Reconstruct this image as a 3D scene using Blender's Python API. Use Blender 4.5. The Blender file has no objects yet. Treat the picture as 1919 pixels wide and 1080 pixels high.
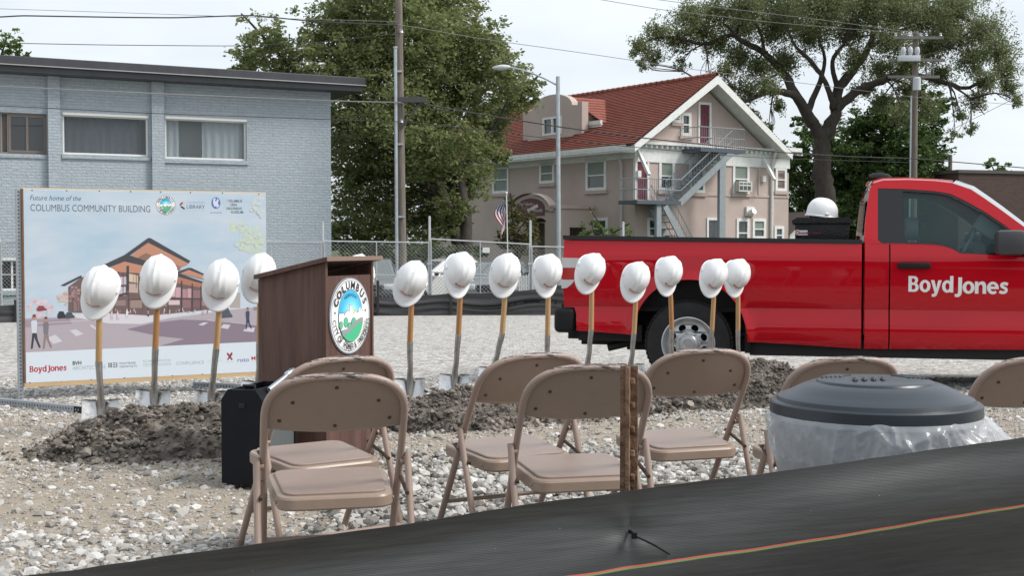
import bpy, bmesh, math, random
import numpy as np
from mathutils import Vector, Matrix, Euler
from mathutils.geometry import tessellate_polygon
R = math.radians
random.seed(7); rng = np.random.default_rng(11)
sc = bpy.context.scene
COL = sc.collection

# ------------------------------------------------------------------ camera, light, exposure
CAMZ, FPX, PITCH = 1.2, 2400.0, R(2.03)
cam = bpy.data.cameras.new("camera"); cam_o = bpy.data.objects.new("camera", cam); COL.objects.link(cam_o)
cam.sensor_width = 36.0; cam.lens = 36.0 * FPX / 1919.0
cam.clip_start = 0.1; cam.clip_end = 3000
cam_o.location = (0, 0, CAMZ); cam_o.rotation_euler = (R(90) - PITCH, 0, 0)
sc.camera = cam_o

SUN_EL, SUN_AZ = 46.0, 101.0        # azimuth clockwise from +Y (to the right of the view)
world = bpy.data.worlds.new("World"); sc.world = world; world.use_nodes = True
wn, wl = world.node_tree.nodes, world.node_tree.links
bg = wn["Background"]; bg.inputs["Strength"].default_value = 0.1
sky = wn.new("ShaderNodeTexSky"); sky.sky_type = 'NISHITA'; sky.sun_disc = False
sky.sun_elevation = R(SUN_EL); sky.sun_rotation = R(SUN_AZ)
sky.altitude = 400; sky.air_density = 1.0; sky.dust_density = 5.0; sky.ozone_density = 1.5
tc = wn.new("ShaderNodeTexCoord"); mp = wn.new("ShaderNodeMapping"); mp.inputs["Scale"].default_value = (1.2, 1.2, 4.0)
nz = wn.new("ShaderNodeTexNoise"); nz.inputs["Scale"].default_value = 2.2; nz.inputs["Detail"].default_value = 5
cr = wn.new("ShaderNodeValToRGB"); cr.color_ramp.elements[0].position = 0.32; cr.color_ramp.elements[1].position = 0.62
cr.color_ramp.elements[0].color = (.62, .62, .62, 1); cr.color_ramp.elements[1].color = (.92, .92, .92, 1)
mx = wn.new("ShaderNodeMixRGB"); mx.inputs[2].default_value = (8.0, 8.55, 9.0, 1)
wl.new(tc.outputs["Generated"], mp.inputs[0]); wl.new(mp.outputs[0], nz.inputs[0]); wl.new(nz.outputs[0], cr.inputs[0])
wl.new(cr.outputs[0], mx.inputs[0]); wl.new(sky.outputs[0], mx.inputs[1]); wl.new(mx.outputs[0], bg.inputs["Color"])
sun = bpy.data.lights.new("sun", 'SUN'); sun.energy = 2.6; sun.angle = R(18); sun.color = (1.0, 0.95, 0.89)
sun_o = bpy.data.objects.new("sun", sun); COL.objects.link(sun_o)
sd = Vector((math.sin(R(SUN_AZ)) * math.cos(R(SUN_EL)), math.cos(R(SUN_AZ)) * math.cos(R(SUN_EL)), math.sin(R(SUN_EL))))
sun_o.rotation_euler = sd.to_track_quat('Z', 'Y').to_euler(); sun_o.location = (30, 0, 40)
sc.view_settings.view_transform = 'Standard'; sc.view_settings.look = 'None'
sc.view_settings.exposure = 0.34; sc.view_settings.gamma = 1
sc.cycles.max_bounces = 8; sc.cycles.transparent_max_bounces = 12; sc.cycles.use_denoising = True

# ------------------------------------------------------------------ measuring helpers
cp, sp_ = math.cos(PITCH), math.sin(PITCH)
def at(px, py, Y):
    u = (px - 959.5) / FPX; v = (540 - py) / FPX
    k = Y / (cp + v * sp_)
    return Vector((u * k, Y, CAMZ + k * (v * cp - sp_)))
_gy = [-50, 6, 8, 10, 11.6, 14, 36, 40, 60, 3000]; _gz = [0, 0, -.03, -.08, -.11, -.18, -.82, -.92, -1.0, -1.0]
def gz(y): return float(np.interp(y, _gy, _gz))

class Plane:
    """vertical plane through a plan point, running along a plan direction; uv() is where the sight line of a photo pixel meets it"""
    def __init__(s, ox, oy, dx, dy):
        l = math.hypot(dx, dy); s.o = Vector((ox, oy)); s.d = Vector((dx / l, dy / l)); s.ang = math.atan2(dy, dx)
    def uv(s, px, py):
        p = at(px, py, 1.0); rx, ry = p.x, 1.0
        det = rx * (-s.d.y) + s.d.x * ry
        k = (s.o.x * (-s.d.y) + s.d.x * s.o.y) / det
        q = Vector((rx * k, ry * k))
        return ((q - s.o).dot(s.d), CAMZ + (p.z - CAMZ) * k)

# ------------------------------------------------------------------ objects
def link(name, me, mats, parent=None):
    o = bpy.data.objects.new(name, me); COL.objects.link(o)
    for m in (mats if isinstance(mats, (list, tuple)) else [mats]):
        if len(me.materials) < 99: me.materials.append(m)
    if parent is not None: o.parent = parent
    return o
def tag(o, label=None, cat=None, group=None, kind=None):
    if label: o["label"] = label
    if cat: o["category"] = cat
    if group: o["group"] = group
    if kind: o["kind"] = kind
    return o
def empty(name, loc, rz=0, label=None, cat=None, group=None):
    o = bpy.data.objects.new(name, None); COL.objects.link(o); o.empty_display_size = .1
    o.location = loc; o.rotation_euler = (0, 0, rz)
    return tag(o, label, cat, group)
def copy_tree(o, parent=None):
    c = o.copy(); COL.objects.link(c)
    if parent is not None: c.parent = parent
    for ch in [k for k in o.children]: copy_tree(ch, c)
    return c

class MB:
    def __init__(s): s.bm = bmesh.new(); s.mi = 0
    def _f(s, vs):
        try:
            f = s.bm.faces.new(vs); f.material_index = s.mi; return f
        except ValueError: return None
    def poly(s, pts): return s._f([s.bm.verts.new(p) for p in pts])
    def box(s, a, b, bev=0, seg=2, M=None):
        lo = [min(a[i], b[i]) for i in range(3)]; hi = [max(a[i], b[i]) for i in range(3)]
        v = [s.bm.verts.new((x, y, z)) for z in (lo[2], hi[2]) for y in (lo[1], hi[1]) for x in (lo[0], hi[0])]
        fs = [s._f([v[i] for i in q]) for q in ((0,2,3,1),(4,5,7,6),(0,1,5,4),(1,3,7,5),(3,2,6,7),(2,0,4,6))]
        out = v
        if bev:
            es = list({e for f in fs for e in f.edges})
            r = bmesh.ops.bevel(s.bm, geom=es, offset=bev, segments=seg, affect='EDGES', profile=.5)
            out = list({w for f in r['faces'] for w in f.verts} | {w for w in v if w.is_valid})
            for f in r['faces']: f.material_index = s.mi
        if M is not None: bmesh.ops.transform(s.bm, matrix=M, verts=[w for w in out if w.is_valid])
        return s
    def obox(s, c, size, rot=(0, 0, 0), bev=0):
        M = Matrix.Translation(c) @ Euler(rot).to_matrix().to_4x4()
        h = [k / 2 for k in size]
        return s.box([-k for k in h], h, bev, 2, M)
    def tube(s, pts, r, n=8, cap=True, closed=False):
        pts = [Vector(p) for p in pts]; N = len(pts)
        rs = r if isinstance(r, (list, tuple)) else [r] * N
        rings = []; ref = None
        for i, p in enumerate(pts):
            if closed: t = pts[(i + 1) % N] - pts[i - 1]
            else: t = pts[min(i + 1, N - 1)] - pts[max(i - 1, 0)]
            if t.length < 1e-9: t = Vector((0, 0, 1))
            t.normalize()
            if ref is None:
                ref = Vector((0, 0, 1)) if abs(t.z) < .9 else Vector((1, 0, 0))
            a = ref - t * ref.dot(t)
            if a.length < 1e-6: a = t.orthogonal()
            a.normalize(); b = t.cross(a); ref = a
            rings.append([s.bm.verts.new(p + (a * math.cos(k * 2 * math.pi / n) + b * math.sin(k * 2 * math.pi / n)) * rs[i]) for k in range(n)])
        for i in range(N if closed else N - 1):
            A, B = rings[i], rings[(i + 1) % N]
            for k in range(n): s._f([A[k], A[(k + 1) % n], B[(k + 1) % n], B[k]])
        if cap and not closed: s._f(rings[0][::-1]); s._f(rings[-1])
        return s
    def lathe(s, prof, n=32, M=None, axis='z'):
        rings = []; new = []
        for (r, z) in prof:
            if r < 1e-6:
                v = s.bm.verts.new((0, 0, z)); rings.append([v]); new.append(v)
            else:
                q = [s.bm.verts.new((r * math.cos(k * 2 * math.pi / n), r * math.sin(k * 2 * math.pi / n), z)) for k in range(n)]
                rings.append(q); new += q
        for A, B in zip(rings, rings[1:]):
            for k in range(n):
                k2 = (k + 1) % n
                if len(A) == 1 and len(B) == 1: continue
                if len(A) == 1: s._f([A[0], B[k2], B[k]])
                elif len(B) == 1: s._f([A[k], A[k2], B[0]])
                else: s._f([A[k], A[k2], B[k2], B[k]])
        if M is not None: bmesh.ops.transform(s.bm, matrix=M, verts=new)
        return s
    def prism(s, pts, d0, d1, plane='xz', holes=()):
        """outline (with holes) in a plane, given thickness along the third axis"""
        def mk(p, d): return {'xz': (p[0], d, p[1]), 'xy': (p[0], p[1], d), 'yz': (d, p[0], p[1])}[plane]
        loops = [list(pts)] + [list(h) for h in holes]
        tris = tessellate_polygon([[Vector((p[0], p[1], 0)) for p in L] for L in loops])
        flat = [p for L in loops for p in L]
        A = [s.bm.verts.new(mk(p, d0)) for p in flat]; B = [s.bm.verts.new(mk(p, d1)) for p in flat]
        for t in tris: s._f([A[i] for i in t]); s._f([B[i] for i in t][::-1])
        k = 0
        for L in loops:
            n = len(L)
            for i in range(n): s._f([A[k + i], A[k + (i + 1) % n], B[k + (i + 1) % n], B[k + i]])
            k += n
        return s
    def grid(s, fn, nu, nv, closed_u=False):
        V = [[s.bm.verts.new(fn(i / nu, j / nv)) for j in range(nv + 1)] for i in range(nu + (0 if closed_u else 1))]
        for i in range(nu):
            A, B = V[i], V[(i + 1) % len(V)]
            for j in range(nv): s._f([A[j], B[j], B[j + 1], A[j + 1]])
        return s
    def xf(s, M): bmesh.ops.transform(s.bm, matrix=M, verts=s.bm.verts); return s
    def build(s, name, mats, parent=None, smooth=True, ang=32, clean=0):
        bm = s.bm
        if clean: bmesh.ops.remove_doubles(bm, verts=bm.verts, dist=clean); bmesh.ops.dissolve_degenerate(bm, dist=clean, edges=bm.edges)
        bmesh.ops.recalc_face_normals(bm, faces=bm.faces)
        if smooth:
            ca = math.cos(R(ang))
            for f in bm.faces: f.smooth = True
            for e in bm.edges:
                if len(e.link_faces) == 2 and e.link_faces[0].normal.dot(e.link_faces[1].normal) < ca: e.smooth = False
        me = bpy.data.meshes.new(name); bm.to_mesh(me); bm.free()
        return link(name, me, mats, parent)

def np_mesh(name, V, F, mats, parent=None, smooth=False, matidx=None):
    """V (n,3), F (m,k) arrays -> one mesh object"""
    me = bpy.data.meshes.new(name); k = F.shape[1]
    me.vertices.add(len(V)); me.vertices.foreach_set("co", V.astype(np.float32).ravel())
    me.loops.add(F.size); me.loops.foreach_set("vertex_index", F.astype(np.int32).ravel())
    me.polygons.add(len(F)); me.polygons.foreach_set("loop_start", (np.arange(len(F)) * k).astype(np.int32))
    if matidx is not None: me.polygons.foreach_set("material_index", matidx.astype(np.int32))
    me.polygons.foreach_set("use_smooth", np.full(len(F), smooth))
    me.update(calc_edges=True); me.validate()
    return link(name, me, mats, parent)

# ------------------------------------------------------------------ materials
def s2l(c): return c / 12.92 if c <= .04045 else ((c + .055) / 1.055) ** 2.4
def hexc(h): h = h.lstrip('#'); return tuple(s2l(int(h[i:i + 2], 16) / 255) for i in (0, 2, 4))
def bsdf(m): return m.node_tree.nodes["Principled BSDF"]
def pm(name, col, rough=.6, metal=0, var=0, vscale=4, bump=0, bscale=40, col2=None, coat=0, spec=None, detail=4, stretch=None, rvar=0):
    m = bpy.data.materials.new(name); m.use_nodes = True
    n, l = m.node_tree.nodes, m.node_tree.links; b = bsdf(m)
    b.inputs["Base Color"].default_value = (*col, 1); b.inputs["Roughness"].default_value = rough; b.inputs["Metallic"].default_value = metal
    if coat: b.inputs["Coat Weight"].default_value = coat; b.inputs["Coat Roughness"].default_value = .03
    if spec is not None: b.inputs["Specular IOR Level"].default_value = spec
    t = n.new("ShaderNodeTexCoord"); vec = t.outputs["Object"]
    if stretch:
        mp = n.new("ShaderNodeMapping"); mp.inputs["Scale"].default_value = stretch; l.new(vec, mp.inputs[0]); vec = mp.outputs[0]
    if var or col2 or rvar:
        z = n.new("ShaderNodeTexNoise"); z.inputs["Scale"].default_value = vscale; z.inputs["Detail"].default_value = detail; z.inputs["Roughness"].default_value = .65; l.new(vec, z.inputs[0])
        r = n.new("ShaderNodeValToRGB"); e = r.color_ramp.elements; e[0].position = .33; e[1].position = .67
        c2 = col2 if col2 else tuple(min(1, k * (1 + var)) for k in col); c1 = col if col2 else tuple(k * (1 - var) for k in col)
        e[0].color = (*c1, 1); e[1].color = (*c2, 1); l.new(z.outputs[0], r.inputs[0]); l.new(r.outputs[0], b.inputs["Base Color"])
        if rvar:
            mr = n.new("ShaderNodeMapRange"); mr.inputs[1].default_value = .3; mr.inputs[2].default_value = .7
            mr.inputs[3].default_value = max(.02, rough - rvar); mr.inputs[4].default_value = min(1, rough + rvar); l.new(z.outputs[0], mr.inputs[0]); l.new(mr.outputs[0], b.inputs["Roughness"])
    if bump:
        z2 = n.new("ShaderNodeTexNoise"); z2.inputs["Scale"].default_value = bscale; z2.inputs["Detail"].default_value = 4; l.new(vec, z2.inputs[0])
        bp = n.new("ShaderNodeBump"); bp.inputs["Strength"].default_value = bump; bp.inputs["Distance"].default_value = .02; l.new(z2.outputs[0], bp.inputs["Height"]); l.new(bp.outputs[0], b.inputs["Normal"])
    return m
def island(m, c1, c2, c3=None):
    """base colour that differs from piece to piece of one mesh (stones, leaves)"""
    n, l = m.node_tree.nodes, m.node_tree.links; g = n.new("ShaderNodeNewGeometry"); r = n.new("ShaderNodeValToRGB")
    e = r.color_ramp.elements; e[0].color = (*c1, 1); e[1].color = (*(c3 or c2), 1)
    if c3: k = e.new(.55); k.color = (*c2, 1)
    l.new(g.outputs["Random Per Island"], r.inputs[0]); l.new(r.outputs[0], bsdf(m).inputs["Base Color"]); return m
def leafmat(name, c1, c2, c3, tr=.35):
    m = pm(name, c2, .55); island(m, c1, c2, c3); n, l = m.node_tree.nodes, m.node_tree.links
    b = bsdf(m); b.inputs["Specular IOR Level"].default_value = .3
    t = n.new("ShaderNodeBsdfTranslucent"); mix = n.new("ShaderNodeMixShader"); mix.inputs[0].default_value = tr
    src = b.inputs["Base Color"].links[0].from_socket; l.new(src, t.inputs[0])
    l.new(b.outputs[0], mix.inputs[1]); l.new(t.outputs[0], mix.inputs[2]); l.new(mix.outputs[0], n["Material Output"].inputs[0]); return m
def brickmat(name, c, c2, mortar, bw=.2, bh=.068, ms=.008, bump=.5, rough=.75, axis='xz', paintvar=.08, nscale=6):
    m = pm(name, c, rough); n, l = m.node_tree.nodes, m.node_tree.links; b = bsdf(m)
    t = n.new("ShaderNodeTexCoord"); sx = n.new("ShaderNodeSeparateXYZ"); cb = n.new("ShaderNodeCombineXYZ"); l.new(t.outputs["Object"], sx.inputs[0])
    ad = n.new("ShaderNodeMath"); ad.operation = 'ADD'; l.new(sx.outputs[0], ad.inputs[0]); l.new(sx.outputs[1], ad.inputs[1])
    l.new(ad.outputs[0], cb.inputs[0]); l.new(sx.outputs[2], cb.inputs[1])
    br = n.new("ShaderNodeTexBrick"); br.inputs["Scale"].default_value = 1; br.inputs["Brick Width"].default_value = bw; br.inputs["Row Height"].default_value = bh
    br.inputs["Mortar Size"].default_value = ms; br.inputs["Color1"].default_value = (*c, 1); br.inputs["Color2"].default_value = (*c2, 1); br.inputs["Mortar"].default_value = (*mortar, 1)
    l.new(cb.outputs[0], br.inputs[0])
    z = n.new("ShaderNodeTexNoise"); z.inputs["Scale"].default_value = nscale; z.inputs["Detail"].default_value = 5; l.new(cb.outputs[0], z.inputs[0])
    hs = n.new("ShaderNodeHueSaturation"); mr = n.new("ShaderNodeMapRange"); mr.inputs[1].default_value = .3; mr.inputs[2].default_value = .7; mr.inputs[3].default_value = 1 - paintvar; mr.inputs[4].default_value = 1 + paintvar
    l.new(z.outputs[0], mr.inputs[0]); l.new(mr.outputs[0], hs.inputs["Value"]); l.new(br.outputs[0], hs.inputs["Color"]); l.new(hs.outputs[0], b.inputs["Base Color"])
    z3 = n.new("ShaderNodeTexNoise"); z3.inputs["Scale"].default_value = 14; l.new(cb.outputs[0], z3.inputs[0])
    ma = n.new("ShaderNodeMath"); ma.operation = 'MULTIPLY_ADD'; ma.inputs[1].default_value = -1; l.new(br.outputs["Fac"], ma.inputs[0]); l.new(z3.outputs[0], ma.inputs[2])
    bp = n.new("ShaderNodeBump"); bp.inputs["Strength"].default_value = bump; bp.inputs["Distance"].default_value = .03; l.new(ma.outputs[0], bp.inputs["Height"]); l.new(bp.outputs[0], b.inputs["Normal"])
    return m
def glassmat(name, col, alpha=.35, rough=.03, tint=(.75, .85, .83)):
    m = bpy.data.materials.new(name); m.use_nodes = True; n, l = m.node_tree.nodes, m.node_tree.links
    b = bsdf(m); b.inputs["Base Color"].default_value = (*col, 1); b.inputs["Roughness"].default_value = rough; b.inputs["Specular IOR Level"].default_value = .6
    t = n.new("ShaderNodeBsdfTransparent"); t.inputs[0].default_value = (*tint, 1); mix = n.new("ShaderNodeMixShader"); mix.inputs[0].default_value = alpha
    l.new(t.outputs[0], mix.inputs[1]); l.new(b.outputs[0], mix.inputs[2]); l.new(mix.outputs[0], n["Material Output"].inputs[0]); return m

# ------------------------------------------------------------------ flat printed art (lettering, emblems, pictures)
_glyph = {}
def text_tris(s, bold=0.0):
    key = (s, bold)
    if key in _glyph: return _glyph[key]
    cu = bpy.data.curves.new("lettering", 'FONT'); cu.body = s; cu.size = 1; cu.offset = bold; cu.resolution_u = 3
    o = bpy.data.objects.new("lettering", cu); COL.objects.link(o)
    dg = bpy.context.evaluated_depsgraph_get(); ev = o.evaluated_get(dg); me = ev.to_mesh()
    me.calc_loop_triangles()
    V = np.array([v.co[:2] for v in me.vertices]) if len(me.vertices) else np.zeros((0, 2))
    T = [tuple(t.vertices) for t in me.loop_triangles]
    ev.to_mesh_clear(); bpy.data.objects.remove(o); bpy.data.curves.remove(cu)
    _glyph[key] = (V, T); return V, T
class Art:
    def __init__(s, step=.0006): s.P = []; s.step = step; s.n = 0
    def poly(s, pts, col, layer=None, holes=()):
        if layer is None: s.n += 1; layer = s.n
        pts = [tuple(p) for p in pts]
        if holes:
            L = [pts] + [list(h) for h in holes]; t = tessellate_polygon([[Vector((p[0], p[1], 0)) for p in k] for k in L])
            s.P.append(([p for k in L for p in k], [tuple(k) for k in t], col, layer))
        elif len(pts) > 4:
            t = tessellate_polygon([[Vector((p[0], p[1], 0)) for p in pts]])
            s.P.append((pts, [tuple(k) for k in t], col, layer))
        else: s.P.append((pts, [tuple(range(len(pts)))], col, layer))
    def oval(s, c, rx, ry, col, n=40, layer=None): s.poly([(c[0] + rx * math.cos(k * 2 * math.pi / n), c[1] + ry * math.sin(k * 2 * math.pi / n)) for k in range(n)], col, layer)
    def line(s, a, b, w, col, layer=None):
        d = Vector((b[0] - a[0], b[1] - a[1])); 
        if d.length < 1e-9: return
        q = Vector((-d.y, d.x)).normalized() * w / 2
        s.poly([(a[0] + q.x, a[1] + q.y), (b[0] + q.x, b[1] + q.y), (b[0] - q.x, b[1] - q.y), (a[0] - q.x, a[1] - q.y)], col, layer)
    def text(s, t, x, y, h, col, w=None, bold=0, shear=0, layer=None, fn=None):
        """x,y baseline start; h cap height; w total width"""
        V, T = text_tris(t, bold)
        if not len(V): return
        cap = text_tris("H", 0)[0][:, 1].max()
        x0, x1 = V[:, 0].min(), V[:, 0].max(); k = h / cap; kx = (w / (x1 - x0)) if w else k
        if layer is None: s.n += 1; layer = s.n
        pts = [(x + (p[0] - x0) * kx + p[1] * k * shear, y + p[1] * k) for p in V]
        if fn: pts = [fn(*p) for p in pts]
        s.P.append((pts, T, col, layer))
    def arc(s, t, c, r, a0, a1, h, col, inward=False, bold=0, layer=None, wf=.62):
        if layer is None: s.n += 1; layer = s.n
        n = len(t); cap = text_tris("H", 0)[0][:, 1].max()
        for i, ch in enumerate(t):
            if ch == ' ': continue
            V, T = text_tris(ch, bold); a = a0 + (a1 - a0) * (i / (n - 1)); k = h / cap
            xm = (V[:, 0].min() + V[:, 0].max()) / 2
            rot = a - math.pi / 2 if not inward else a + math.pi / 2
            cs, sn = math.cos(rot), math.sin(rot); P = []
            for p in V:
                lx, ly = (p[0] - xm) * k * wf / .62, p[1] * k
                bx, by = c[0] + r * math.cos(a), c[1] + r * math.sin(a)
                P.append((bx + lx * cs - ly * sn, by + lx * sn + ly * cs))
            s.P.append((P, T, col, layer))
    def build(s, name, parent, fn=None, mat=None, front=-1):
        """plane xz, printed on the side towards -y"""
        V = []; F = []; C = []; done = []; Q = []
        for pts, T, col, lay in s.P:      # lift a print only where it lies over an earlier one
            xs = [p[0] for p in pts]; zs = [p[1] for p in pts]; bb = (min(xs), min(zs), max(xs), max(zs)); lv = 1
            for b, v in done:
                if b[0] < bb[2] and b[2] > bb[0] and b[1] < bb[3] and b[3] > bb[1]: lv = max(lv, v + 1)
            done.append((bb, lv)); Q.append((pts, T, col, lv))
        for pts, T, col, lay in Q:
            b = len(V)
            for p in pts:
                q = (p[0], front * s.step * lay, p[1]); V.append(fn(*q) if fn else q)
            for t in T:
                F.append([b + i for i in t]); C.append(col)
        me = bpy.data.meshes.new(name); me.from_pydata(V, [], F)
        ca = me.color_attributes.new("ink", 'FLOAT_COLOR', 'CORNER')
        buf = []
        for p, c in zip(me.polygons, C): buf += [*c, 1.0] * p.loop_total
        ca.data.foreach_set("color", buf); me.update()
        return link(name, me, mat or INK, parent)
def strip(P, w):
    P = [Vector(p) for p in P]; L, Rr = [], []; n = len(P)
    for i in range(n):
        t = (P[min(i + 1, n - 1)] - P[max(i - 1, 0)]).normalized(); q = Vector((-t.y, t.x)); ww = (w[i] if isinstance(w, (list, tuple)) else w) / 2; L.append(tuple(P[i] + q * ww)); Rr.append(tuple(P[i] - q * ww))
    return L + Rr[::-1]
def ell(cx, cy, rx, ry, a0=0, a1=360, n=28): return [(cx + rx * math.cos(R(a0 + (a1 - a0) * k / n)), cy + ry * math.sin(R(a0 + (a1 - a0) * k / n))) for k in range(n + (1 if abs(a1 - a0) < 360 else 0))]
def heavy(ch):
    """heavy grotesque letters: (advance, [(outline, holes)]) with cap height 1"""
    s, h, xh = .235, .185, .76
    if ch == 'B':
        o = [(0, 0), (.44, 0)] + ell(.44, .285, .29, .285, -80, 75, 10) + [(.60, .54)] + ell(.42, .755, .26, .245, -40, 85, 10) + [(.42, 1), (0, 1)]
        return .76, [(o, [[(s, .15), (.40, .15)] + ell(.40, .29, .10, .14, -75, 75, 6) + [(.40, .43), (s, .43)], [(s, .59), (.38, .59)] + ell(.38, .72, .085, .13, -75, 75, 6) + [(.38, .85), (s, .85)]])]
    if ch == 'o': return .78, [(ell(.39, .375, .39, .395), [ell(.39, .375, .155, .225)])]
    if ch == 'd': return .80, [(ell(.36, .375, .36, .395), [ell(.38, .375, .145, .225)]), ([(.56, 0), (.79, 0), (.79, 1.04), (.56, 1.04)], [])]
    if ch == 'y': return .76, [([(0, .76), (.245, .76), (.385, .27), (.515, .76), (.76, .76), (.47, -.08), (.40, -.22), (.27, -.295), (.07, -.295), (.07, -.115), (.17, -.125), (.235, -.09), (.26, -.02)], [])]
    if ch == 'J': return .40, [([(.14, 1), (.385, 1), (.385, .10), (.35, -.08), (.25, -.20), (.09, -.25), (-.08, -.22), (-.08, -.04), (.03, -.06), (.11, -.02), (.14, .08)], [])]
    if ch == 'n': return .76, [([(0, 0), (s, 0), (s, .42), (.28, .53), (.37, .58), (.46, .55), (.50, .45), (.50, 0), (.735, 0), (.735, .50), (.68, .68), (.56, .77), (.42, .775), (.29, .72), (.22, .64), (.20, .76), (0, .76)], [])]
    if ch == 'e': return .76, [(ell(.38, .375, .38, .395, -10, 312, 32) + [(.56, .215), (.46, .165), (.35, .165), (.27, .22), (.235, .31), (.755, .31)], [ell(.38, .45, .15, .145, 8, 172, 10)])]
    if ch == 's': return .64, [(strip([(.56, .60), (.43, .66), (.30, .665), (.16, .615), (.135, .54), (.20, .46), (.33, .40), (.455, .32), (.47, .22), (.40, .13), (.27, .095), (.13, .11), (.02, .16)], .185), [])]
def heavy_text(A, word, x, y, cap, col, w):
    adv = [heavy(c)[0] for c in word]; tot = sum(adv) + .025 * (len(word) - 1); kx = w / tot; X = 0
    for c, a in zip(word, adv):
        for o, hs in heavy(c)[1]: A.poly([(x + (X + p[0]) * kx, y + p[1] * cap) for p in o], col, holes=[[(x + (X + p[0]) * kx, y + p[1] * cap) for p in h] for h in hs])
        X += a + .025
INK = pm("printed_ink", (.5, .5, .5), .55)
_a = INK.node_tree.nodes.new("ShaderNodeVertexColor"); _a.layer_name = "ink"
INK.node_tree.links.new(_a.outputs[0], bsdf(INK).inputs["Base Color"])
# ------------------------------------------------------------------ ground, street, far plain
from mathutils import noise as mn
def fbm(x, y, z=0, o=4, s=1.0):
    return mn.fractal(Vector((x * s, y * s, z)), 1.0, 2.0, o)
def ground_mat():
    m = pm("gravel_ground", (.3, .28, .25), .9); n, l = m.node_tree.nodes, m.node_tree.links; b = bsdf(m)
    t = n.new("ShaderNodeTexCoord"); sx = n.new("ShaderNodeSeparateXYZ"); l.new(t.outputs["Object"], sx.inputs[0])
    def N(scale, det=5, rough=.6):
        z = n.new("ShaderNodeTexNoise"); z.inputs["Scale"].default_value = scale; z.inputs["Detail"].default_value = det; z.inputs["Roughness"].default_value = rough; l.new(t.outputs["Object"], z.inputs[0]); return z.outputs[0]
    def ramp(src, p0, c0, p1, c1, mid=None):
        r = n.new("ShaderNodeValToRGB"); e = r.color_ramp.elements; e[0].position = p0; e[0].color = (*c0, 1); e[1].position = p1; e[1].color = (*c1, 1)
        if mid: k = e.new(mid[0]); k.color = (*mid[1], 1)
        l.new(src, r.inputs[0]); return r.outputs[0]
    def mix(f, a, c):
        x = n.new("ShaderNodeMixRGB"); l.new(f, x.inputs[0]); l.new(a, x.inputs[1]); l.new(c, x.inputs[2]); return x.outputs[0]
    v = n.new("ShaderNodeTexVoronoi"); v.inputs["Scale"].default_value = 20; l.new(t.outputs["Object"], v.inputs[0])
    sv = n.new("ShaderNodeSeparateXYZ"); l.new(v.outputs["Color"], sv.inputs[0])
    stones = ramp(sv.outputs[0], 0, (.20, .185, .165), 1, (.62, .605, .58), (.5, (.42, .405, .38)))
    soil = ramp(N(7, 8, .7), .3, (.20, .165, .125), .7, (.43, .37, .29))
    soil2 = ramp(N(45, 4, .7), .35, (.24, .205, .165), .65, (.42, .37, .31))
    x = n.new("ShaderNodeMixRGB"); x.inputs[0].default_value = .45; l.new(soil, x.inputs[1]); l.new(soil2, x.inputs[2]); soil = x.outputs[0]
    # where stones lie and where the soil shows: by distance and broken patches
    mr = n.new("ShaderNodeMapRange"); mr.inputs[1].default_value = 8.6; mr.inputs[2].default_value = 10.5; mr.inputs[3].default_value = -.25; mr.inputs[4].default_value = .38; l.new(sx.outputs[1], mr.inputs[0])
    ad = n.new("ShaderNodeMath"); ad.operation = 'ADD'; l.new(mr.outputs[0], ad.inputs[0]); l.new(N(1.3, 7, .62), ad.inputs[1])
    msk = ramp(ad.outputs[0], .5, (0, 0, 0), .68, (1, 1, 1))
    base = mix(msk, soil, stones)
    # street and verge beyond the site fence
    gm = n.new("ShaderNodeMath"); gm.operation = 'GREATER_THAN'; gm.inputs[1].default_value = 37.5; l.new(sx.outputs[1], gm.inputs[0])
    grass = ramp(N(1.2, 6), .3, (.035, .055, .018), .7, (.07, .095, .03)); base = mix(gm.outputs[0], base, grass)
    l.new(base, b.inputs["Base Color"])
    bp = n.new("ShaderNodeBump"); bp.inputs["Strength"].default_value = .9; bp.inputs["Distance"].default_value = .03
    ml = n.new("ShaderNodeMath"); ml.operation = 'MULTIPLY'; inv = n.new("ShaderNodeMath"); inv.operation = 'SUBTRACT'; inv.inputs[0].default_value = .6; l.new(v.outputs["Distance"], inv.inputs[1])
    l.new(inv.outputs[0], ml.inputs[0]); l.new(msk, ml.inputs[1]); a2 = n.new("ShaderNodeMath"); a2.operation = 'MULTIPLY_ADD'; a2.inputs[1].default_value = .5; l.new(N(30, 6, .7), a2.inputs[0]); l.new(ml.outputs[0], a2.inputs[2])
    l.new(a2.outputs[0], bp.inputs["Height"]); l.new(bp.outputs[0], b.inputs["Normal"]); return m
ys = np.concatenate([np.arange(-12, 2, 1.0), np.arange(2, 16, .12), np.arange(16, 44, .6), np.array([44, 50, 60, 80, 120, 200, 400, 900, 2000])])
xs_ = np.concatenate([-np.array([2000, 900, 400, 200, 100, 60, 40, 30, 20, 14, 10]), np.arange(-7, 7.01, .12), np.array([10, 14, 20, 30, 40, 60, 100, 200, 400, 900, 2000])])
def groundz(x, y):
    h = gz(y)
    if 2 < y < 16 and abs(x) < 7.05: h += .035 * fbm(x, y, 3, 4, .9) * .35
    return h
V = np.array([(x, y, groundz(x, y)) for y in ys for x in xs_]); nx = len(xs_)
F = np.array([(j * nx + i, j * nx + i + 1, (j + 1) * nx + i + 1, (j + 1) * nx + i) for j in range(len(ys) - 1) for i in range(nx - 1)])
tag(np_mesh("ground", V, F, ground_mat(), smooth=True), kind="structure")
asphalt = pm("asphalt", (.055, .055, .058), .85, var=.2, vscale=3, bump=.2)
m = MB(); m.box((-80, 46.5, -1.05), (60, 54.5, -.965)); tag(m.build("street", asphalt, smooth=False), kind="structure")
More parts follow.
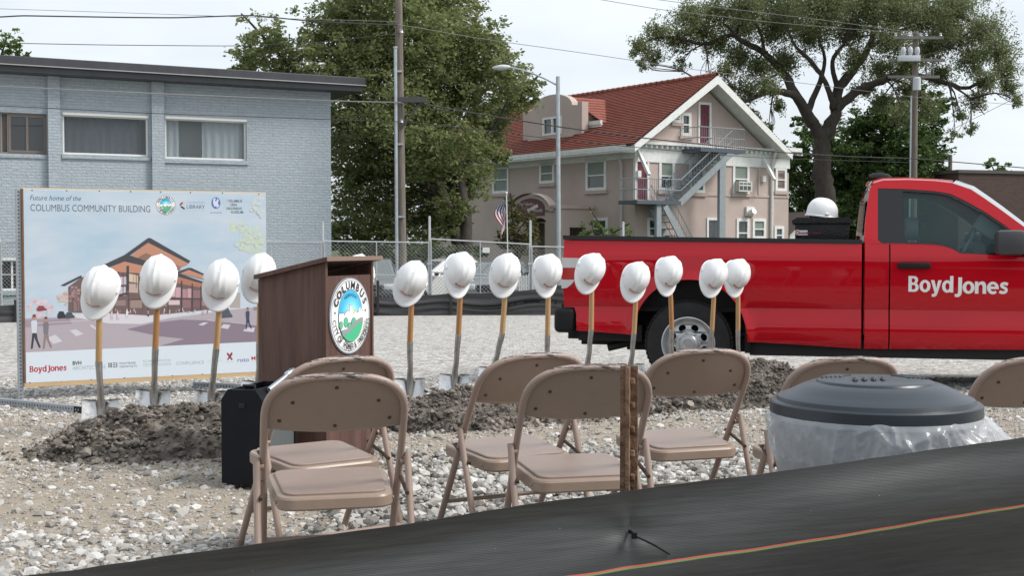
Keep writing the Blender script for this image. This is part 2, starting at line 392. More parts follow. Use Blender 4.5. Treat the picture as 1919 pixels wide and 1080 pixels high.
m = MB(); m.box((-80, 54.5, -1.05), (60, 54.75, -.86)); tag(m.build("kerb", pm("kerb_concrete", (.35, .34, .32), .85, var=.15), smooth=False), kind="structure")

# ------------------------------------------------------------------ buildings
white_paint = pm("white_trim_paint", (.72, .73, .72), .55, var=.08, vscale=5)
dark_glass = pm("dark_window_glass", (.02, .025, .03), .05, spec=.8)

# --- grey-blue brick building on the left
bluebrick = brickmat("painted_brick", (.36, .415, .46), (.39, .445, .49), (.33, .38, .42), bw=.30, bh=.095, ms=.012, bump=.75, paintvar=.07)
PB = Plane(*at(621, 455, 45.0).xy, .888, .46)
BLD = empty("brick_building", (PB.o.x, PB.o.y, -.95), PB.ang, "pale blue-grey painted brick building with a dark metal flat roof, left of the leafy tree", "building")
def pb(px, py):
    u, z = PB.uv(px, py); return (u, z + .95)
wins = [(118, 217, 278, 291), (310, 224, 462, 299), (-120, 209, 88, 287), (-30, 487, 38, 545)]
wq = []
for a, b_, c, d in wins:
    u0, z0 = pb(a, d); u1, z1 = pb(c, b_); u0b, z0b = pb(a, b_); wq.append((u0, u1, (z0 + pb(c, d)[1]) / 2, (z1 + z0b) / 2))
topz = pb(621, 173)[1]
m = MB(); hl = [[(u0, z0), (u0, z1), (u1, z1), (u1, z0)] for u0, u1, z0, z1 in wq]
m.prism([(-22, 0), (0, 0), (0, topz), (-22, topz)], 0, .3, holes=hl)
m.box((-.3, .3, 0), (0, 14, topz)); m.box((-22, 13.7, 0), (-.3, 14, topz)); m.box((-22, .3, 0), (-21.7, 13.7, topz))
m.build("wall", bluebrick, BLD, smooth=False)
m = MB(); m.box((-21.7, 1.2, 0), (-.3, 1.3, topz - .02)); m.box((-21.7, .3, topz - .3), (-.3, 1.2, topz - .2))
m.build("interior", pm("pale_plaster", (.62, .64, .62), .9), BLD, smooth=False)
for x0 in (89, 283):
    u0 = pb(x0, 250)[0]; u1 = pb(x0 + 23, 250)[0]
    m = MB(); m.box((u0, -.16, 0), (u1, -.001, topz - .003)); m.build("pilaster", bluebrick, BLD, smooth=False)
roofm = pm("dark_roof_metal", (.045, .048, .055), .45, var=.15, vscale=2, bump=.15, bscale=1.5, stretch=(1, 1, .2))
zt = pb(683, 152)[1]; u_r = pb(683, 160)[0]
m = MB(); m.box((-24, -.75, topz), (u_r - .35, 15, topz + .20)); m.box((-24, -.85, topz + .20), (u_r - .28, 15.1, topz + .47), .02)
RF = m.build("roof", roofm, BLD, smooth=False)
m = MB(); m.box((-24, -.875, topz + .185), (u_r - .26, -.852, topz + .215)); m.build("drip_edge", pm("bare_drip_metal", (.4, .4, .4), .4, .6), RF, smooth=False)
frame_w = pm("white_window_frame", (.75, .75, .73), .4); frame_b = pm("bronze_window_frame", (.16, .13, .11), .5)
pane_m = glassmat("window_pane", (.22, .24, .25), .25, .03, (.92, .95, .97))  # grey veil in the pane colour stands in for reflected sky
cur_w = pm("white_curtain", (.75, .78, .78), .9); cur_d = pm("dark_curtain", (.05, .06, .09), .9, var=.6, vscale=2.5, stretch=(2.5, 1, .15))
def curtain(u0, u1, z0, z1, mt, par, name="curtain"):
    m = MB(); n_ = max(8, int((u1 - u0) * 30)); m.grid(lambda a, b: (u0 + (u1 - u0) * a, .28 + .04 * math.sin(a * (u1 - u0) * 24 + .6 * math.sin(a * 9)), z0 + (z1 - z0) * b), n_, 1)
    return m.build(name, mt, par, ang=80)
def frame(u0, u1, z0, z1, t, y0, y1, mt, par, mull=(), name="window"):
    m = MB(); ho = [[]]; xs = [u0] + list(mull) + [u1]; holes = []
    for a, b in zip(xs, xs[1:]): holes.append([(a + t / (1 if a == u0 else 2), z0 + t), (a + t / (1 if a == u0 else 2), z1 - t), (b - t / (1 if b == u1 else 2), z1 - t), (b - t / (1 if b == u1 else 2), z0 + t)])
    m.prism([(u0, z0), (u1, z0), (u1, z1), (u0, z1)], y0, y1, holes=holes); return m.build(name, mt, par, smooth=False)
for i, (u0, u1, z0, z1) in enumerate(wq):
    if i == 2:   # bronze grouped window in a recessed grey panel
        w = frame(u0, u1, z0, z1, .05, .1, .2, pm("grey_infill_panel", (.22, .22, .22), .7), BLD, (u1 - 1.35, u1 - 1.15, u1 - 2.6), "window")
        for a, b in ((u1 - 1.14, u1 - .04), (u1 - 2.55, u1 - 1.37)):
            f = frame(a, b, z0 + .05, z1 - .05, .07, .08, .16, frame_b, w, ((a + b) / 2,), "frame")
            m = MB(); m.box((a + .03, .12, z0 + .08), (b - .03, .13, z1 - .08)); m.build("pane", dark_glass, w, smooth=False)
        m = MB(); m.box((u0 + .04, .22, z0 + .04), (u1 - .04, .23, z1 - .04)); m.build("backing", frame_b, w, smooth=False)
        m = MB(); m.box((u0, -.05, z0 - .12), (u1, .1, z0 - .02)); m.build("sill", bluebrick, w, smooth=False)
        continue
    w = frame(u0, u1, z0, z1, .06, .1, .2, frame_w, BLD, () if i < 2 else ((u0 + u1) / 2 + .3,))
    m = MB(); m.box((u0 + .03, .14, z0 + .03), (u1 - .03, .15, z1 - .03)); m.build("pane", pane_m if i < 2 else dark_glass, w, smooth=False)
    m = MB(); m.box((u0 - .05, -.06, z0 - .14), (u1 + .05, .1, z0 - .02)); m.build("sill", bluebrick, w, smooth=False)
    m = MB(); m.box((u0, -.03, z1 - .02), (u1, .1, z1 + .05)); m.build("head_flashing", frame_w, w, smooth=False)
    if i == 0:
        curtain(u0, u1 - .25, z0, z1, cur_d, w)
    if i == 1:
        curtain(u0, u0 + .5, z0, z1, cur_w, w); curtain(u1 - 1.45, u1 - .05, z0, z1, cur_w, w)
        m = MB(); m.obox(((u0 + u1) / 2 + .05, .8, z0 + .12), (1.3, .3, .22), (0, 0, 0), .05); m.obox(((u0 + u1) / 2 + .1, .8, z0 + .3), (.18, .2, .2), (0, 0, 0), .05); m.build("sofa", pm("grey_sofa", (.12, .13, .14), .9), w)

# --- stucco corner house with red tiled roof
PU = (math.sin(R(55)), math.cos(R(55)))                     # along the gable side
HC = at(1190, 455, 60.0)
PG = Plane(HC.x, HC.y, *PU)                                   # gable side
PE = Plane(HC.x, HC.y, -PU[1], PU[0])                        # eaves side, runs back to the left
HB = -1.0
HOUSE = empty("corner_house", (HC.x, HC.y, HB), PG.ang, "pink-beige stucco house with red tiled gable roof and outside metal stairs behind the pickup", "house")
# local frame: +x along the gable side, +y along the eaves side (back left)
def pg(px, py): u, z = PG.uv(px, py); return u, z - HB
def pe(px, py): u, z = PE.uv(px, py); return u, z - HB
stucco = pm("pink_stucco", (.435, .352, .318), .9, col2=(.51, .42, .385), vscale=.55, bump=.3, bscale=25, detail=10)
W = pg(1478, 340)[0]; L = 19.0; EZ = pg(1190, 297)[1]; FZ = pg(1190, 274)[1]
Wg = pg(1440, 300)[0]                                      # main gable width, the rest is a lower bay
def rect(fn, a, b, c, d):
    u0, z0 = fn(a, d); u1, z1 = fn(c, b); return (u0, u1, z0, z1)
gwin = {k: rect(pg, *v) for k, v in dict(adoor=(1311, 197, 1329, 268), awin=(1277, 214, 1293, 252), asmall=(1262, 214, 1275, 227), door2=(1193, 297, 1212, 374), w2=(1236, 303, 1262, 355), w2b=(1293, 303, 1319, 359), w2c=(1374, 310, 1402, 360), w2d=(1454, 317, 1472, 356), d1=(1327, 413, 1348, 468), w1=(1381, 412, 1402, 460), w1b=(1411, 412, 1433, 446), w1c=(1452, 426, 1467, 455), w1d=(1214, 410, 1230, 445)).items()}
mullion = {}
ewin = {k: rect(pe, *v) for k, v in dict(e1=(1135, 302, 1100, 354), e2=(1038, 308, 1013, 341), e3=(953, 313, 925, 360), l1=(1138, 411, 1098, 445)).items()}
PKu = Wg / 2 - .1; half = PKu + .75
PKz = pg(1340, 140)[1] - .2
slope = (PKz - FZ) / half
def gz_(u): return min(FZ + (u + .75) * slope, FZ + (2 * PKu + .75 - u) * slope)
m = MB()
out = [(0, 0), (W, 0), (W, EZ - .35), (Wg, EZ - .35), (Wg, gz_(Wg) - .3), (PKu, PKz - .45), (0, gz_(0) - .3)]
m.prism(out, 0, .25, holes=[[(r[0], r[2]), (r[0], r[3]), (r[1], r[3]), (r[1], r[2])] for r in gwin.values()])
m.prism([(.25, 0), (L, 0), (L, FZ - .05), (.25, FZ - .05)], 0, .25, plane='yz', holes=[[(r[0], r[2]), (r[0], r[3]), (r[1], r[3]), (r[1], r[2])] for r in ewin.values()])
m.box((W - .25, .25, 0), (W, L, EZ - .35)); m.box((0, L, 0), (W, L + .25, EZ - .4)); m.box((.25, .25, EZ - .6), (W - .25, L, EZ - .5))
m.build("wall", stucco, HOUSE, smooth=False)
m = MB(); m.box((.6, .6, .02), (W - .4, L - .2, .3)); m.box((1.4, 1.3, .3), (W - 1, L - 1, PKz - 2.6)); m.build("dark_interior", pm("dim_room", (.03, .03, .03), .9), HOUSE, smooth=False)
# tiles: courses stepping down the slope
tile = pm("red_clay_tile", (.185, .048, .031), .7, col2=(.285, .085, .054), vscale=3.5, detail=6)
def slope_tiles(mb, u_eave, z_eave, u_top, z_top, y0, y1, n=34):
    du, dz = (u_top - u_eave) / n, (z_top - z_eave) / n; s = 1 if du > 0 else -1
    nu = Vector((-dz * s, 0, abs(du))).normalized()
    for i in range(n):
        a = Vector((u_eave + du * i, 0, z_eave + dz * i)); b = a + Vector((du * 1.12, 0, dz * 1.12))
        for (p, q, o1, o2) in ((a, b, .075, .02),):
            p1, q1 = p + nu * o1, q + nu * o2
            mb._f([mb.bm.verts.new(k) for k in ((p1.x, y0, p1.z), (p1.x, y1, p1.z), (q1.x, y1, q1.z), (q1.x, y0, q1.z))])
            mb._f([mb.bm.verts.new(k) for k in ((p.x, y0, p.z), (p.x, y1, p.z), (p1.x, y1, p1.z), (p1.x, y0, p1.z))])
OV = .95
m = MB(); slope_tiles(m, -.85, FZ + .02, PKu, PKz, -OV, L + .9); slope_tiles(m, 2 * PKu + .85, FZ + .02, PKu, PKz, -OV, L + .9)
RT = m.build("roof", tile, HOUSE, smooth=False)
m = MB()
for k in range(48): m.lathe([(.11, 0), (.13, .02), (.10, .40), (0, .42)], 8, Matrix.Translation((PKu, -OV + k * .43, PKz + .06)) @ Matrix.Rotation(R(-90), 4, 'X'))
m.build("ridge_tile", tile, RT)
m = MB()
for y in np.arange(-OV + .3, L, .36):
    pass
for s, ue in ((1, -.85), (-1, 2 * PKu + .85)):   # soffit boards under each slope, barge boards on the gable
    m.prism([(ue, FZ - .12), (PKu, PKz - .14), (PKu, PKz - .24), (ue, FZ - .22)], -OV + .02, L + .8)
m.build("soffit", white_paint, HOUSE, smooth=False)
m = MB()
for ue in (-.88, 2 * PKu + .88):
    m.prism([(ue, FZ - .02), (PKu, PKz - .0), (PKu, PKz - .40), (ue, FZ - .34)], -OV - .06, -OV + .015)
m.build("barge_board", white_paint, HOUSE, smooth=False)
m = MB()   # eaves cornice, gable frieze and the bay cornice
m.box((-.8, -.02, FZ - .30), (.0, L, FZ - .02)); m.box((-.86, -.3, FZ - .12), (-.80, L, FZ + .06)); m.box((-.05, -.004, EZ + .02), (-.002, L, FZ - .30))
zf0, zf1 = pg(1300, 302)[1], pg(1300, 276)[1]
m.box((-.05, -.06, zf0 - .15), (W + .02, -.002, zf1)); m.box((-.3, -.32, zf1), (W + .25, -.002, zf1 + .12))
m.box((W - 1.6, -.45, zf1 + .02), (W + .5, L * .5, zf1 + .22))
for k in range(34): m.box((.1 + k * .33, -.24, zf1 - .14), (.2 + k * .33, -.06, zf1 - .001))
m.build("cornice", white_paint, HOUSE, smooth=False)
for u in (.12, Wg - .45): m = MB(); m.obox((u, -.42, zf1 - .85), (.14, .14, 1.5), (R(-34), 0, 0)); m.obox((u, -.1, zf1 - 1.4), (.2, .18, .3)); m.build("bracket", white_paint, HOUSE, smooth=False)
m = MB(); zb = pg(1400, 367)[1]; m.box((pg(1290, 367)[0], -.04, zb - .06), (W + .01, -.002, zb + .05)); m.box((pg(1420, 360)[0], -.05, zb), (pg(1424, 360)[0], -.002, zf0 - .15)); m.build("string_course", stucco, HOUSE, smooth=False)
glass_h = pm("house_window_glass", (.05, .06, .06), .05, spec=.7); blind = pm("green_window_blind", (.20, .24, .21), .6); maroon = pm("maroon_door_paint", (.13, .018, .035), .5)
def house_window(r, face, sash=True, shade=True, ac=False):
    u0, u1, z0, z1 = r; u0, u1 = min(u0, u1), max(u0, u1); pl = 'xz' if face == 'g' else 'yz'
    t = .09; zm = z0 + (z1 - z0) * .48
    m = MB(); hs = [[(u0 + t, z0 + t), (u0 + t, zm - .03), (u1 - t, zm - .03), (u1 - t, z0 + t)], [(u0 + t, zm + .03), (u0 + t, z1 - t), (u1 - t, z1 - t), (u1 - t, zm + .03)]]
    m.prism([(u0 - .06, z0 - .05), (u1 + .06, z0 - .05), (u1 + .06, z1 + .06), (u0 - .06, z1 + .06)], -.05, .08, plane=pl, holes=hs); w = m.build("window", white_paint, HOUSE, smooth=False)
    def bx(a, b, c, d, y0, y1, nm, mt):
        m = MB(); m.box(*(((a, y0, c), (b, y1, d)) if face == 'g' else ((y0, a, c), (y1, b, d)))); return m.build(nm, mt, w, smooth=False)
    bx(u0 + .04, u1 - .04, z0 + .04, z1 - .04, .02, .03, "pane", glass_h)
    if shade: bx(u0 + t, u1 - t, zm + .03 if sash else z0 + t, z1 - t, .005, .012, "blind", blind)
    bx(u0 - .15, u1 + .15, z0 - .22, z0 - .06, -.1, .0 - .002, "sill", stucco)
    if ac:
        bx(u0 + .06, u1 - .06, z0 + .02, zm - .12, -.35, -.055, "air_conditioner", pm("window_unit", (.55, .55, .53), .6))
        m = MB()
        for k in range(3): a = u0 + .1 + (u1 - u0 - .2) * k / 3; m.box((a, -.358, z0 + .1), (a + (u1 - u0) / 3 - .12, -.351, z0 + .3)); m.box((a, -.358, z0 + .38), (a + (u1 - u0) / 3 - .12, -.351, zm - .2))
        m.build("grille", glass_h, w, smooth=False)
for k, r in gwin.items():
    if 'door' in k or k == 'd1':
        u0, u1, z0, z1 = r; m = MB(); m.prism([(u0 - .12, z0), (u0, z0), (u0, z1), (u1, z1), (u1, z0), (u1 + .12, z0), (u1 + .12, z1 + .12), (u0 - .12, z1 + .12)], -.05, .1); d = m.build("door", white_paint, HOUSE, smooth=False)
        m = MB(); m.box((u0, .03, z0), (u1, .08, z1)); hw = (u1 - u0)
        for a in (.12, .56):
            for b, c in ((.06, .32), (.38, .72), (.78, .94)): m.box((u0 + hw * a, .02, z0 + (z1 - z0) * b), (u0 + hw * (a + .32), .031, z0 + (z1 - z0) * c), .008)
        m.build("leaf", maroon if k != 'd1' else glass_h, d, smooth=False)
    else: house_window(r, 'g', ac=k in ('w2c',), shade=k in ('w2', 'w2b', 'w2c', 'w1b'))
for k, r in ewin.items(): house_window(r, 'e', shade=k != 'l1', sash=k == 'e1')
m = MB(); u = pg(1444, 360)[0]; m.tube([(u - .1, -.5, zf1 + .05), (u, -.15, zf1 - .6), (u, -.1, zf1 - 1.0), (u, -.1, .1)], .075); m.build("downspout", white_paint, HOUSE); m = MB(); m.tube([(-.75, .9, FZ - .2), (-.2, .9, FZ - .55), (-.1, .9, FZ - .9), (-.1, .9, .1)], .07)
m.build("downspout", pm("pale_pipe", (.5, .46, .45), .5), HOUSE)
m = MB(); u, z = pg(1403, 399); m.box((u - .25, -.12, z - .15), (u + .3, -.002, z + .3)); m.lathe([(.0, -.1), (.16, -.08), (.16, .2), (.0, .22)], 12, Matrix.Translation((u - .1, -.3, z)) @ Matrix.Rotation(R(70), 4, 'X')); m.build("flood_light", white_paint, HOUSE)
# dormer with a shaped parapet
yd0, zd0 = pe(1080, 262); yd1, zd1 = pe(970, 262); zd0 = FZ + .05; xd = .35
def dz(py): return pe(1025, py)[1] * 1.0
dt = dz(176); ds = dz(197); ym = (yd0 + yd1) / 2; hwid = (yd1 - yd0) / 2
prof = [(yd0, zd0 - .3), (yd1, zd0 - .3), (yd1, ds), (yd1 - .35, ds), (yd1 - .35, ds - .15)]
prof += [(ym + (hwid - .8) * math.cos(a), ds - .1 + (dt - ds + .1) * math.sin(a)) for a in np.linspace(.0, math.pi, 14)]
prof += [(yd0 + .35, ds - .15), (yd0 + .35, ds), (yd0, ds)]
wy1, wz0 = pe(1008, 254); wy0, wz1 = pe(1042, 216); wz0 += 0; wr = (min(wy0, wy1), max(wy0, wy1), wz0, wz1)
m = MB(); m.prism(prof, xd, xd + .4, plane='yz', holes=[[(wr[0], wr[2]), (wr[0], wr[3]), (wr[1], wr[3]), (wr[1], wr[2])]])
m.box((xd + .4, yd0 + .3, zd0 - .3), (PKu, yd1 - .3, ds - .6)); m.box((xd - .12, yd0 + .6, wz0 - .25), (xd - .002, yd1 - .6, wz0 - .1)); DM = m.build("dormer", stucco, HOUSE, smooth=False)
m = MB(); m.prism([(wr[0] - .05, wz0), (wr[1] + .05, wz0), (wr[1] + .05, wz1), (wr[0] - .05, wz1)], xd - .03, xd + .1, plane='yz', holes=[[(wr[0] + .08 + i * (wr[1] - wr[0]) / 2, wz0 + .1), (wr[0] + .08 + i * (wr[1] - wr[0]) / 2, wz1 - .1), (wr[0] - .08 + (i + 1) * (wr[1] - wr[0]) / 2, wz1 - .1), (wr[0] - .08 + (i + 1) * (wr[1] - wr[0]) / 2, wz0 + .1)] for i in range(2)])
m.build("window", white_paint, DM, smooth=False)
m = MB(); m.box((xd + .05, wr[0], wz0), (xd + .06, wr[1], wz1)); m.build("pane", glass_h, DM, smooth=False)
m = MB(); zr = ds - .35
for i in range(9):
    y_a, y_b = yd0 - .9 + i * .32, yd0 - .9 + (i + 1.15) * .32
    z_a, z_b = zr - .75 + i * .17, zr - .75 + (i + 1.15) * .17
    for q in (((xd + .6, y_a, z_a + .06), (4.2, y_a, z_a + .06), (4.2, y_b, z_b), (xd + .6, y_b, z_b)), ((xd + .6, y_a, z_a), (4.2, y_a, z_a), (4.2, y_a, z_a + .06), (xd + .6, y_a, z_a + .06))): m.poly(q)
m.build("dormer_roof", tile, DM, smooth=False)
m = MB(); m.box((xd + .5, yd0 - .85, zr - .98), (3.6, yd0 + .3, zr - .8)); m.box((xd + .45, yd0 - .9, zr - .82), (xd + .58, yd0 + 1.0, zr - .62), .0)
for k in range(4): m.box((xd + .9 + k * .6, yd0 - .8, zr - 1.15), (xd + 1.05 + k * .6, yd0 - .0, zr - .98))
m.build("dormer_eaves", white_paint, DM, smooth=False)
# porch with arched sign
ya, zt_ = pe(1076, 392); yb = pe(966, 392)[0]; dep = 2.2; zs = pe(1020, 378)[1]
def porch_at(px, py):  # front plane of the porch, dep metres out from the eaves wall
    q = Plane(HC.x - dep * PU[0], HC.y - dep * PU[1], -PU[1], PU[0]).uv(px, py); return q[0], q[1] - HB
y0p, _ = porch_at(1046, 400); y1p, _ = porch_at(966, 400); zc = porch_at(1010, 392)[1]; ztop = porch_at(995, 366)[1]
ym = (y0p + 1.1 + y1p) / 2
arch = [(ym + 1.75 * math.cos(a), zc - .2 + (ztop - zc + .2) * math.sin(a)) for a in np.linspace(0, math.pi, 18)]
op = [(porch_at(1021, 440)[0], 0.02), (porch_at(1021, 440)[0], porch_at(1015, 418)[1])] + [(porch_at(1010, 440)[0] + .62 * math.cos(a), porch_at(1010, 418)[1] + .25 * math.sin(a)) for a in np.linspace(.15, math.pi - .15, 8)] + [(porch_at(999, 440)[0], porch_at(999, 418)[1]), (porch_at(999, 440)[0], .02)]
m = MB(); m.prism([(y0p, 0), (y1p, 0), (y1p, zc)] + [p for p in arch[::-1]] + [(y0p, zc)], -dep, -dep + .3, plane='yz', holes=[op])
m.box((-dep + .3, y0p, 0), (-1.5, y0p + .3, zc)); m.box((-.5, y0p, 0), (-.001, y0p + .3, zc)); m.box((-1.5, y0p, zc - .9), (-.5, y0p + .3, zc)); m.box((-dep + .3, y1p - .3, 0), (-.001, y1p, zc)); m.box((-dep + .3, y0p + .3, zc - .25), (-.001, y1p - .3, zc - .05))
m.box((-dep - .08, y0p - .08, zc), (-.001, y0p + .55, zc + .16)); m.box((-dep - .08, ym - 2.0, zc - .12), (-dep + .35, ym - 1.72, zc + .1))
m.grid(lambda a, b: (-dep - .1 + .45 * b, ym + 1.85 * math.cos(math.pi * a), zc - .2 + (ztop - zc + .3) * math.sin(math.pi * a)), 20, 1)
PO = m.build("porch", stucco, HOUSE, smooth=False)
A = Art(.004); mar = hexc("5a1f28"); s0, zs0 = porch_at(1021, 404); s1 = porch_at(968, 404)[0]; zs1 = porch_at(995, 370)[1]
# sign lettering read from the front: local x grows to the right, which is -y of the house
wS = s1 - s0; sg = [(0, 0), (wS, 0), (wS, (zs1 - zs0) * .45)] + [(wS / 2 + wS / 2 * math.cos(a), (zs1 - zs0) * (.45 + .5 * math.sin(a))) for a in np.linspace(.1, math.pi - .1, 12)] + [(0, (zs1 - zs0) * .45)]
A.poly(sg, mar); wh = hexc("d8cfcf")
A.text("The Columbus", wS * .1, (zs1 - zs0) * .56, .17, wh, w=wS * .56); A.text("House", wS * .6, (zs1 - zs0) * .2, .2, wh, w=wS * .33)
A.poly([(wS * .43, (zs1 - zs0) * .22), (wS * .8, (zs1 - zs0) * .46), (wS * .76, (zs1 - zs0) * .62), (wS * .39, (zs1 - zs0) * .38)], wh)
A.text("SUITE", 0, 0, .13, mar, w=wS * .3, fn=lambda x, y: (wS * .47 + x * .83 - y * .55, (zs1 - zs0) * .29 + x * .5 + y * .83))
A.build("porch_sign", PO, fn=lambda x, d, z: (-dep - .02 + d, s1 - x, zs0 + z))
m = MB(); yl, zl = pe(1073, 395); m.tube([(-1.2, yl, 0), (-1.2, yl, zl - .25)], .04); m.lathe([(.05, -.3), (.14, .15), (.16, .17), (.05, .3), (.0, .38)], 4, Matrix.Translation((-1.2, yl, zl))); m.build("lantern", pm("black_iron", (.02, .02, .02), .5), HOUSE)
# outside stairs
steel = pm("blue_grey_steel", (.26, .295, .32), .5, var=.1); dsteel = pm("dark_blue_steel", (.07, .09, .115), .55)
SD = 1.3
def ps(px, py): q = Plane(HC.x + SD * PU[1], HC.y - SD * PU[0], *PU).uv(px, py); return q[0], q[1] - HB
ST = empty("fire_stair", (0, 0, 0)); ST.parent = HOUSE
b0, t0 = ps(1275, 376), ps(1372, 282); lz = ps(1230, 376)[1]; tz = ps(1350, 279)[1]; g0, g1 = ps(1247, 384), (ps(1325, 470)[0], .15)
def flight(p, q, n, name):
    m = MB(); d = Vector((q[0] - p[0], 0, q[1] - p[1])); a = math.atan2(d.z, d.x)
    for y in (-SD, -SD + 1.0): m.obox(((p[0] + q[0]) / 2, y, (p[1] + q[1]) / 2 - .1), (d.length + .1, .06, .3), (0, -a, 0))
    m.build("stringer", steel, ST, smooth=False)
    m = MB()
    for k in range(n): t = (k + .5) / n; m.box((p[0] + d.x * t - .14, -SD + .03, p[1] + d.z * t - .02), (p[0] + d.x * t + .14, -SD + .97, p[1] + d.z * t + .02))
    m.build("tread", steel, ST, smooth=False)
    m = MB()
    for y in (-SD, -SD + 1.0):
        for h in (.45, .95): m.tube([(p[0], y, p[1] + h), (q[0], y, q[1] + h)], .025, 5)
        for k in range(int(n * 1.4) + 1): t = k / int(n * 1.4); m.tube([(p[0] + d.x * t, y, p[1] + d.z * t), (p[0] + d.x * t, y, p[1] + d.z * t + .95)], .013, 4)
    m.build("railing", steel, ST, smooth=False)
flight(b0, t0, 14, "upper"); flight(g0, g1, 12, "lower")
def deck(u0, u1, z, name):
    m = MB(); m.box((u0, -SD - .05, z - .17), (u1, -.01, z)); m.build("landing", dsteel, ST, smooth=False)
    m = MB()
    for a, b in (((u0, -SD), (u1, -SD)), ((u0, -SD), (u0, -.06))):
        for h in (.5, 1.0): m.tube([(*a, z + h), (*b, z + h)], .025, 5)
        nn = int(math.hypot(b[0] - a[0], b[1] - a[1]) / .13)
        for k in range(nn + 1): t = k / nn; m.tube([(a[0] + (b[0] - a[0]) * t, a[1] + (b[1] - a[1]) * t, z), (a[0] + (b[0] - a[0]) * t, a[1] + (b[1] - a[1]) * t, z + 1.0)], .013, 4)
    m.build("railing", steel, ST, smooth=False)
deck(ps(1193, 375)[0], b0[0], lz, "l"); deck(ps(1312, 275)[0], ps(1395, 275)[0], tz, "u")
m = MB()
for x0, x1, z in ((1231, 1243, lz - .17), (1349, 1363, tz - .17)): a, b = ps(x0, 400)[0], ps(x1, 400)[0]; m.box((a + .04, -SD + .05, 0), (b - .06, -SD + .22, z))
m.build("post", steel, ST, smooth=False)

# --- brick building far right, small white-gabled shed
rb = brickmat("dark_red_brick", (.060, .034, .028), (.085, .047, .037), (.075, .06, .055), bw=.34, bh=.13, bump=.3)
p = at(1795, 455, 88); q = Plane(p.x, p.y, .95, .3)
o = empty("brick_building", (p.x, p.y, -1), q.ang, "low dark red brick building behind the pickup's cab at the right edge", "building")
h = q.uv(1795, 324)[1] + 1
m = MB(); m.box((0, 0, 0), (34, 20, h)); m.build("wall", rb, o, smooth=False)
m = MB(); m.box((-.1, -.1, h), (34.1, 20.1, h + .22)); m.build("parapet", pm("dark_coping", (.10, .09, .085), .8), o, smooth=False)
p = at(1480, 455, 72); o = empty("shed", (p.x, p.y, -1), R(20), "small white shed gable peeping out right of the stucco house", "shed")
m = MB(); m.prism([(0, 0), (2.4, 0), (2.4, 2.7), (1.2, 3.7), (0, 2.7)], 0, 3); m.build("wall", white_paint, o, smooth=False)
m = MB(); m.prism([(-.2, 2.6), (1.2, 3.78), (2.6, 2.6), (2.6, 2.75), (1.2, 3.95), (-.2, 2.75)], -.25, 3.2); m.build("roof", pm("brown_shingle", (.10, .07, .06), .8), o, smooth=False)
# ------------------------------------------------------------------ trees
bark = pm("tree_bark", (.038, .031, .026), .95, col2=(.075, .064, .054), vscale=6, bump=.9, bscale=9, stretch=(1, 1, .25), detail=8)
def leaves(clumps, n_per, size, droop=0.0, thin=0.0, shell=.55, aspect=2.2, seed=0):
    """leaf faces spread through many small sprays inside each clump; clumps = (centre, rx, ry, rz)"""
    g = np.random.default_rng(seed); P = []; S = []
    for (c, rx, ry, rz) in clumps:
        n = int(n_per * (rx * rz))
        ns = max(3, n // 26)                                  # sprays in the clump
        d = g.normal(size=(ns, 3)); d /= np.linalg.norm(d, axis=1)[:, None]
        r = (shell + (1 - shell) * g.random(ns)) ** .7; r *= (1 + .36 * g.normal(size=ns))
        sc_ = np.array(c) + d * r[:, None] * np.array([rx, ry, rz])
        k = g.integers(0, ns, n); off = g.normal(size=(n, 3)) * np.array([1, 1, .6 + droop]) * (.16 * (rx + rz) / 2) ** .75 * .62
        off[:, 2] -= droop * np.abs(off[:, 0]) * .9
        P.append(sc_[k] + off)
    P = np.concatenate(P); n = len(P)
    a = g.normal(size=(n, 3)); a[:, 2] = a[:, 2] * .55 - droop * 1.2; a /= np.linalg.norm(a, axis=1)[:, None]
    b = np.cross(a, g.normal(size=(n, 3))); b /= np.linalg.norm(b, axis=1)[:, None]
    L_ = size * (.6 + .8 * g.random(n))[:, None]; Wd = L_ / aspect
    V = np.stack([P - a * L_ * .5, P + b * Wd * .5, P + a * L_ * .5, P - b * Wd * .5], 1).reshape(-1, 3)
    return V, np.arange(4 * n).reshape(n, 4)
def limb(m, pts, r0, r1, n=8, wob=.12, seed=0):
    g = random.Random(seed); P = []; Rr = []; pts = [Vector(p) for p in pts]; K = 5
    for i in range(len(pts) - 1):
        p0, p1, p2, p3 = pts[max(i - 1, 0)], pts[i], pts[i + 1], pts[min(i + 2, len(pts) - 1)]
        for k in range(K + (i == len(pts) - 2)):
            t = k / K; q = .5 * ((2 * p1) + (p2 - p0) * t + (2 * p0 - 5 * p1 + 4 * p2 - p3) * t * t + (3 * p1 - p0 - 3 * p2 + p3) * t ** 3)
            P.append(q); Rr.append(0)
    N = len(P)
    for i in range(N):
        t = i / (N - 1); Rr[i] = (r0 + (r1 - r0) * t ** .8) * (1 + .08 * g.uniform(-1, 1))
        P[i] = P[i] + Vector((g.uniform(-1, 1), g.uniform(-1, 1), g.uniform(-1, 1))) * wob * Rr[i] * 2
    m.tube(P, Rr, n); return P
def clump_px(lst, Y, dep, g, s=1.0):
    out = []
    for c in lst:
        x, y, r = c[:3]; yy = Y + (c[3] if len(c) > 3 else g.uniform(-dep, dep)); k = yy / FPX; p = at(x, y, yy)
        out.append((p, r * k * s, max(r * k * s, .6), r * k * .85 * s))
    return out
lm1 = leafmat("leaf_green", (.14, .18, .07), (.225, .265, .11), (.32, .345, .16), .55)
lm2 = leafmat("leaf_locust", (.105, .135, .06), (.18, .215, .10), (.27, .295, .15), .52)
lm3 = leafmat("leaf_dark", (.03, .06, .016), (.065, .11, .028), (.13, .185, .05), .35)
lm4 = leafmat("leaf_fresh", (.08, .14, .03), (.13, .20, .05), (.18, .26, .07), .45)
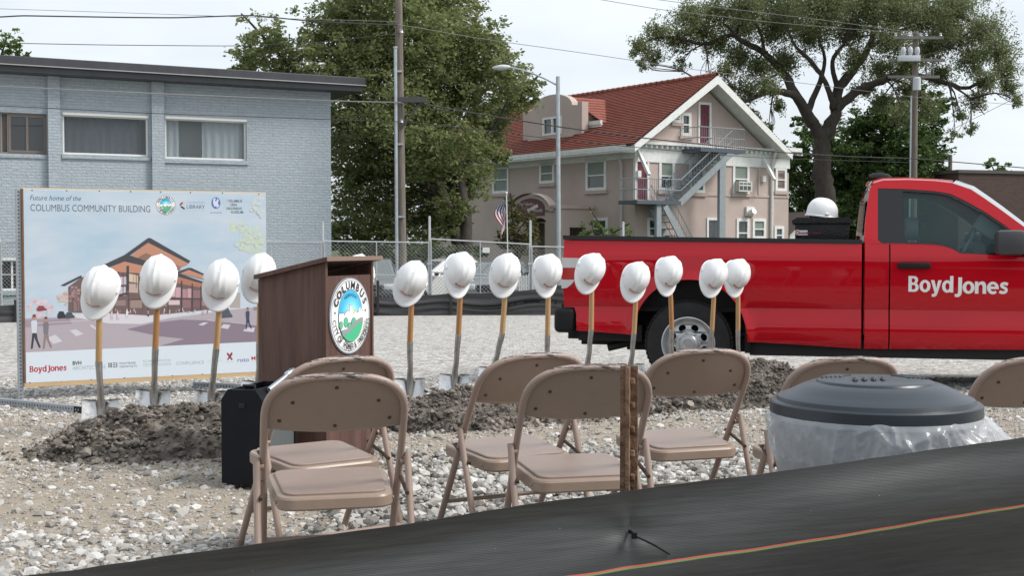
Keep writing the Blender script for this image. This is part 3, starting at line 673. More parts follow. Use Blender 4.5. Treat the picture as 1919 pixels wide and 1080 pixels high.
lm5 = leafmat("leaf_olive", (.05, .06, .02), (.09, .10, .03), (.16, .13, .045), .3)
def tree(name, Y, clumps, base_px, base_r, lf, n_per, size, label, cat="tree", top_px=None, droop=0, limbs=(), seed=1, group=None, nl=9, shell=.55, dep=2.5, limb_r=.16):
    g = random.Random(seed); bx = at(base_px, 455, Y).x; gzv = gz(Y)
    root = empty(name, (bx, Y, gzv), 0, label, cat, group); off = Vector((bx, Y, gzv))
    cl = clump_px(clumps, Y, dep, g, 1.03 if droop else 1.0); cl = [(c - off, a, b, d) for c, a, b, d in cl]
    m = MB(); cz = sorted(c[0].z for c in cl); low = cz[len(cz) // 4]; cx = sum(c[0].x for c in cl) / len(cl); cy = sum(c[0].y for c in cl) / len(cl)
    tp = Vector((cx * .5, cy * .5, low * .9))
    if len(limbs) < 5: limb(m, [(0, 0, -.2), (cx * .1, 0, low * .4), tp], base_r, base_r * .6, 12, .05, seed)
    lp_ = [Vector(p) - off for pl, _, _ in limbs for p in pl]
    for k, c in enumerate(cl):
        if len(limbs) > 4:       # twigs from the nearest limb into each spray of leaves
            q = min(lp_, key=lambda v: (v - c[0]).length); mid = q.lerp(c[0], .55) + Vector((0, 0, .12 * (q - c[0]).length)); limb(m, [q, mid, c[0]], min(.09, .03 + .02 * (q - c[0]).length), .015, 5, .1, seed + k)
            for _ in range(3): limb(m, [mid, c[0].lerp(mid, .3) + Vector((g.uniform(-.5, .5), g.uniform(-.5, .5), g.uniform(-.2, .3))), c[0] + Vector((g.uniform(-1, 1), g.uniform(-1, 1), g.uniform(-.7, .5))) * c[1]], .03, .01, 4, .1, seed + k + _)
        elif k % max(1, len(cl) // nl) == 0:
            mid = tp.lerp(c[0], .5) + Vector((g.uniform(-.3, .3), g.uniform(-.3, .3), -.1 * abs(c[0].x)))
            limb(m, [tp * g.uniform(.75, 1.0), mid, c[0], c[0] + (c[0] - mid) * .3], base_r * .32, .03, 6, .1, seed + k)
    for j, (pl, r0, r1) in enumerate(limbs): limb(m, [Vector(p) - off for p in pl], r0 * (.85 if j else .95), r1 * .8, 8, .1, seed + 50 + j)
    m.build("trunk", bark, root, ang=60)
    V, F = leaves(cl, n_per, size, droop, seed=seed, shell=shell); np_mesh("crown", V, F, lf, root)
    return root
# the big leafy tree behind the utility pole
big = [(500, 75, 42), (470, 110, 36), (535, 115, 45), (455, 140, 25), (560, 165, 42), (600, 70, 50), (625, 130, 60), (680, 40, 75), (690, 120, 70), (760, 30, 80), (830, 30, 65), (770, 110, 85), (855, 90, 65), (905, 75, 45), (900, 130, 60), (955, 145, 42), (985, 165, 28), (960, 190, 36), (860, 180, 70), (920, 215, 42), (790, 200, 80), (720, 210, 75), (660, 210, 60), (690, 290, 65), (780, 290, 75), (860, 275, 60), (905, 280, 36), (660, 330, 50), (730, 360, 65), (820, 350, 65), (880, 340, 40), (660, 400, 42), (710, 425, 50), (780, 420, 55), (840, 410, 40), (640, 270, 40), (810, -30, 70), (720, -40, 70), (640, 20, 45), (940, 300, 18), (925, 245, 24), (640, 440, 40), (690, 470, 40), (770, 470, 40)]
tree("leafy_tree", 57, big, 872, .42, lm1, 1900, .20, "tall dense leafy green tree behind the utility pole and beside the stucco house", seed=3, nl=16, dep=2.6,
     limbs=[([at(872, 470, 57), at(872, 400, 57), at(850, 300, 57.2), at(800, 150, 57.5), at(780, 20, 57.5)], .38, .08), ([at(860, 330, 57), at(930, 230, 56.5), at(960, 170, 56)], .16, .04), ([at(800, 160, 57.5), at(700, 110, 57.4), at(600, 140, 57), at(520, 110, 57)], .14, .03)])
# honey locust with open limbs at right
YL = 76
def lp(pts, dy=0): return [at(x, y, YL + dy * i / max(1, len(pts) - 1)) for i, (x, y) in enumerate(pts)]
LIMBS = [
 (lp([(1545, 430), (1545, 360), (1541, 310), (1541, 255)]), .78, .60),
 (lp([(1541, 265), (1512, 210), (1490, 180), (1450, 170), (1413, 183), (1372, 200)], -3), .46, .10),
 (lp([(1530, 240), (1494, 184), (1467, 135), (1431, 99), (1391, 77), (1369, 65), (1320, 82), (1244, 68), (1190, 88)], 2), .42, .05),
 (lp([(1545, 255), (1566, 213), (1570, 170), (1600, 130), (1627, 90), (1640, 45), (1646, -30)], 1), .52, .16),
 (lp([(1515, 205), (1537, 150), (1545, 110), (1530, 60)], 2), .24, .08),
 (lp([(1562, 205), (1556, 178), (1538, 138), (1507, 102), (1489, 84), (1470, 40)], -2), .28, .07),
 (lp([(1566, 205), (1610, 169), (1662, 148), (1702, 139), (1778, 156), (1815, 164), (1876, 133), (1905, 100)], 3), .36, .05),
 (lp([(1569, 165), (1560, 115), (1585, 75), (1600, 20)], -2), .22, .06),
 (lp([(1431, 99), (1425, 60), (1400, 20), (1380, -20)], 1), .16, .05), (lp([(1625, 92), (1680, 60), (1740, 40), (1800, 30)], -2), .18, .04),
 (lp([(1778, 156), (1820, 185), (1845, 215)], 1), .10, .03), (lp([(1391, 77), (1350, 40), (1300, 30)], 1), .10, .03), (lp([(1660, 148), (1720, 110), (1780, 90)], 1), .12, .03)]
loc = [(1200, 85, 24), (1235, 60, 28), (1275, 75, 28), (1225, 105, 20), (1310, 55, 34), (1345, 80, 30), (1290, 25, 32), (1340, 20, 38), (1390, 45, 38), (1385, 105, 30), (1420, 125, 32), (1360, 130, 20), (1330, 150, 15), (1400, 10, 42), (1450, 50, 42), (1470, 110, 34), (1440, 160, 26), (1400, 170, 26), (1365, 165, 18), (1480, 20, 50), (1520, 60, 42), (1545, 10, 55), (1590, 55, 42), (1600, 110, 26), (1620, 10, 52), (1680, 20, 50), (1670, 80, 38), (1650, 130, 28), (1700, 120, 34), (1740, 30, 48), (1735, 90, 38), (1780, 70, 38), (1790, 20, 44), (1760, 140, 28), (1820, 110, 36), (1840, 55, 42), (1870, 90, 34), (1885, 130, 28), (1850, 150, 26), (1895, 165, 20), (1830, 185, 22), (1800, 215, 15), (1820, 240, 12), (1790, 250, 11), (1905, 190, 14), (1410, 215, 14), (1440, 240, 12), (1275, 120, 13), (1205, 120, 12), (1620, 165, 24), (1700, 165, 22), (1460, 200, 15), (1380, 200, 14), (1430, -20, 50), (1560, -30, 60), (1700, -30, 60), (1800, -10, 40), (1690, 215, 26), (1650, 190, 22), (1740, 200, 24)]
tree("locust_tree", YL, loc, 1545, .8, lm2, 2700, .15, "big spreading locust tree with dark open limbs behind the house and pickup", seed=5, droop=.55, limbs=LIMBS, nl=30, shell=.2, dep=3.5)
# darker trees behind the truck on the right
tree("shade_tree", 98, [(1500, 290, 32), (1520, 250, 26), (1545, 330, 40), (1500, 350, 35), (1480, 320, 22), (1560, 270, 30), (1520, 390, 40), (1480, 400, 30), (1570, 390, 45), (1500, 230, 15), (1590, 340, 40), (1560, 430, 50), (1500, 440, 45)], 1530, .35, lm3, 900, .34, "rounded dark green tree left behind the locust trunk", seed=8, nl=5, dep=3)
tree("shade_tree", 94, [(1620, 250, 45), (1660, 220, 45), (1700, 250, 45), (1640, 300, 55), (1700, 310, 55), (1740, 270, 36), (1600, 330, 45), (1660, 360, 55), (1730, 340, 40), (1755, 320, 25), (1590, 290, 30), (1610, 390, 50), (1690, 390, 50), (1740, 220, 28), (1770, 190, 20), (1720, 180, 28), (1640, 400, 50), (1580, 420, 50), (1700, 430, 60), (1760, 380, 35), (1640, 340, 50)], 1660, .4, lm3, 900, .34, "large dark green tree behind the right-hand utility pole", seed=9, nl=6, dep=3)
tree("far_tree", 130, [(1855, 302, 15), (1870, 310, 17), (1862, 325, 20), (1850, 330, 18), (1880, 328, 14)], 1864, .3, lm4, 260, .4, "small pale green tree top above the low brick building", seed=10, nl=3)
tree("far_tree", 120, [(1775, 325, 12), (1760, 335, 12), (1790, 330, 9)], 1772, .3, lm1, 260, .4, "low green shrub-like tree top at the left end of the low brick building", seed=12, nl=2)
tree("far_tree", 90, [(10, 80, 25), (35, 95, 22), (-20, 75, 35), (50, 105, 12), (-40, 110, 40), (20, 115, 25)], -10, .35, lm4, 420, .3, "yellow-green tree top showing over the left end of the blue-grey building's roof", seed=11, nl=4)
# shrubs in front of the house
tree("sapling", 55, [(1110, 420, 13), (1100, 438, 16), (1128, 430, 13), (1150, 432, 14), (1170, 425, 10), (1180, 440, 12), (1110, 398, 5), (1090, 420, 8), (1140, 445, 18), (1110, 450, 16), (1160, 450, 15), (1090, 450, 14)], 1130, .04, lm4, 1300, .13, "bright green young leafy shrub against the stucco wall behind the pickup bed", "shrub", seed=13, nl=6, shell=.1, dep=.5, limb_r=.03)
tree("bush", 52, [(958, 375, 12), (965, 400, 20), (985, 415, 20), (950, 420, 16), (970, 440, 26), (995, 445, 20), (950, 450, 20), (1000, 425, 12), (940, 395, 9), (975, 465, 25)], 970, .06, lm5, 2600, .13, "olive-brown bush beside the house porch, behind the small flag", "shrub", seed=14, nl=5, dep=.6)
# hedge-like growth under the big tree
tree("bush", 54, [(640, 460, 22), (680, 470, 22), (720, 475, 22), (760, 478, 24), (800, 476, 24), (840, 475, 22), (880, 472, 20), (905, 478, 14), (660, 490, 20), (740, 492, 22), (820, 492, 22)], 760, .06, lm3, 1100, .22, "low dark green shrubs under the big leafy tree behind the chain-link fence", "shrub", seed=15, nl=5, dep=.8)

# unseen wooded ridge added behind the camera to darken the pickup paint's reflections
m = MB(); m.grid(lambda a, b: (-150 + 300 * a, -55 - 14 * math.sin(math.pi * b) + 3 * mn.noise(Vector((a * 60, b * 6, 0))), -1.2 + (9 + 3.5 * mn.noise(Vector((a * 22, 0, 4))) + 1.5 * mn.noise(Vector((a * 90, b * 5, 8)))) * math.sin(math.pi * min(.5, b * .6))), 260, 10)
tag(m.build("added_reflection_ridge", pm("reflection_ridge_foliage", (.03, .05, .02), .9, col2=(.07, .10, .035), vscale=.6)), "far wood across the street, seen only mirrored in the pickup's paint", "wood", kind="stuff")

# ------------------------------------------------------------------ poles, lamp, wires
wood = pm("weathered_pole_wood", (.115, .095, .078), .9, col2=(.21, .185, .16), vscale=5, bump=.5, bscale=8, stretch=(6, 6, .3))
galv = pm("galvanised_steel", (.42, .46, .49), .45, .6, var=.12, vscale=3)
wire_m = pm("black_cable", (.03, .03, .03), .6); wire_g = pm("grey_cable", (.22, .22, .22), .5, .4); porc = pm("grey_porcelain", (.5, .52, .55), .3)
YP = 44.5; p = at(755, 455, YP); zb = gz(YP)
P1 = empty("utility_pole", (p.x, YP, zb), 0, "weathered wooden utility pole with a slim pipe beside it, in front of the leafy tree", "utility pole")
tp = at(745, -120, YP); m = MB(); m.tube([(0, 0, -.5), (tp.x - p.x, 0, tp.z - zb)], [.155, .125], 14); m.build("pole", wood, P1)
x1 = at(741, 90, YP - .3); m = MB(); m.tube([(at(744, 500, YP - .3).x - p.x, -.3, -.2), (x1.x - p.x, -.3, x1.z - zb)], .055, 8); m.tube([(x1.x - p.x, -.3, x1.z - zb), (x1.x - p.x, -.3, x1.z - zb + .06)], .075, 8)
for zz in (3.0, 5.5, 8): m.box((-.16 - zz * .012, -.3, zz), (.1 - zz * .012, -.05, zz + .06))
m.build("riser_pipe", galv, P1)
a1, a2 = at(765, 189, YP), at(800, 187, YP); m = MB(); m.box((a1.x - p.x - .3, -.3, a1.z - zb - .08), (a2.x - p.x, -.12, a1.z - zb + .1)); m.tube([(-.05, -.2, a1.z - zb - 1.0), (a2.x - p.x - .2, -.2, a1.z - zb - .06)], .035, 6); m.build("crossarm", pm("dark_fitting", (.06, .06, .065), .6), P1)
m = MB()
for y_ in (60, 192, 228): q = at(752, y_, YP); m.lathe([(0, -.06), (.07, -.05), (.05, 0), (.07, .05), (0, .06)], 10, Matrix.Translation((q.x - p.x + .02, -.2, q.z - zb)))
m.build("insulator", porc, P1)
YQ = 66.0; p = at(1711, 455, YQ); zb = gz(YQ)
P2 = empty("utility_pole", (p.x, YQ, zb), 0, "wooden utility pole with three transformer pots and stacked crossarms behind the pickup cab", "utility pole")
def l2(px, py): q = at(px, py, YQ); return q.x - p.x, q.z - zb
m = MB(); m.tube([(0, 0, -.5), (l2(1716, 58)[0], 0, l2(1716, 58)[1])], [.19, .14], 14); m.build("pole", wood, P2)
m = MB()
for (xa, xb, y_) in ((1674, 1765, 72), (1664, 1768, 114), (1662, 1758, 145)): a, z = l2(xa, y_); b, _ = l2(xb, y_); m.box((a, -.3, z - .07), (b, -.17, z + .07))
for xx in (1733, 1746): a, z = l2(xx, 145); m.box((a - .03, -.27, z), (a + .03, -.2, l2(xx, 114)[1]))
m.build("crossarm", pm("grey_crossarm", (.17, .16, .15), .85, var=.2), P2, smooth=False)
m = MB(); a, z = l2(1678, 117); b, z2 = l2(1719, 106); m.box((a, -.55, z), (b, -.31, z2), .02)
m.build("equipment_box", pm("pale_grey_steel", (.5, .53, .56), .45), P2); m = MB(); c, z3 = l2(1713, 160); m.lathe([(0, -.3), (.2, -.3), (.2, .3), (.15, .36), (0, .36)], 14, Matrix.Translation((c, -.45, z3)))
m.build("transformer_can", porc, P2)
for xx in (1688, 1701, 1714):
    a, z = l2(xx, 100); m = MB(); m.lathe([(0, -.24), (.07, -.22), (.13, 0), (.13, .16), (.08, .26), (0, .28)], 14, Matrix.Translation((a, -.43, z))); m.build("transformer_pot", porc, P2)
m = MB()
for xx in (1676, 1700, 1733, 1760): a, z = l2(xx, 66); m.lathe([(.03, -.1), (.08, -.05), (.05, 0), (.08, .05), (0, .1)], 8, Matrix.Translation((a, -.23, z)))
m.build("insulator", porc, P2)
m = MB(); m.tube([(l2(1706, 60)[0] - .02, -.22, 0), (l2(1706, 180)[0] - .02, -.22, l2(1706, 180)[1])], .045, 6); m.build("riser_pipe", galv, P2)
p = at(1779, 455, 90); o = empty("utility_pole", (p.x, 90, gz(90)), 0, "short distant wooden pole at the left end of the low brick building", "utility pole")
m = MB(); m.tube([(0, 0, -.3), (0, 0, at(1779, 290, 90).z - gz(90))], [.17, .14], 10); m.box((-.12, -.35, 5.6), (.5, -.1, 5.9)); m.build("pole", wood, o)
# street lamp
YS = 50.0; p = at(1047, 455, YS); zb = gz(YS); LMP = empty("street_lamp", (p.x, YS, zb), 0, "galvanised street lamp with curved arm and cobra head in front of the stucco house", "street lamp")
def ls(px, py): q = at(px, py, YS); return (q.x - p.x, 0, q.z - zb)
m = MB(); t = ls(1045.5, 143); m.tube([(0, 0, -.2), t], [.11, .075], 14); m.box((-.2, -.2, -.1), (.2, .2, .08)); m.build("pole", galv, LMP)
m = MB(); m.tube([ls(1045, 160), ls(1025, 149), ls(1000, 138), ls(975, 130), ls(955, 126)], .035, 8); m.build("arm", galv, LMP)
m = MB(); h = Vector(ls(938, 126)); m.grid(lambda a, b: (h.x + .38 - .76 * a, .15 * math.sin(math.pi * min(1, .12 + a * .95)) * math.cos(2 * math.pi * b), h.z + .02 - a * .03 + (.10 if math.sin(2 * math.pi * b) > 0 else .13) * math.sin(math.pi * min(1, .15 + a * .85)) * math.sin(2 * math.pi * b)), 14, 16); m.build("lamp_head", pm("pale_lamp_housing", (.55, .57, .58), .35), LMP)
# wires: photo points on a depth that runs from pole to pole
def wire(pts, Ys, r, label, mt=wire_m, n=10):
    P = []
    for i in range(len(pts) - 1):
        for k in range(n):
            t = k / n; P.append((pts[i][0] + (pts[i + 1][0] - pts[i][0]) * t, pts[i][1] + (pts[i + 1][1] - pts[i][1]) * t, i + t))
    P.append((*pts[-1], len(pts) - 1)); N = len(P)
    Q = [at(x, y, float(np.interp(x, [pts[0][0], pts[-1][0]], Ys))) for x, y, _ in P]
    for _ in range(3): Q = [Q[0]] + [(Q[i - 1] + Q[i] * 2 + Q[i + 1]) / 4 for i in range(1, N - 1)] + [Q[-1]]
    m = MB(); m.tube(Q, r, 5); tag(m.build("overhead_wire", mt), label, "wire", "overhead wires")

wire([(-60, 35), (40, 29), (100, 30), (220, 32), (330, 33), (470, 28), (590, 40), (745, 47)], (36.5, 44.3), .022, "dark sagging cable across the sky above the blue-grey building's roof")
wire([(-60, 14), (250, 24), (560, 35), (746, 40)], (36.5, 44.3), .008, "faint thin wire highest above the blue-grey roof", wire_g)
wire([(-60, 79), (200, 84), (440, 86), (600, 79), (748, 62)], (36.5, 44.3), .012, "thin wire just above the blue-grey building's roof edge")
wire([(-60, 159), (300, 176), (620, 189), (752, 192)], (36.3, 44.2), .022, "thick pale cable crossing the brick wall just below the flat roof", wire_g)
wire([(-60, 195), (300, 213), (620, 224), (752, 228)], (36.3, 44.2), .012, "thin wire crossing the brick wall just above the curtained windows")
wire([(800, 196), (900, 214), (1050, 238), (1200, 258), (1340, 273), (1480, 287), (1600, 294), (1712, 297), (1960, 318)], (44.2, 68), .026, "thick cable sagging from the left pole across the house to the right pole", wire_m)
wire([(757, 228), (900, 243), (1000, 256), (1150, 272), (1400, 295), (1712, 305)], (44.2, 66), .014, "thin lower wire from the left pole across the house front", wire_m)
wire([(745, 45), (900, 72), (1100, 100), (1300, 130), (1500, 155), (1712, 182), (1960, 200)], (44.2, 68), .012, "thin wire running from the left pole past the locust's fork", wire_g)
wire([(1085, -8), (1240, 18), (1450, 42), (1716, 64)], (60, 66), .014, "upper wire reaching the right pole's top crossarm from the left", wire_g)
wire([(1180, -8), (1350, 14), (1550, 38), (1735, 64)], (60, 66), .014, "second wire reaching the right pole's top crossarm", wire_g)
wire([(1716, 275), (1800, 235), (1919, 175), (1960, 150)], (66, 60), .012, "thin guy wire rising right from the right-hand pole", wire_g)
wire([(790, 190), (806, 204), (830, 206), (850, 204)], (44.2, 45), .02, "short drooping splice loop beside the left pole's crossarm")
# ------------------------------------------------------------------ chain-link fence panels, far silt fence, cars, flag
YF = 36.0
def chain_panel(xa, ya, xb, yb, label, sign=False):
    A_, B_ = at(xa, ya, YF), at(xb, yb, YF); g0 = gz(YF) + .05; w = B_.x - A_.x
    root = empty("chain_link_fence", (A_.x, YF, gz(YF)), 0, label, "fence", "chain-link site fence panels")
    za, zb2 = A_.z - gz(YF), B_.z - gz(YF)
    top = lambda x: za + (zb2 - za) * x / w
    m = MB(); r = .024
    m.tube([(0, 0, .05), (0, 0, za), (w, 0, zb2), (w, 0, .05)], r, 6); m.tube([(0, 0, .08), (w, 0, .08)], r, 6); m.tube([(0, 0, za - .93), (w, 0, zb2 - .93)], r * .8, 6); m.tube([(w * .5, 0, .05), (w * .5, 0, top(w * .5))], r * .7, 6)
    m.build("frame", galv_f, root)
    m = MB(); s = .11; hgt = min(za, zb2) - .06
    for k in range(int((w + hgt) / s)):
        a = k * s
        for sg in (0, 1):
            x0, z0 = (a, 0) if a <= w else (w, a - w); x1, z1 = (a - hgt, hgt) if a >= hgt else (0, a)
            p, q = ((x0, z0), (x1, z1)); 
            if sg: p, q = (w - p[0], p[1]), (w - q[0], q[1])
            m.tube([(p[0], .004 * sg, p[1] + .05), (q[0], .004 * sg, q[1] + .05)], .0042, 3, cap=False)
    m.build("chain_link", galv_d, root)
    if sign:
        m = MB(); c = at(911, 469, YF); m.box((c.x - A_.x - .1, -.03, c.z - gz(YF) - .075), (c.x - A_.x + .1, -.02, c.z - gz(YF) + .075)); m.build("notice_plate", white_paint, root, smooth=False)
galv_f = pm("galvanised_tube", (.55, .57, .58), .35, .5, var=.1); galv_d = pm("dull_wire", (.26, .27, .27), .5, .4)
for a in ((-190, 454, -4, 454, "chain-link fence panel farthest left, ending at the left picture edge"), (2, 453, 205, 453, "chain-link fence panel mostly hidden behind the left half of the project sign"), (209, 453, 409, 453, "chain-link fence panel hidden behind the right half of the project sign"), (412, 452, 603, 455, "chain-link fence panel between the project sign and the lectern top"), (608, 452, 803, 455, "chain-link fence panel right of the lectern in front of the grey pickup"), (808, 448, 992, 458, "chain-link fence panel with a small white notice plate"), (997, 462, 1180, 466, "chain-link fence panel running behind the red pickup's tailgate"), (1184, 466, 1380, 470, "chain-link fence panel hidden behind the red pickup's bed")):
    chain_panel(*a, sign=a[0] == 808)
for x, y, lb in ((0, 448, "fence post at the left edge beside the project sign"), (605, 418, "tall fence post just left of the lectern top"), (805, 407, "tall fence post left of the panel with the white notice"), (994, 415, "tall fence post by the flag, right of the white notice"), (1168, 418, "tall fence post rising above the pickup bed")):
    t = at(x, y, YF + .06); g = gz(YF); m = MB(); m.tube([(0, 0, -.3), (0, 0, t.z - g)], .034, 8); m.lathe([(.034, 0), (.04, .01), (0, .04)], 8, Matrix.Translation((0, 0, t.z - g)))
    for zz in (.6, 1.4): m.box((-.07, -.09, zz), (.07, .03, zz + .05))
    o = tag(m.build("fence_post", galv_f), lb, "fence post", "fence posts"); o.location = (t.x, YF + .06, g)
# far silt fence
silt_b = pm("black_silt_fabric", (.026, .026, .028), .3, spec=.6, var=.3, vscale=2, stretch=(.4, 1, 3))
SFP = [(-90, 572, 28.5), (40, 571, 29.3), (300, 566, 31.5), (700, 556, 34.6), (780, 553, 34.8), (850, 549, 35), (950, 547, 35.1), (1050, 535, 35.2), (1180, 531, 35.2), (1350, 530, 35.2)]
SF = empty("silt_fence", (0, 0, 0), 0, "long low black silt fence along the far edge of the gravel lot", "silt fence")
def sfp(t, v):
    j = t * (len(SFP) - 1); i = min(int(j), len(SFP) - 2); f = j - i
    x, y, Y = [SFP[i][k] + (SFP[i + 1][k] - SFP[i][k]) * f for k in range(3)]; T = at(x, y, Y); gb = gz(Y) - .03
    z = gb + (T.z - .03 * math.sin(f * math.pi) - gb) * v
    w = .10 * mn.noise(Vector((T.x * .35, z * 9 + 3 * mn.noise(Vector((T.x * .5, 0, 1))), 0))) * math.sin(math.pi * min(1, v * 1.05)) + .05 * math.sin(math.pi * f) * v
    return (T.x, Y + w, z)
m = MB(); m.grid(sfp, 320, 22); m.grid(lambda t, v: tuple(np.array(sfp(t, v)) + np.array((0, .006, 0))), 320, 22); m.build("fabric", silt_b, SF, ang=80)
for x, yt in ((30, 562), (708, 526), (845, 546), (949, 543), (1120, 528)):
    Y = float(np.interp(x, [p[0] for p in SFP], [p[2] for p in SFP])) - .06; t = at(x, yt, Y); m = MB(); m.box((t.x - .035, Y - .03, gz(Y) - .1), (t.x + .035, Y + .02, t.z)); m.build("stake", pm("dark_stake", (.03, .028, .025), .8), SF, smooth=False)
# parking lot and cars
m = MB(); m.box((-30, 38.6, -1.06), (30, 46.4, -.958)); tag(m.build("parking_lot", asphalt, smooth=False), kind="structure")
tyre_m = pm("black_rubber", (.014, .014, .015), .75, var=.3, vscale=12); rim_m = pm("silver_wheel", (.52, .53, .54), .35, .7)
blk = pm("black_plastic", (.015, .015, .017), .5); lampw = pm("clear_lamp", (.6, .62, .64), .12, spec=.8); wind = pm("windscreen_glass", (.13, .155, .155), .04, spec=1.0)
def car(x, Y, yaw, paint, label, pick=False, L_=4.7, Wd=1.86, H=1.62, hood=.98):
    root = empty("parked_car", (x, Y, -.955), yaw, label, "car")
    # local -y is the front; side outline (length, height)
    cab = [(-.5 * L_ + 1.15, hood + .02), (-.5 * L_ + 1.95, H - .05), (-.5 * L_ + 2.4, H), (.5 * L_ - (1.9 if pick else 1.1), H - .03), (.5 * L_ - (1.7 if pick else .35), hood + .05)]
    m = MB(); h = Wd / 2
    low = [(-.5 * L_, .32), (-.5 * L_ - .0, .75), (-.5 * L_ + .12, hood - .09), (-.5 * L_ + 1.2, hood + .03), (.5 * L_ - .05, hood + .06), (.5 * L_, .8), (.5 * L_, .34)]
    m.prism([(a, b) for a, b in low], -h, h, plane='yz')
    r = bmesh.ops.bevel(m.bm, geom=[e for e in m.bm.edges if len(e.link_faces) == 2 and e.calc_face_angle(0) > .4], offset=.07, segments=3, affect='EDGES', profile=.5)
    m.build("body", paint, root)
    m = MB(); q = h - .08
    Lr = [[(s * (q - (.20 if b > hood + .2 else 0)), a, b) for a, b in cab] for s in (-1, 1)]
    V0 = [m.bm.verts.new(p) for p in Lr[0]]; V1 = [m.bm.verts.new(p) for p in Lr[1]]
    m._f(V0); m._f(V1[::-1])
    for i in range(4): m._f([V0[i], V0[i + 1], V1[i + 1], V1[i]])
    m.build("cabin", paint, root, smooth=False)
    a, b = cab[0], cab[1]; nrm = Vector((0, -(b[1] - a[1]), b[0] - a[0])).normalized() * .012
    m = MB(); k = [.12, .92]; pts = []
    for t, ww in ((k[0], q - .09), (k[1], q - .25)):
        for s in (-1, 1): pts.append(Vector((s * ww, a[0] + (b[0] - a[0]) * t, a[1] + (b[1] - a[1]) * t)) + nrm)
    m.poly([pts[0], pts[1], pts[3], pts[2]]); m.build("windscreen", wind, root, smooth=False)
    for s in (-1, 1):
        m = MB(); y0, y1 = cab[0][0] + .55, cab[4][0] - .3; zz0, zz1 = hood + .09, H - .12
        f = lambda z: s * (q - .20 * min(1, (z - hood) / (.2 + 0)) * 1.0 + .012) if z > hood + .2 else s * (q + .012 - .20 * (z - hood) / max(.01, H - hood))
        X = lambda z: s * (q - .20 * (z - hood) / (H - hood) + .03)
        m.poly([(X(zz0), y0, zz0), (X(zz0), y1, zz0), (X(zz1), y1 - .25, zz1), (X(zz1), y0 + .5, zz1)]); m.build("side_window", wind, root, smooth=False)
    m = MB(); m.obox((0, -.5 * L_ - .0, .68), (Wd * .5, .06, .22), bev=.02); m.build("grille", blk, root)
    m = MB(); m.obox((0, -.5 * L_ - .03, .42), (Wd * .96, .14, .22), bev=.05); m.build("bumper", blk if pick else paint, root)
    for s in (-1, 1):
        m = MB(); m.obox((s * (h - .24), -.5 * L_ + .01, .72), (.36, .1, .2), (0, 0, s * .12), .04); m.build("headlight", lampw, root)
        m = MB(); m.obox((s * (h + .08), -.5 * L_ + 1.5, hood + .12), (.2, .1, .15), bev=.03); m.build("mirror", blk, root)
        for y in (-.5 * L_ + .9, .5 * L_ - .95):
            m = MB(); M = Matrix.Translation((s * (h - .08), y, .33)) @ Matrix.Rotation(R(90) * s, 4, 'Y'); m.lathe([(.20, -.1), (.31, -.1), (.335, -.06), (.335, .06), (.31, .1), (.20, .1)], 20, M); w = m.build("wheel", tyre_m, root)
            m = MB(); m.lathe([(.205, .06), (.19, .05), (.12, .07), (0, .08)], 16, M); m.build("rim", rim_m, w)
grey_c = pm("dark_grey_car_paint", (.20, .215, .23), .3, .2, coat=.6); white_c = pm("white_car_paint", (.7, .7, .7), .3, coat=.6); silv = pm("slate_car_paint", (.24, .26, .285), .3, .2, coat=.6)
car(at(690, 500, 42.5).x, 43.6, R(3), grey_c, "dark grey pickup parked nose-on behind the fence, right beside the lectern", True)
car(at(822, 500, 43.5).x, 44.4, R(-62), white_c, "white car parked behind the chain-link fence gate post", H=1.6, L_=4.2)
car(at(937, 500, 42.5).x, 43.6, R(-7), silv, "slate grey car parked nose-on below the white notice plate", H=1.52)
# white picket fence
x0, x1 = at(972, 500, 40).x, at(1006, 500, 40).x; pf = empty("picket_fence", (x0, 40, gz(40)), 0, "short white picket fence piece behind the chain-link fence beside the tall post", "picket fence")
m = MB(); zt = at(990, 508, 40).z - gz(40)
for k in range(8): a = k * (x1 - x0) / 8; hh = zt * (.86 + .14 * k / 7); m.prism([(a, .05), (a + .05, .05), (a + .05, hh - .05), (a + .025, hh), (a, hh - .05)], -.02, 0)
m.build("picket", white_paint, pf, smooth=False)
m = MB(); m.box((-.1, .001, .25), (x1 - x0, .03, .33)); m.box((-.1, .001, .75), (x1 - x0, .03, .83)); m.build("rail", white_paint, pf, smooth=False)
# flag on its pole
YG = 49.0; b = at(953, 480, YG); t = at(949, 362, YG); FP = empty("flagpole", (b.x, YG, gz(YG)), 0, "thin white flagpole with a ball top in front of the bush", "flagpole")
m = MB(); m.tube([(0, 0, 0), (t.x - b.x, 0, t.z - gz(YG))], .022, 8); m.build("pole", white_paint, FP); m = MB(); bmesh.ops.create_uvsphere(m.bm, u_segments=10, v_segments=8, radius=.055, matrix=Matrix.Translation((t.x - b.x, 0, t.z - gz(YG)))); m.build("finial", white_paint, FP)
A = Art(); red, whi, blu = hexc("8e2433"), hexc("d5d6da"), hexc("1d2a55"); NU, NV = 30, 13; ft, fb = at(949, 371, YG), at(947, 452, YG); Lf = ft.z - fb.z
def fl(i, j):
    u, v = i / NU, j / NV; fold = math.sin(v * 7.5 + u * 2) * .06
    # the hoist runs down the pole; the fly end sags so that the stripes fall steeply
    z = ft.z - v * .62 - u * (Lf - .62) * (1 - .12 * math.sin(v * 3)); x = ft.x - .03 - (.44 * math.sin(u * 2.2 + .15)) * (1 - .45 * v) * (.55 + .45 * math.sin(v * 5 + u * 3))
    return (x + .02 * v, YG - .03 - fold, z)
V = [fl(i, j) for i in range(NU + 1) for j in range(NV + 1)]; F = []; C = []
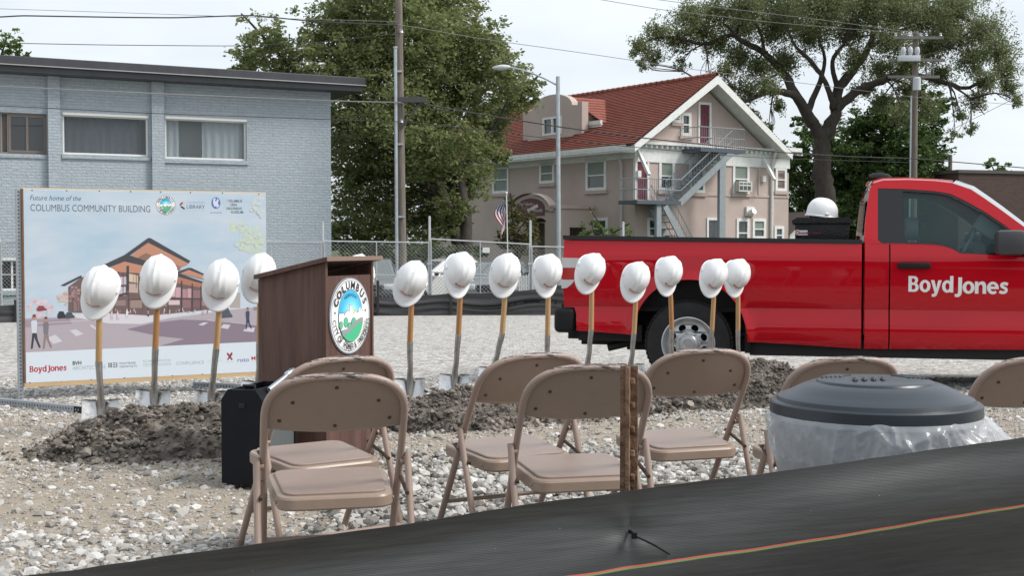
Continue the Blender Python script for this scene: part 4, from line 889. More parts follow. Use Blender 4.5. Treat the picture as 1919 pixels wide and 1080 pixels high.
for i in range(NU):
    for j in range(NV):
        F.append([i * (NV + 1) + j, i * (NV + 1) + j + 1, (i + 1) * (NV + 1) + j + 1, (i + 1) * (NV + 1) + j])
        C.append((whi if (i % 2 == 1 and j % 2 == 1) else blu) if i < 12 and j < 7 else (red if j % 2 == 0 else whi))
me = bpy.data.meshes.new("flag"); me.from_pydata(V, [], F); ca = me.color_attributes.new("ink", 'FLOAT_COLOR', 'CORNER'); buf = []
for p_, c_ in zip(me.polygons, C): buf += [*c_, 1.0] * 4
ca.data.foreach_set("color", buf); fo = link("flag", me, INK); md = fo.modifiers.new("thickness", 'SOLIDIFY'); md.thickness = .006; tag(fo, "small american flag hanging limp from the thin white pole", "flag")
# ------------------------------------------------------------------ red pickup
TA = R(-13); TY = 11.86; TO = Vector((.462, TY, -.115)); TS = 206.9      # turned a little: the front end is nearer
def PT(d=0.0): return Plane(TO.x - d * math.sin(TA), TO.y + d * math.cos(TA), math.cos(TA), math.sin(TA))
_P0 = PT()
def tw(x, y, z): return Matrix.Translation(TO) @ Matrix.Rotation(TA, 4, 'Z') @ Vector((x, y, z))
def tq(px, py, d=0.0): u, z = PT(d).uv(px, py); return u, z - TO.z
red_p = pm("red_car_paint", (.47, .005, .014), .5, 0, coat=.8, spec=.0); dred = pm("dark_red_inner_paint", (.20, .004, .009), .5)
trim = pm("gloss_black_trim", (.008, .008, .01), .15); blk2 = pm("textured_black_plastic", (.012, .0125, .014), .6, bump=.1, bscale=120, spec=.25); chas = pm("black_chassis", (.008, .008, .009), .7)
tglass = glassmat("tinted_cab_glass", (.10, .15, .16), .17, .02, (.88, .95, .95)); cabin_m = pm("grey_cabin_trim", (.28, .31, .32), .7)
TRUCK = empty("pickup_truck", TO, TA, "red pickup truck with white lettering on its door, parked behind the row of shovels", "truck")
WID = 2.03
def tx(px): return _P0.uv(px, 500)[0]
_PXS = np.arange(1030, 2301, 5.0); _XS = np.array([_P0.uv(p, 500)[0] for p in _PXS])
def pxof(x): return float(np.interp(x, _XS, _PXS))
def tz(py, px=1290): return tq(px, py)[1]
_pz = [.33, .40, .43, .55, .725, .74, .90, 1.17, 1.20, 1.33, 1.40]; _py = [.07, .035, .012, .0, .040, .030, .014, .012, .018, .050, .060]
def fy(z): return float(np.interp(z, _pz, _py)) if z < 1.33 else .05 + (z - 1.33) * .40
ACX, ACZ, AA, AB = tx(1292), tz(640), 108 / TS, 116 / TS
FCX = ACX + 3.59
def archd(x, z, cx): return math.hypot((x - cx) / AA, (z - ACZ) / AB)
def side_y(x, z):
    y = fy(z)
    for cx in (ACX, FCX):
        d = archd(x, z, cx); y -= .035 * math.exp(-((d - 1.0) / .10) ** 2)
    return y
def zlow(x):
    px = pxof(x)
    base = float(np.interp(px, [1050, 1079, 1080, 1190, 1400, 1617, 1925, 2150, 2250], [576, 577, 620, 628, 641, 655, 657, 655, 640]))
    z = tz(base, px)
    for cx in (ACX, FCX):
        k = (x - cx) / AA
        if abs(k) < 1: z = max(z, ACZ + AB * math.sqrt(1 - abs(k) ** 2.2))
    return z
def skin(x0, x1, ztop, name, parent, mt, far=False, depth=.02, dx=.02):
    xs = sorted(set(list(np.arange(x0, x1, dx)) + [x1] + [c for c in (ACX - AA, ACX + AA, FCX - AA, FCX + AA, tx(1079.5), tx(1080.5)) if x0 < c < x1]))
    zr = np.array([.28, .34, .38, .41, .44, .49, .55, .60, .66, .715, .725, .735, .80, .88, .95, 1.02, 1.10, 1.165, 1.185, 1.21, 1.25, 1.29, 1.32, 1.345, 1.4])
    m = MB()
    def pt(x, z, d): y = side_y(x, z) + d; return (x, WID - y if far else y, z)
    cols = []
    for x in xs:
        lo, hi = zlow(x), ztop(x); cols.append([(x, min(max(z, lo), hi)) for z in zr])
    for d in (0, depth):
        V = [[m.bm.verts.new(pt(x, z, d)) for x, z in c] for c in cols]
        for i in range(len(V) - 1):
            for j in range(len(zr) - 1): 
                if cols[i][j][1] != cols[i][j + 1][1] or cols[i + 1][j][1] != cols[i + 1][j + 1][1]: m._f([V[i][j], V[i + 1][j], V[i + 1][j + 1], V[i][j + 1]])
        if d == 0: V_ = V
        else:
            for i in range(len(V) - 1):
                m._f([V_[i][0], V_[i + 1][0], V[i + 1][0], V[i][0]]); m._f([V_[i][-1], V[i][-1], V[i + 1][-1], V_[i + 1][-1]])
            for j in range(len(zr) - 1):
                for e in (0, -1): m._f([V_[e][j], V_[e][j + 1], V[e][j + 1], V[e][j]])
    return m.build(name, mt, parent, clean=.0004, ang=26)
rail = lambda x: tz(np.interp(pxof(x), [1053, 1617], [448, 456.5]), pxof(x))
XB = tx(1615)
for far in (False, True):
    b = skin(.012, XB, rail, "bed_side", TRUCK, red_p, far)
    sy = (lambda y: WID - y) if far else (lambda y: y)
    m = MB(); m.grid(lambda a, c: (.0 + (XB + .002) * a, sy(.038 + .15 * (c if c < .9 else .9) - (.012 if .1 < c < .95 else 0)), rail(XB * a) + (.034 if 0 < c < 1 else -.004)), 20, 6); m.build("rail_cap", blk2, b)
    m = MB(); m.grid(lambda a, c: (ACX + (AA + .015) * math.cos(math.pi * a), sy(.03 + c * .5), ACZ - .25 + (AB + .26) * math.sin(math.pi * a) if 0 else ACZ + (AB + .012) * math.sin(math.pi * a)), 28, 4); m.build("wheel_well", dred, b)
m = MB(); m.box((.012, .05, .60), (.075, WID - .05, rail(0)), .012); m.build("tailgate", red_p, TRUCK)
m = MB(); m.box((.08, .16, .68), (XB, WID - .16, .72)); m.box((.08, .19, .72), (XB, .2, 1.26)); m.box((.08, WID - .2, .72), (XB, WID - .19, 1.26)); m.box((XB - .03, .06, .5), (XB - .002, WID - .06, 1.3)); m.build("bed_liner", blk2, TRUCK, smooth=False)
# tail lamps wrap the rear corner
lr = pm("red_lamp_lens", (.42, .004, .008), .12, spec=.7, coat=.5); lw = pm("white_lamp_lens", (.58, .58, .58), .12, spec=.7)
for far in (False, True):
    sy = (lambda y: WID - y) if far else (lambda y: y)
    def lamp(ol, nm, mt, par):
        m = MB(); P = [tq(a, b) for a, b in ol]; m.prism(P, 0, .05)
        for v in m.bm.verts: v.co.y = sy(fy(v.co.z) - .012 + v.co.y)
        return m.build(nm, mt, par, smooth=False)
    l0 = lamp([(1052.5, 483), (1088, 484), (1087, 502), (1052, 502)], "tail_lamp", lw, TRUCK)
    lamp([(1052, 502.5), (1087, 502.5), (1083, 515), (1078, 524), (1052, 524)], "red_lens", lr, l0); lamp([(1052, 524.5), (1077.5, 524.5), (1070, 534), (1062, 540), (1052, 541)], "reverse_lens", lw, l0)
# cab: lower skins
CX0, DX0, DX1 = tx(1621), tx(1668), tx(1924)
belt = lambda x: tz(np.interp(pxof(x), [1621, 1655, 1690, 1753, 1770, 1785, 1800, 1878, 1925, 2010, 2250], [456, 456.5, 457, 459, 463, 468, 476, 480, 483, 490, 512]), pxof(x))
hood_z = lambda x: tz(np.interp(pxof(x), [1920, 2010, 2150, 2250], [483, 492, 505, 530]), pxof(x))
for far in (False, True):
    sy = (lambda y: WID - y) if far else (lambda y: y)
    skin(CX0, DX0 - .008, belt, "cab_corner", TRUCK, red_p, far)
    d = skin(DX0 + .004, DX1, belt, "door", TRUCK, red_p, far)
    skin(DX1 + .008, tx(2243), hood_z, "front_fender", TRUCK, red_p, far)
    # pillars and window surround: one sheet above the belt with the window cut out
    outer = [(1621, 457), (1619, 445), (1622, 410), (1627, 372), (1631, 352), (1638, 343), (1655, 338), (1700, 337), (1750, 339), (1785, 343), (1820, 355), (1847, 373), (1877, 394), (1919, 425), (1975, 470), (1990, 490)]
    hole = [(1645, 353), (1692, 354), (1750, 358), (1780, 363), (1810, 377), (1847, 398), (1877, 418), (1920, 450), (1946, 478), (1925, 481), (1878, 479), (1800, 475), (1785, 467), (1770, 462), (1753, 458.5), (1690, 456.5), (1652, 456), (1645, 450)]
    def up(p, d=0):
        z = tq(*p)[1]; z = tq(p[0], p[1], fy(z))[1]; return tq(p[0], p[1], fy(z))     # the inset upper body stands a little farther off
    def sheet(ol, hl, d0, d1, nm, mt, par, dy=0):
        m = MB(); m.prism([up(p) for p in ol], d0, d1, holes=[[up(p) for p in h] for h in hl])
        for v in m.bm.verts: v.co.y = sy(fy(v.co.z) + v.co.y + dy)
        return m.build(nm, mt, par, smooth=False)
    sheet(outer + [(1925, 483), (1878, 480.5), (1800, 476.5), (1785, 468.5), (1770, 463.5), (1753, 460), (1690, 458)], [hole], 0, .05, "window_pillar", red_p, TRUCK)
    inner = [(1692, 358), (1750, 362), (1779, 367), (1808, 381), (1845, 402), (1875, 422), (1893, 437), (1893, 476), (1878, 476), (1801, 472), (1787, 464), (1771, 458.5), (1753, 455), (1693, 453)]
    sheet(hole, [inner], .004, .03, "window_trim", trim, d)
    sheet(inner, [], .016, .022, "door_glass", tglass, d)
    m = MB(); m.obox((tx(1712.5), sy(-.012), tz(498, 1712.5)), (57 / TS, .045, 11 / TS), bev=.012); m.build("handle", blk2, d)
    hx, hz = tx(1900), tz(456); m = MB(); m.obox((tx(1887), sy(-.17), tz(455, 1887)), (50 / TS, .24, 44 / TS), bev=.045); m.obox((tx(1915), sy(-.05), tz(462, 1915)), (40 / TS, .2, 17 / TS), bev=.02); mr = m.build("mirror", pm("grey_mirror_shell", (.045, .046, .05), .45), d)
    m = MB(); m.box((tx(1862.4), sy(-.26), tz(472, 1862.4)), (tx(1861.6), sy(-.08), tz(439, 1861.6)), .0); m.build("mirror_glass", wind, mr, smooth=False)
# door lettering follows the door skin
for far in (False, True):
    A = Art(.0015); wht = (.82, .82, .82)
    heavy_text(A, "Boyd", tx(1703), tz(547, 1703), tz(517.5, 1703) - tz(547, 1703), wht, tx(1787.5) - tx(1703)); heavy_text(A, "Jones", tx(1792.5), tz(549, 1791), tz(519, 1791) - tz(549, 1791), wht, tx(1892) - tx(1792.5))
    A.P = [([(x, z - (x - tx(1703)) * .012) for x, z in P], T, c_, l_) for P, T, c_, l_ in A.P]
    dd = [o for o in TRUCK.children if o.name.startswith("door")][1 if far else 0]
    if far: A.build("door_lettering", dd, fn=lambda x, d, z: (tx(1703) + tx(1892) - x, WID - (fy(z) + d), z))
    else: A.build("door_lettering", dd, fn=lambda x, d, z: (x, fy(z) + d, z))
# roof, windscreen, back panel, hood and front
RE = [(1631, 352), (1638, 343), (1655, 338), (1700, 337), (1750, 339), (1785, 343)]
def rp(i, a):  # roof point on edge station i, across a
    j = min(int(i), len(RE) - 2); f = i - j; p = (RE[j][0] + (RE[j + 1][0] - RE[j][0]) * f, RE[j][1] + (RE[j + 1][1] - RE[j][1]) * f); x, z = up(p); y0 = fy(z); y = y0 + (WID - 2 * y0) * a
    return (x + .06 * math.sin(math.pi * a) * max(0, (i - 4.0)), y, z + .055 * math.sin(math.pi * a) ** .7 - .002)
m = MB(); m.grid(lambda a, b: rp(a * (len(RE) - 1), b), 24, 24); m.grid(lambda a, b: tuple(Vector(rp(a * (len(RE) - 1), b)) - Vector((0, 0, .045))), 24, 24); m.build("roof", red_p, TRUCK, ang=50)
WE = [(1785, 343), (1820, 355), (1847, 373), (1877, 394), (1919, 425), (1975, 470), (1990, 488)]
def wp(i, a, o=0):
    j = min(int(i), len(WE) - 2); f = i - j; p = (WE[j][0] + (WE[j + 1][0] - WE[j][0]) * f, WE[j][1] + (WE[j + 1][1] - WE[j][1]) * f); x, z = up(p); y0 = fy(z) + .01; t = math.sin(math.pi * a) ** .7
    return (x + .09 * t + o, y0 + (WID - 2 * y0) * a, z + .055 * t)
m = MB(); m.grid(lambda a, b: wp(a * 6, b), 18, 20); m.build("windscreen", pm("sky_painted_windscreen", (.3, .33, .34), .05, spec=1.0), TRUCK, ang=50)  # sky reflection put into the pale base colour of the glass
x0 = up((1622, 410))[0]
def bk(p): x, z = up(p); return x, z
m = MB(); zz = [tz(456, 1622), tz(440, 1622), tz(372, 1622), tz(350, 1622), tz(341, 1622)]
m.prism([(fy(z) + .012, z) for z in zz] + [(WID - fy(z) - .012, z) for z in zz[::-1]], 0, .03, plane='yz', holes=[[(.35, tz(440, 1622)), (.40, tz(372, 1622)), (WID - .40, tz(372, 1622)), (WID - .35, tz(440, 1622))]])
for v in m.bm.verts: v.co.x += up((1619, 445))[0] + .02 + (v.co.z - tz(456, 1622)) * .09
m.build("cab_back", trim, TRUCK, smooth=False)
m = MB(); m.box((tx(1619), .06, .5), (tx(1619) + .03, WID - .06, tz(457, 1622))); m.build("cab_back_panel", red_p, TRUCK, smooth=False)
m = MB(); P = [(x0 - .012 + (tz(q, 1622) - tz(410, 1622)) * .09, yy, tz(q, 1622)) for q, yy in ((442, .30), (442, WID - .30), (366, WID - .36), (366, .36))]; m.poly(P); m.poly([tuple(Vector(p) + Vector((.006, 0, 0))) for p in P]); m.build("rear_window", tglass, TRUCK, smooth=False)
m = MB(); zc = tz(346, 1622); m.obox((tx(1637), WID / 2, zc + .045), (.05, .36, .04), bev=.012); m.build("brake_lamp", lr, TRUCK)
m = MB(); m.grid(lambda a, b: (tx(1636) + .21 * a, 1.0 + .07 * math.cos(math.pi * b), tz(338, 1622) + .065 + .055 * math.sin(math.pi * b) * (math.sin(math.pi * min(1, .12 + a * .86)) ** .5)), 12, 8); m.build("roof_antenna", blk2, TRUCK)
def hp(a, b): x = tx(1962) + (tx(2248) - tx(1962)) * a; y0 = .06 + .05 * a; return (x, y0 + (WID - 2 * y0) * b, hood_z(x) + .0 + .075 * math.sin(math.pi * b) ** .5)
m = MB(); m.grid(hp, 16, 16); m.build("hood", red_p, TRUCK, ang=50)
m = MB(); m.box((tx(2243), .1, .75), (tx(2262), WID - .1, tz(535, 2262)), .03); m.build("grille", blk2, TRUCK)
for y in (.1, WID - .42): m = MB(); m.box((tx(2238), y, .78), (tx(2270), y + .32, tz(545, 2270)), .03); m.build("headlight", lampw, TRUCK)
m = MB(); m.box((tx(2236), .04, .48), (tx(2285), WID - .04, .76), .06); m.build("front_bumper", blk2, TRUCK)
# inside the cab
m = MB(); m.box((tx(1628), .14, .55), (tx(1950), WID - .14, .60)); m.box((tx(1900), .14, .6), (tx(1985), WID - .14, tz(492, 1985)), .04); m.box((tx(1632), .14, .6), (tx(1650), WID - .14, tz(462, 1650)), .03); m.build("cabin_floor", blk2, TRUCK, smooth=False)
for y in (.34, 1.12):
    s = MB(); s.obox((tx(1735), y + .28, .85), (.5, .54, .2), bev=.06); s.obox((tx(1693), y + .28, 1.15), (.15, .5, .56), (0, R(-14), 0), .06); so = s.build("seat", cabin_m, TRUCK)
    s = MB(); s.prism([(.13 * math.cos(a), .085 * math.sin(a) * 1.25) for a in np.linspace(0, 2 * math.pi, 24, endpoint=False)], -.05, .05, plane='yz', holes=[[(.075 * math.cos(a), .045 * math.sin(a)) for a in np.linspace(0, 2 * math.pi, 16, endpoint=False)]]); s.xf(Matrix.Translation((tx(1718), y + .28, tz(428, 1718)))); s.build("headrest", cabin_m, so)
    
m = MB(); c = Vector((tx(1822), .58, tz(462, 1822))); M = Matrix.Translation(c) @ Matrix.Rotation(R(-62), 4, 'Y'); m.tube([M @ Vector((.185 * math.cos(a), .185 * math.sin(a), 0)) for a in np.linspace(0, 2 * math.pi, 28, endpoint=False)], .016, 8, closed=True); m.tube([c, c + Vector((.35, 0, -.2))], .03, 8); m.obox(c, (.04, .3, .06), (0, R(28), 0), .01); m.build("steering_wheel", cabin_m, TRUCK)
m = MB(); m.obox((tx(1862), .42, tz(424, 1862)), (.22, .1, .16), (0, R(35), 0), .03); m.obox((tx(1850), 1.0, tz(470, 1850)), (.14, .7, .16), (0, R(20), 0), .04); m.build("dash_trim", cabin_m, TRUCK)
# wheels
def wheel(cx, y, s):
    M = Matrix.Translation((cx, y, tz(645))) @ Matrix.Rotation(R(90), 4, 'X') @ Matrix.Scale(s, 4, (0, 0, 1))
    T = MB(); T.lathe([(.235, -.10), (.25, -.12), (.33, -.128), (.375, -.11), (.39, -.085), (.392, 0), (.39, .085), (.375, .11), (.33, .128), (.25, .12), (.235, .10)], 56, M)
    w = T.build("wheel", tyre_m, TRUCK)
    T = MB()
    for k in range(60):
        a = k * 2 * math.pi / 60
        for zz in (-.07, -.02, .03, .075): T.obox((.394 * math.cos(a + zz * .6), .394 * math.sin(a + zz * .6), zz), (.012, .03, .038), (0, 0, a))
    T.xf(M); T.build("tread", tyre_m, w, smooth=False)
    T = MB(); T.lathe([(.24, .115), (.245, .12), (.235, .124), (.215, .10), (.20, .07), (.205, -.08), (.24, -.1)], 48, M)
    n = 8; holes = []
    for k in range(n):
        a0 = (k + .5) * 2 * math.pi / n; holes.append([((.152 + .027 * math.sin(t)) * math.cos(a0 + .235 * math.cos(t) * (1 - .18 * math.sin(t))), (.152 + .027 * math.sin(t)) * math.sin(a0 + .235 * math.cos(t) * (1 - .18 * math.sin(t)))) for t in np.linspace(0, 2 * math.pi, 16, endpoint=False)])
    T2 = MB(); T2.prism([(.203 * math.cos(t), .203 * math.sin(t)) for t in np.linspace(0, 2 * math.pi, 48, endpoint=False)], .045, .06, plane='xy', holes=holes)
    for v in T2.bm.verts: v.co.z += .035 * (1 - abs(math.hypot(v.co.x, v.co.y) - .13) / .09)
    T2.lathe([(.115, .078), (.11, .095), (.09, .10), (.085, .13), (.07, .145), (.045, .15), (.04, .142), (0, .145)], 32)
    for k in range(7): a = k * 2 * math.pi / 7; T2.lathe([(.01, .09), (.01, .115), (0, .118)], 8, Matrix.Translation((.098 * math.cos(a), .098 * math.sin(a), 0)))
    T2.xf(M); r1 = T.build("rim", rim_m, w); T2.build("wheel_disc", rim_m, w)
    T = MB(); T.lathe([(.2, -.02), (0, -.02)], 24, M); T.build("brake_drum", chas, w)
for cx in (ACX - .012, FCX): wheel(cx, .16, 1); wheel(cx, WID - .16, -1)
# bumper, hitch, chassis, exhaust
m = MB(); m.box((tx(1037), -.0, tz(624, 1037)), (tx(1076), WID, tz(577, 1076)), .05, 4); m.box((tx(1050), .05, tz(582, 1050)), (tx(1085), WID - .05, tz(570, 1085)), .01); m.build("rear_bumper", blk2, TRUCK)
m = MB(); m.box((tx(1054), .85, tz(644, 1054)), (tx(1100), 1.2, tz(624, 1100))); m.box((tx(1052), .35, tz(640, 1052)), (tx(1084), .5, tz(622, 1084)))
m.build("tow_hitch", chas, TRUCK, smooth=False)
m = MB()
for y in (.42, 1.5): m.box((tx(1075), y, tz(652, 1075)), (tx(2230), y + .09, tz(628, 2230)))
m.box((tx(1080), .12, tz(640, 1080)), (tx(1200), .4, tz(612, 1200))); m.box((tx(1405), .10, tz(668, 1405)), (tx(1990), .5, tz(645, 1990))); m.box((tx(1430), .5, .36), (tx(1700), 1.3, .62)); m.box((tx(1720), .6, .3), (tx(2100), 1.4, .6))
m.tube([(ACX, .2, tz(645)), (ACX, WID - .2, tz(645))], .05, 10); m.lathe([(0, -.16), (.14, -.1), (.16, 0), (.14, .1), (0, .16)], 14, Matrix.Translation((ACX, WID / 2, tz(645)))); m.tube([(ACX - .6, .36, .5), (ACX, .36, .36), (ACX + .6, .36, .5)], .035, 6); m.box((ACX - AA, .45, .5), (ACX + AA, 1.55, .68)); m.box((ACX - AA - .1, .40, .3), (ACX + AA + .1, .44, .74))
m.build("chassis", chas, TRUCK, smooth=False)
m = MB(); m.tube([(tx(1133), .22, tz(655, 1133)), (tx(1160), .26, tz(649, 1160)), (tx(1215), .4, tz(640, 1215)), (tx(1290), .5, .52)], .038, 12, cap=False); m.tube([(tx(1134), .22, tz(654.6, 1134)), (tx(1160), .26, tz(649, 1160))], .032, 12, cap=False); m.build("exhaust_pipe", chas, TRUCK)
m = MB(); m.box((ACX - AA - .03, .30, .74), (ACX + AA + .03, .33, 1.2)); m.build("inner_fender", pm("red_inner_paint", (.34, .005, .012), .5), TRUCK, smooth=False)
m = MB(); m.box((tx(1396), .04, tz(663, 1396)), (tx(1407), .3, tz(600, 1407)), .005); m.build("mud_flap", blk2, TRUCK)
# tool box across the bed, hat on it later
def tl(px, py, d): return tq(px, py, d)
bx0, bz1 = tl(1488, 420, .2); bx1, bz0 = tl(1594, 452, .2); lz = tl(1500, 408, .2)[1]
TB = empty("tool_box", tw(bx0, .12, bz0), TA, "black truck tool box with a white and red sticker across the pickup bed", "tool box")
dplate = pm("black_tread_plate", (.009, .009, .010), .4, 0, bump=.6, bscale=55, spec=.3)
m = MB(); w = bx1 - bx0; m.box((0.01, .02, 0), (w - .01, WID - .3, bz1 - bz0 + .004), .01); m.build("body", dplate, TB)
m = MB(); m.prism([(-.015, bz1 - bz0 + .006), (w + .015, bz1 - bz0 + .006), (w + .02, bz1 - bz0 + .03), (w - .02, lz - bz0), (.03, lz - bz0), (-.02, bz1 - bz0 + .03)], 0, WID - .28); m.build("lid", dplate, TB, smooth=False)
A = Art(.0012); sx, sz = tl(1490, 441, .13); sx -= bx0; sz -= bz0; k = 12.0 / FPX; gg = hexc("cfc9cc")
A.poly([(sx + 12 * k * .41, sz + .0), (sx + 52 * k * .42, sz + .0), (sx + 52 * k * .42, sz + .045), (sx + 12 * k * .41, sz + .045)], gg); A.oval((sx + .022, sz + .026), .024, .024, hexc("c8c8c8")); A.oval((sx + .022, sz + .026), .017, .017, hexc("9c2a2a"))
A.poly([(sx + .022 + (.013 if i % 2 else .006) * math.cos(i * math.pi / 4), sz + .026 + (.013 if i % 2 else .006) * math.sin(i * math.pi / 4)) for i in range(8)], hexc("e0e0e0"))
A.text("weather guard", sx + 14 * k * .41, sz + .012, .02, hexc("7c1f2c"), w=.19, bold=.02, shear=.2); A.build("sticker", TB, fn=lambda x, d, z: (x, .018 + d, z))
# ------------------------------------------------------------------ project sign
def pc(h, k=1.0): return tuple(min(.86, c * k) for c in hexc(h))
pA, pB_ = at(45, 455, 10.4), at(499, 455, 11.36)
PSG = Plane(pA.x, pA.y, pB_.x - pA.x, pB_.y - pA.y); SGZ = gz(10.4)
SIGN = empty("project_sign", (pA.x, pA.y, SGZ), PSG.ang, "large printed project sign showing a future community building, on perforated steel posts", "sign")
def S(px, py): u, z = PSG.uv(px, py); return (u, z - SGZ)
SW, SB, SBr, STp = S(499, 500)[0], S(45, 719)[1], S(487, 697)[1], S(45, 354)[1]; SB = (SB + SBr) / 2
perf = pm("perforated_galvanised_post", (.34, .37, .40), .5, .5, var=.1); hole_m = pm("post_hole", (.01, .01, .01), .9); pine = pm("raw_pine", (.50, .34, .18), .7, col2=(.58, .41, .23), vscale=8, stretch=(.4, 4, 4)); brownw = pm("stained_edge_wood", (.16, .085, .045), .8, var=.3, vscale=8)
m = MB(); m.box((0, .0, SB), (SW, .014, STp)); m.build("panel", pm("white_board", (.66, .68, .70), .6), SIGN, smooth=False)
m = MB(); m.box((-.012, -.004, SB - .034), (SW, .05, SB - .001)); m.build("bottom_rail", pine, SIGN, smooth=False)
m = MB(); m.box((-.016, -.004, SB), (-.001, .05, STp)); m.build("side_rail", brownw, SIGN, smooth=False)
m = MB(); m.box((-.012, .001, STp + .001), (SW, .05, STp + .012)); m.build("top_rail", pm("pale_trim_wood", (.6, .52, .4), .7), SIGN, smooth=False)
def post(x, y, z0, z1, par):
    m = MB(); m.box((x - .02, y - .02, z0), (x + .02, y + .02, z1)); m.mi = 1; n = int((z1 - z0) / .03)
    for k in range(n): z = z0 + .02 + k * .03; m.lathe([(.006, 0), (0, 0)], 8, Matrix.Translation((x, y - .0205, z)) @ Matrix.Rotation(R(90), 4, 'X')); m.lathe([(.006, 0), (0, 0)], 8, Matrix.Translation((x + .0205, y, z)) @ Matrix.Rotation(R(90), 4, 'Y'))
    m.build("post", [perf, hole_m], par, smooth=False)
post(-.038, .03, 0, STp, SIGN); post(SW - .06, .06, -.03, STp - .03, SIGN)
def foot(p0, p1, base):
    a, b = at(*p0), at(*p1); a.z = gz(a.y) + .028; b.z = gz(b.y) + .028; d = b - a; L_ = d.length
    f = MB(); f.box((0, -.025, -.025), (L_, .025, .025)); f.mi = 1; M = Matrix.Translation(a) @ d.to_track_quat('X', 'Z').to_matrix().to_4x4()
    for k in range(int(L_ / .035) - 1): f.obox((.03 + k * .035, -.0256, .002), (.008, .001, .014))
    f.xf(SIGN_I @ M); o = f.build("foot_beam", [perf, hole_m], SIGN, smooth=False); f = MB(); f.box((L_ - .075, -.027, -.024), (L_ + .004, .027, .024)); f.xf(SIGN_I @ M); f.build("end_cap", hole_m, o, smooth=False)
    f = MB(); f.box((L_ - .055, -.0285, -.008), (L_ - .045, -.0275, .008)); f.box((L_ - .025, -.0285, -.008), (L_ - .015, -.0275, .008)); f.xf(SIGN_I @ M); f.build("bolt", perf, o, smooth=False)
SIGN_I = (Matrix.Translation((pA.x, pA.y, SGZ)) @ Matrix.Rotation(PSG.ang, 4, 'Z')).inverted()
foot((-75, 455, 10.35), (152, 455, 9.45), 0); foot((362, 455, 11.5), (560, 455, 11.0), 0)
# the printed picture: sky with its own printed cloud pattern
psky = pm("printed_sky", pc("a8c0d2"), .55, col2=pc("c4ced8"), vscale=1.6, stretch=(.8, 1, 2.2), detail=3)
A0 = Art(.0002); A0.poly([(0.002, S(46, 661)[1]), (SW - .002, S(499, 640)[1]), (SW - .002, STp - .006), (.002, STp - .006)], (1, 1, 1)); A0.build("printed_sky", SIGN, mat=psky)
A = Art(.00022); A.n = 4
def Q(pts): return [S(100 + x / 4.7975, 440 + y / 4.8) for x, y in pts]
g = random.Random(4)
def blot(px, py, r, n, cols, sz):
    A.n += 1
    for _ in range(n):
        a, d = g.uniform(0, 6.28), r * g.random() ** .6; x, y = px + d * math.cos(a), py + d * .8 * math.sin(a); c = S(x, y)
        if c[0] > SW - .02 or c[0] < .02: continue
        rr = sz * g.uniform(.5, 1.2); A.n += 0; A.oval(c, rr, rr * .8, g.choice(cols), 8, layer=A.n); A.n += .05
for (x, y, r, n) in ((470, 437, 18, 40), (445, 425, 14, 25), (480, 465, 20, 40), (455, 460, 12, 18), (488, 450, 16, 30)): blot(x, y, r, n, [pc("c2cfc0"), pc("c6d0b8"), pc("bdcbc2")], .018)
for (x, y, r, n) in ((485, 375, 14, 30), (478, 390, 12, 20), (492, 400, 10, 20)): blot(x, y, r, n, [pc("c6ced2"), pc("c3ccc8")], .014)
A.n = int(A.n) + 2
A.poly([S(46.5, 597), S(130, 594), S(250, 598), S(330, 596), S(440, 580), S(498, 574), S(498, 640), S(46.5, 661)], pc("aca3ab"))
blot(75, 578, 22, 40, [pc("cdbcc4"), pc("c4aab2"), pc("cfc5cc")], .02); blot(125, 560, 16, 40, [pc("c9b6b4"), pc("b7a0a0"), pc("c9b9b0")], .018); A.n = int(A.n) + 1
A.poly([S(46.5, 600), S(130, 597), S(135, 607), S(46.5, 614)], pc("9a8d98"))
A.poly(Q([(135, 735), (500, 800), (790, 805), (1100, 740), (1480, 690), (1700, 665), (1700, 655), (1300, 660), (900, 690), (300, 700)]), pc("cfccd4"))
A.poly(Q([(660, 852), (900, 795), (1150, 765), (1500, 775), (1860, 820), (1865, 985), (930, 1010), (1180, 938), (960, 915)]), pc("857886"))
for q in ([(145, 862), (205, 852), (272, 895), (205, 915)], [(1300, 812), (1350, 790), (1392, 792), (1345, 818)], [(1500, 838), (1530, 806), (1592, 812), (1570, 850)], [(1705, 868), (1730, 835), (1812, 838), (1800, 878)], [(-60, 930), (20, 900), (80, 960), (0, 985)], [(320, 815), (350, 812), (400, 850), (380, 858)]): A.poly(Q(q), pc("c9c6ce"))
for a, b in (((1380, 770), (1850, 815)), ((-200, 800), (380, 770))): A.line(Q([a])[0], Q([b])[0], .004, pc("cfc6cc"))
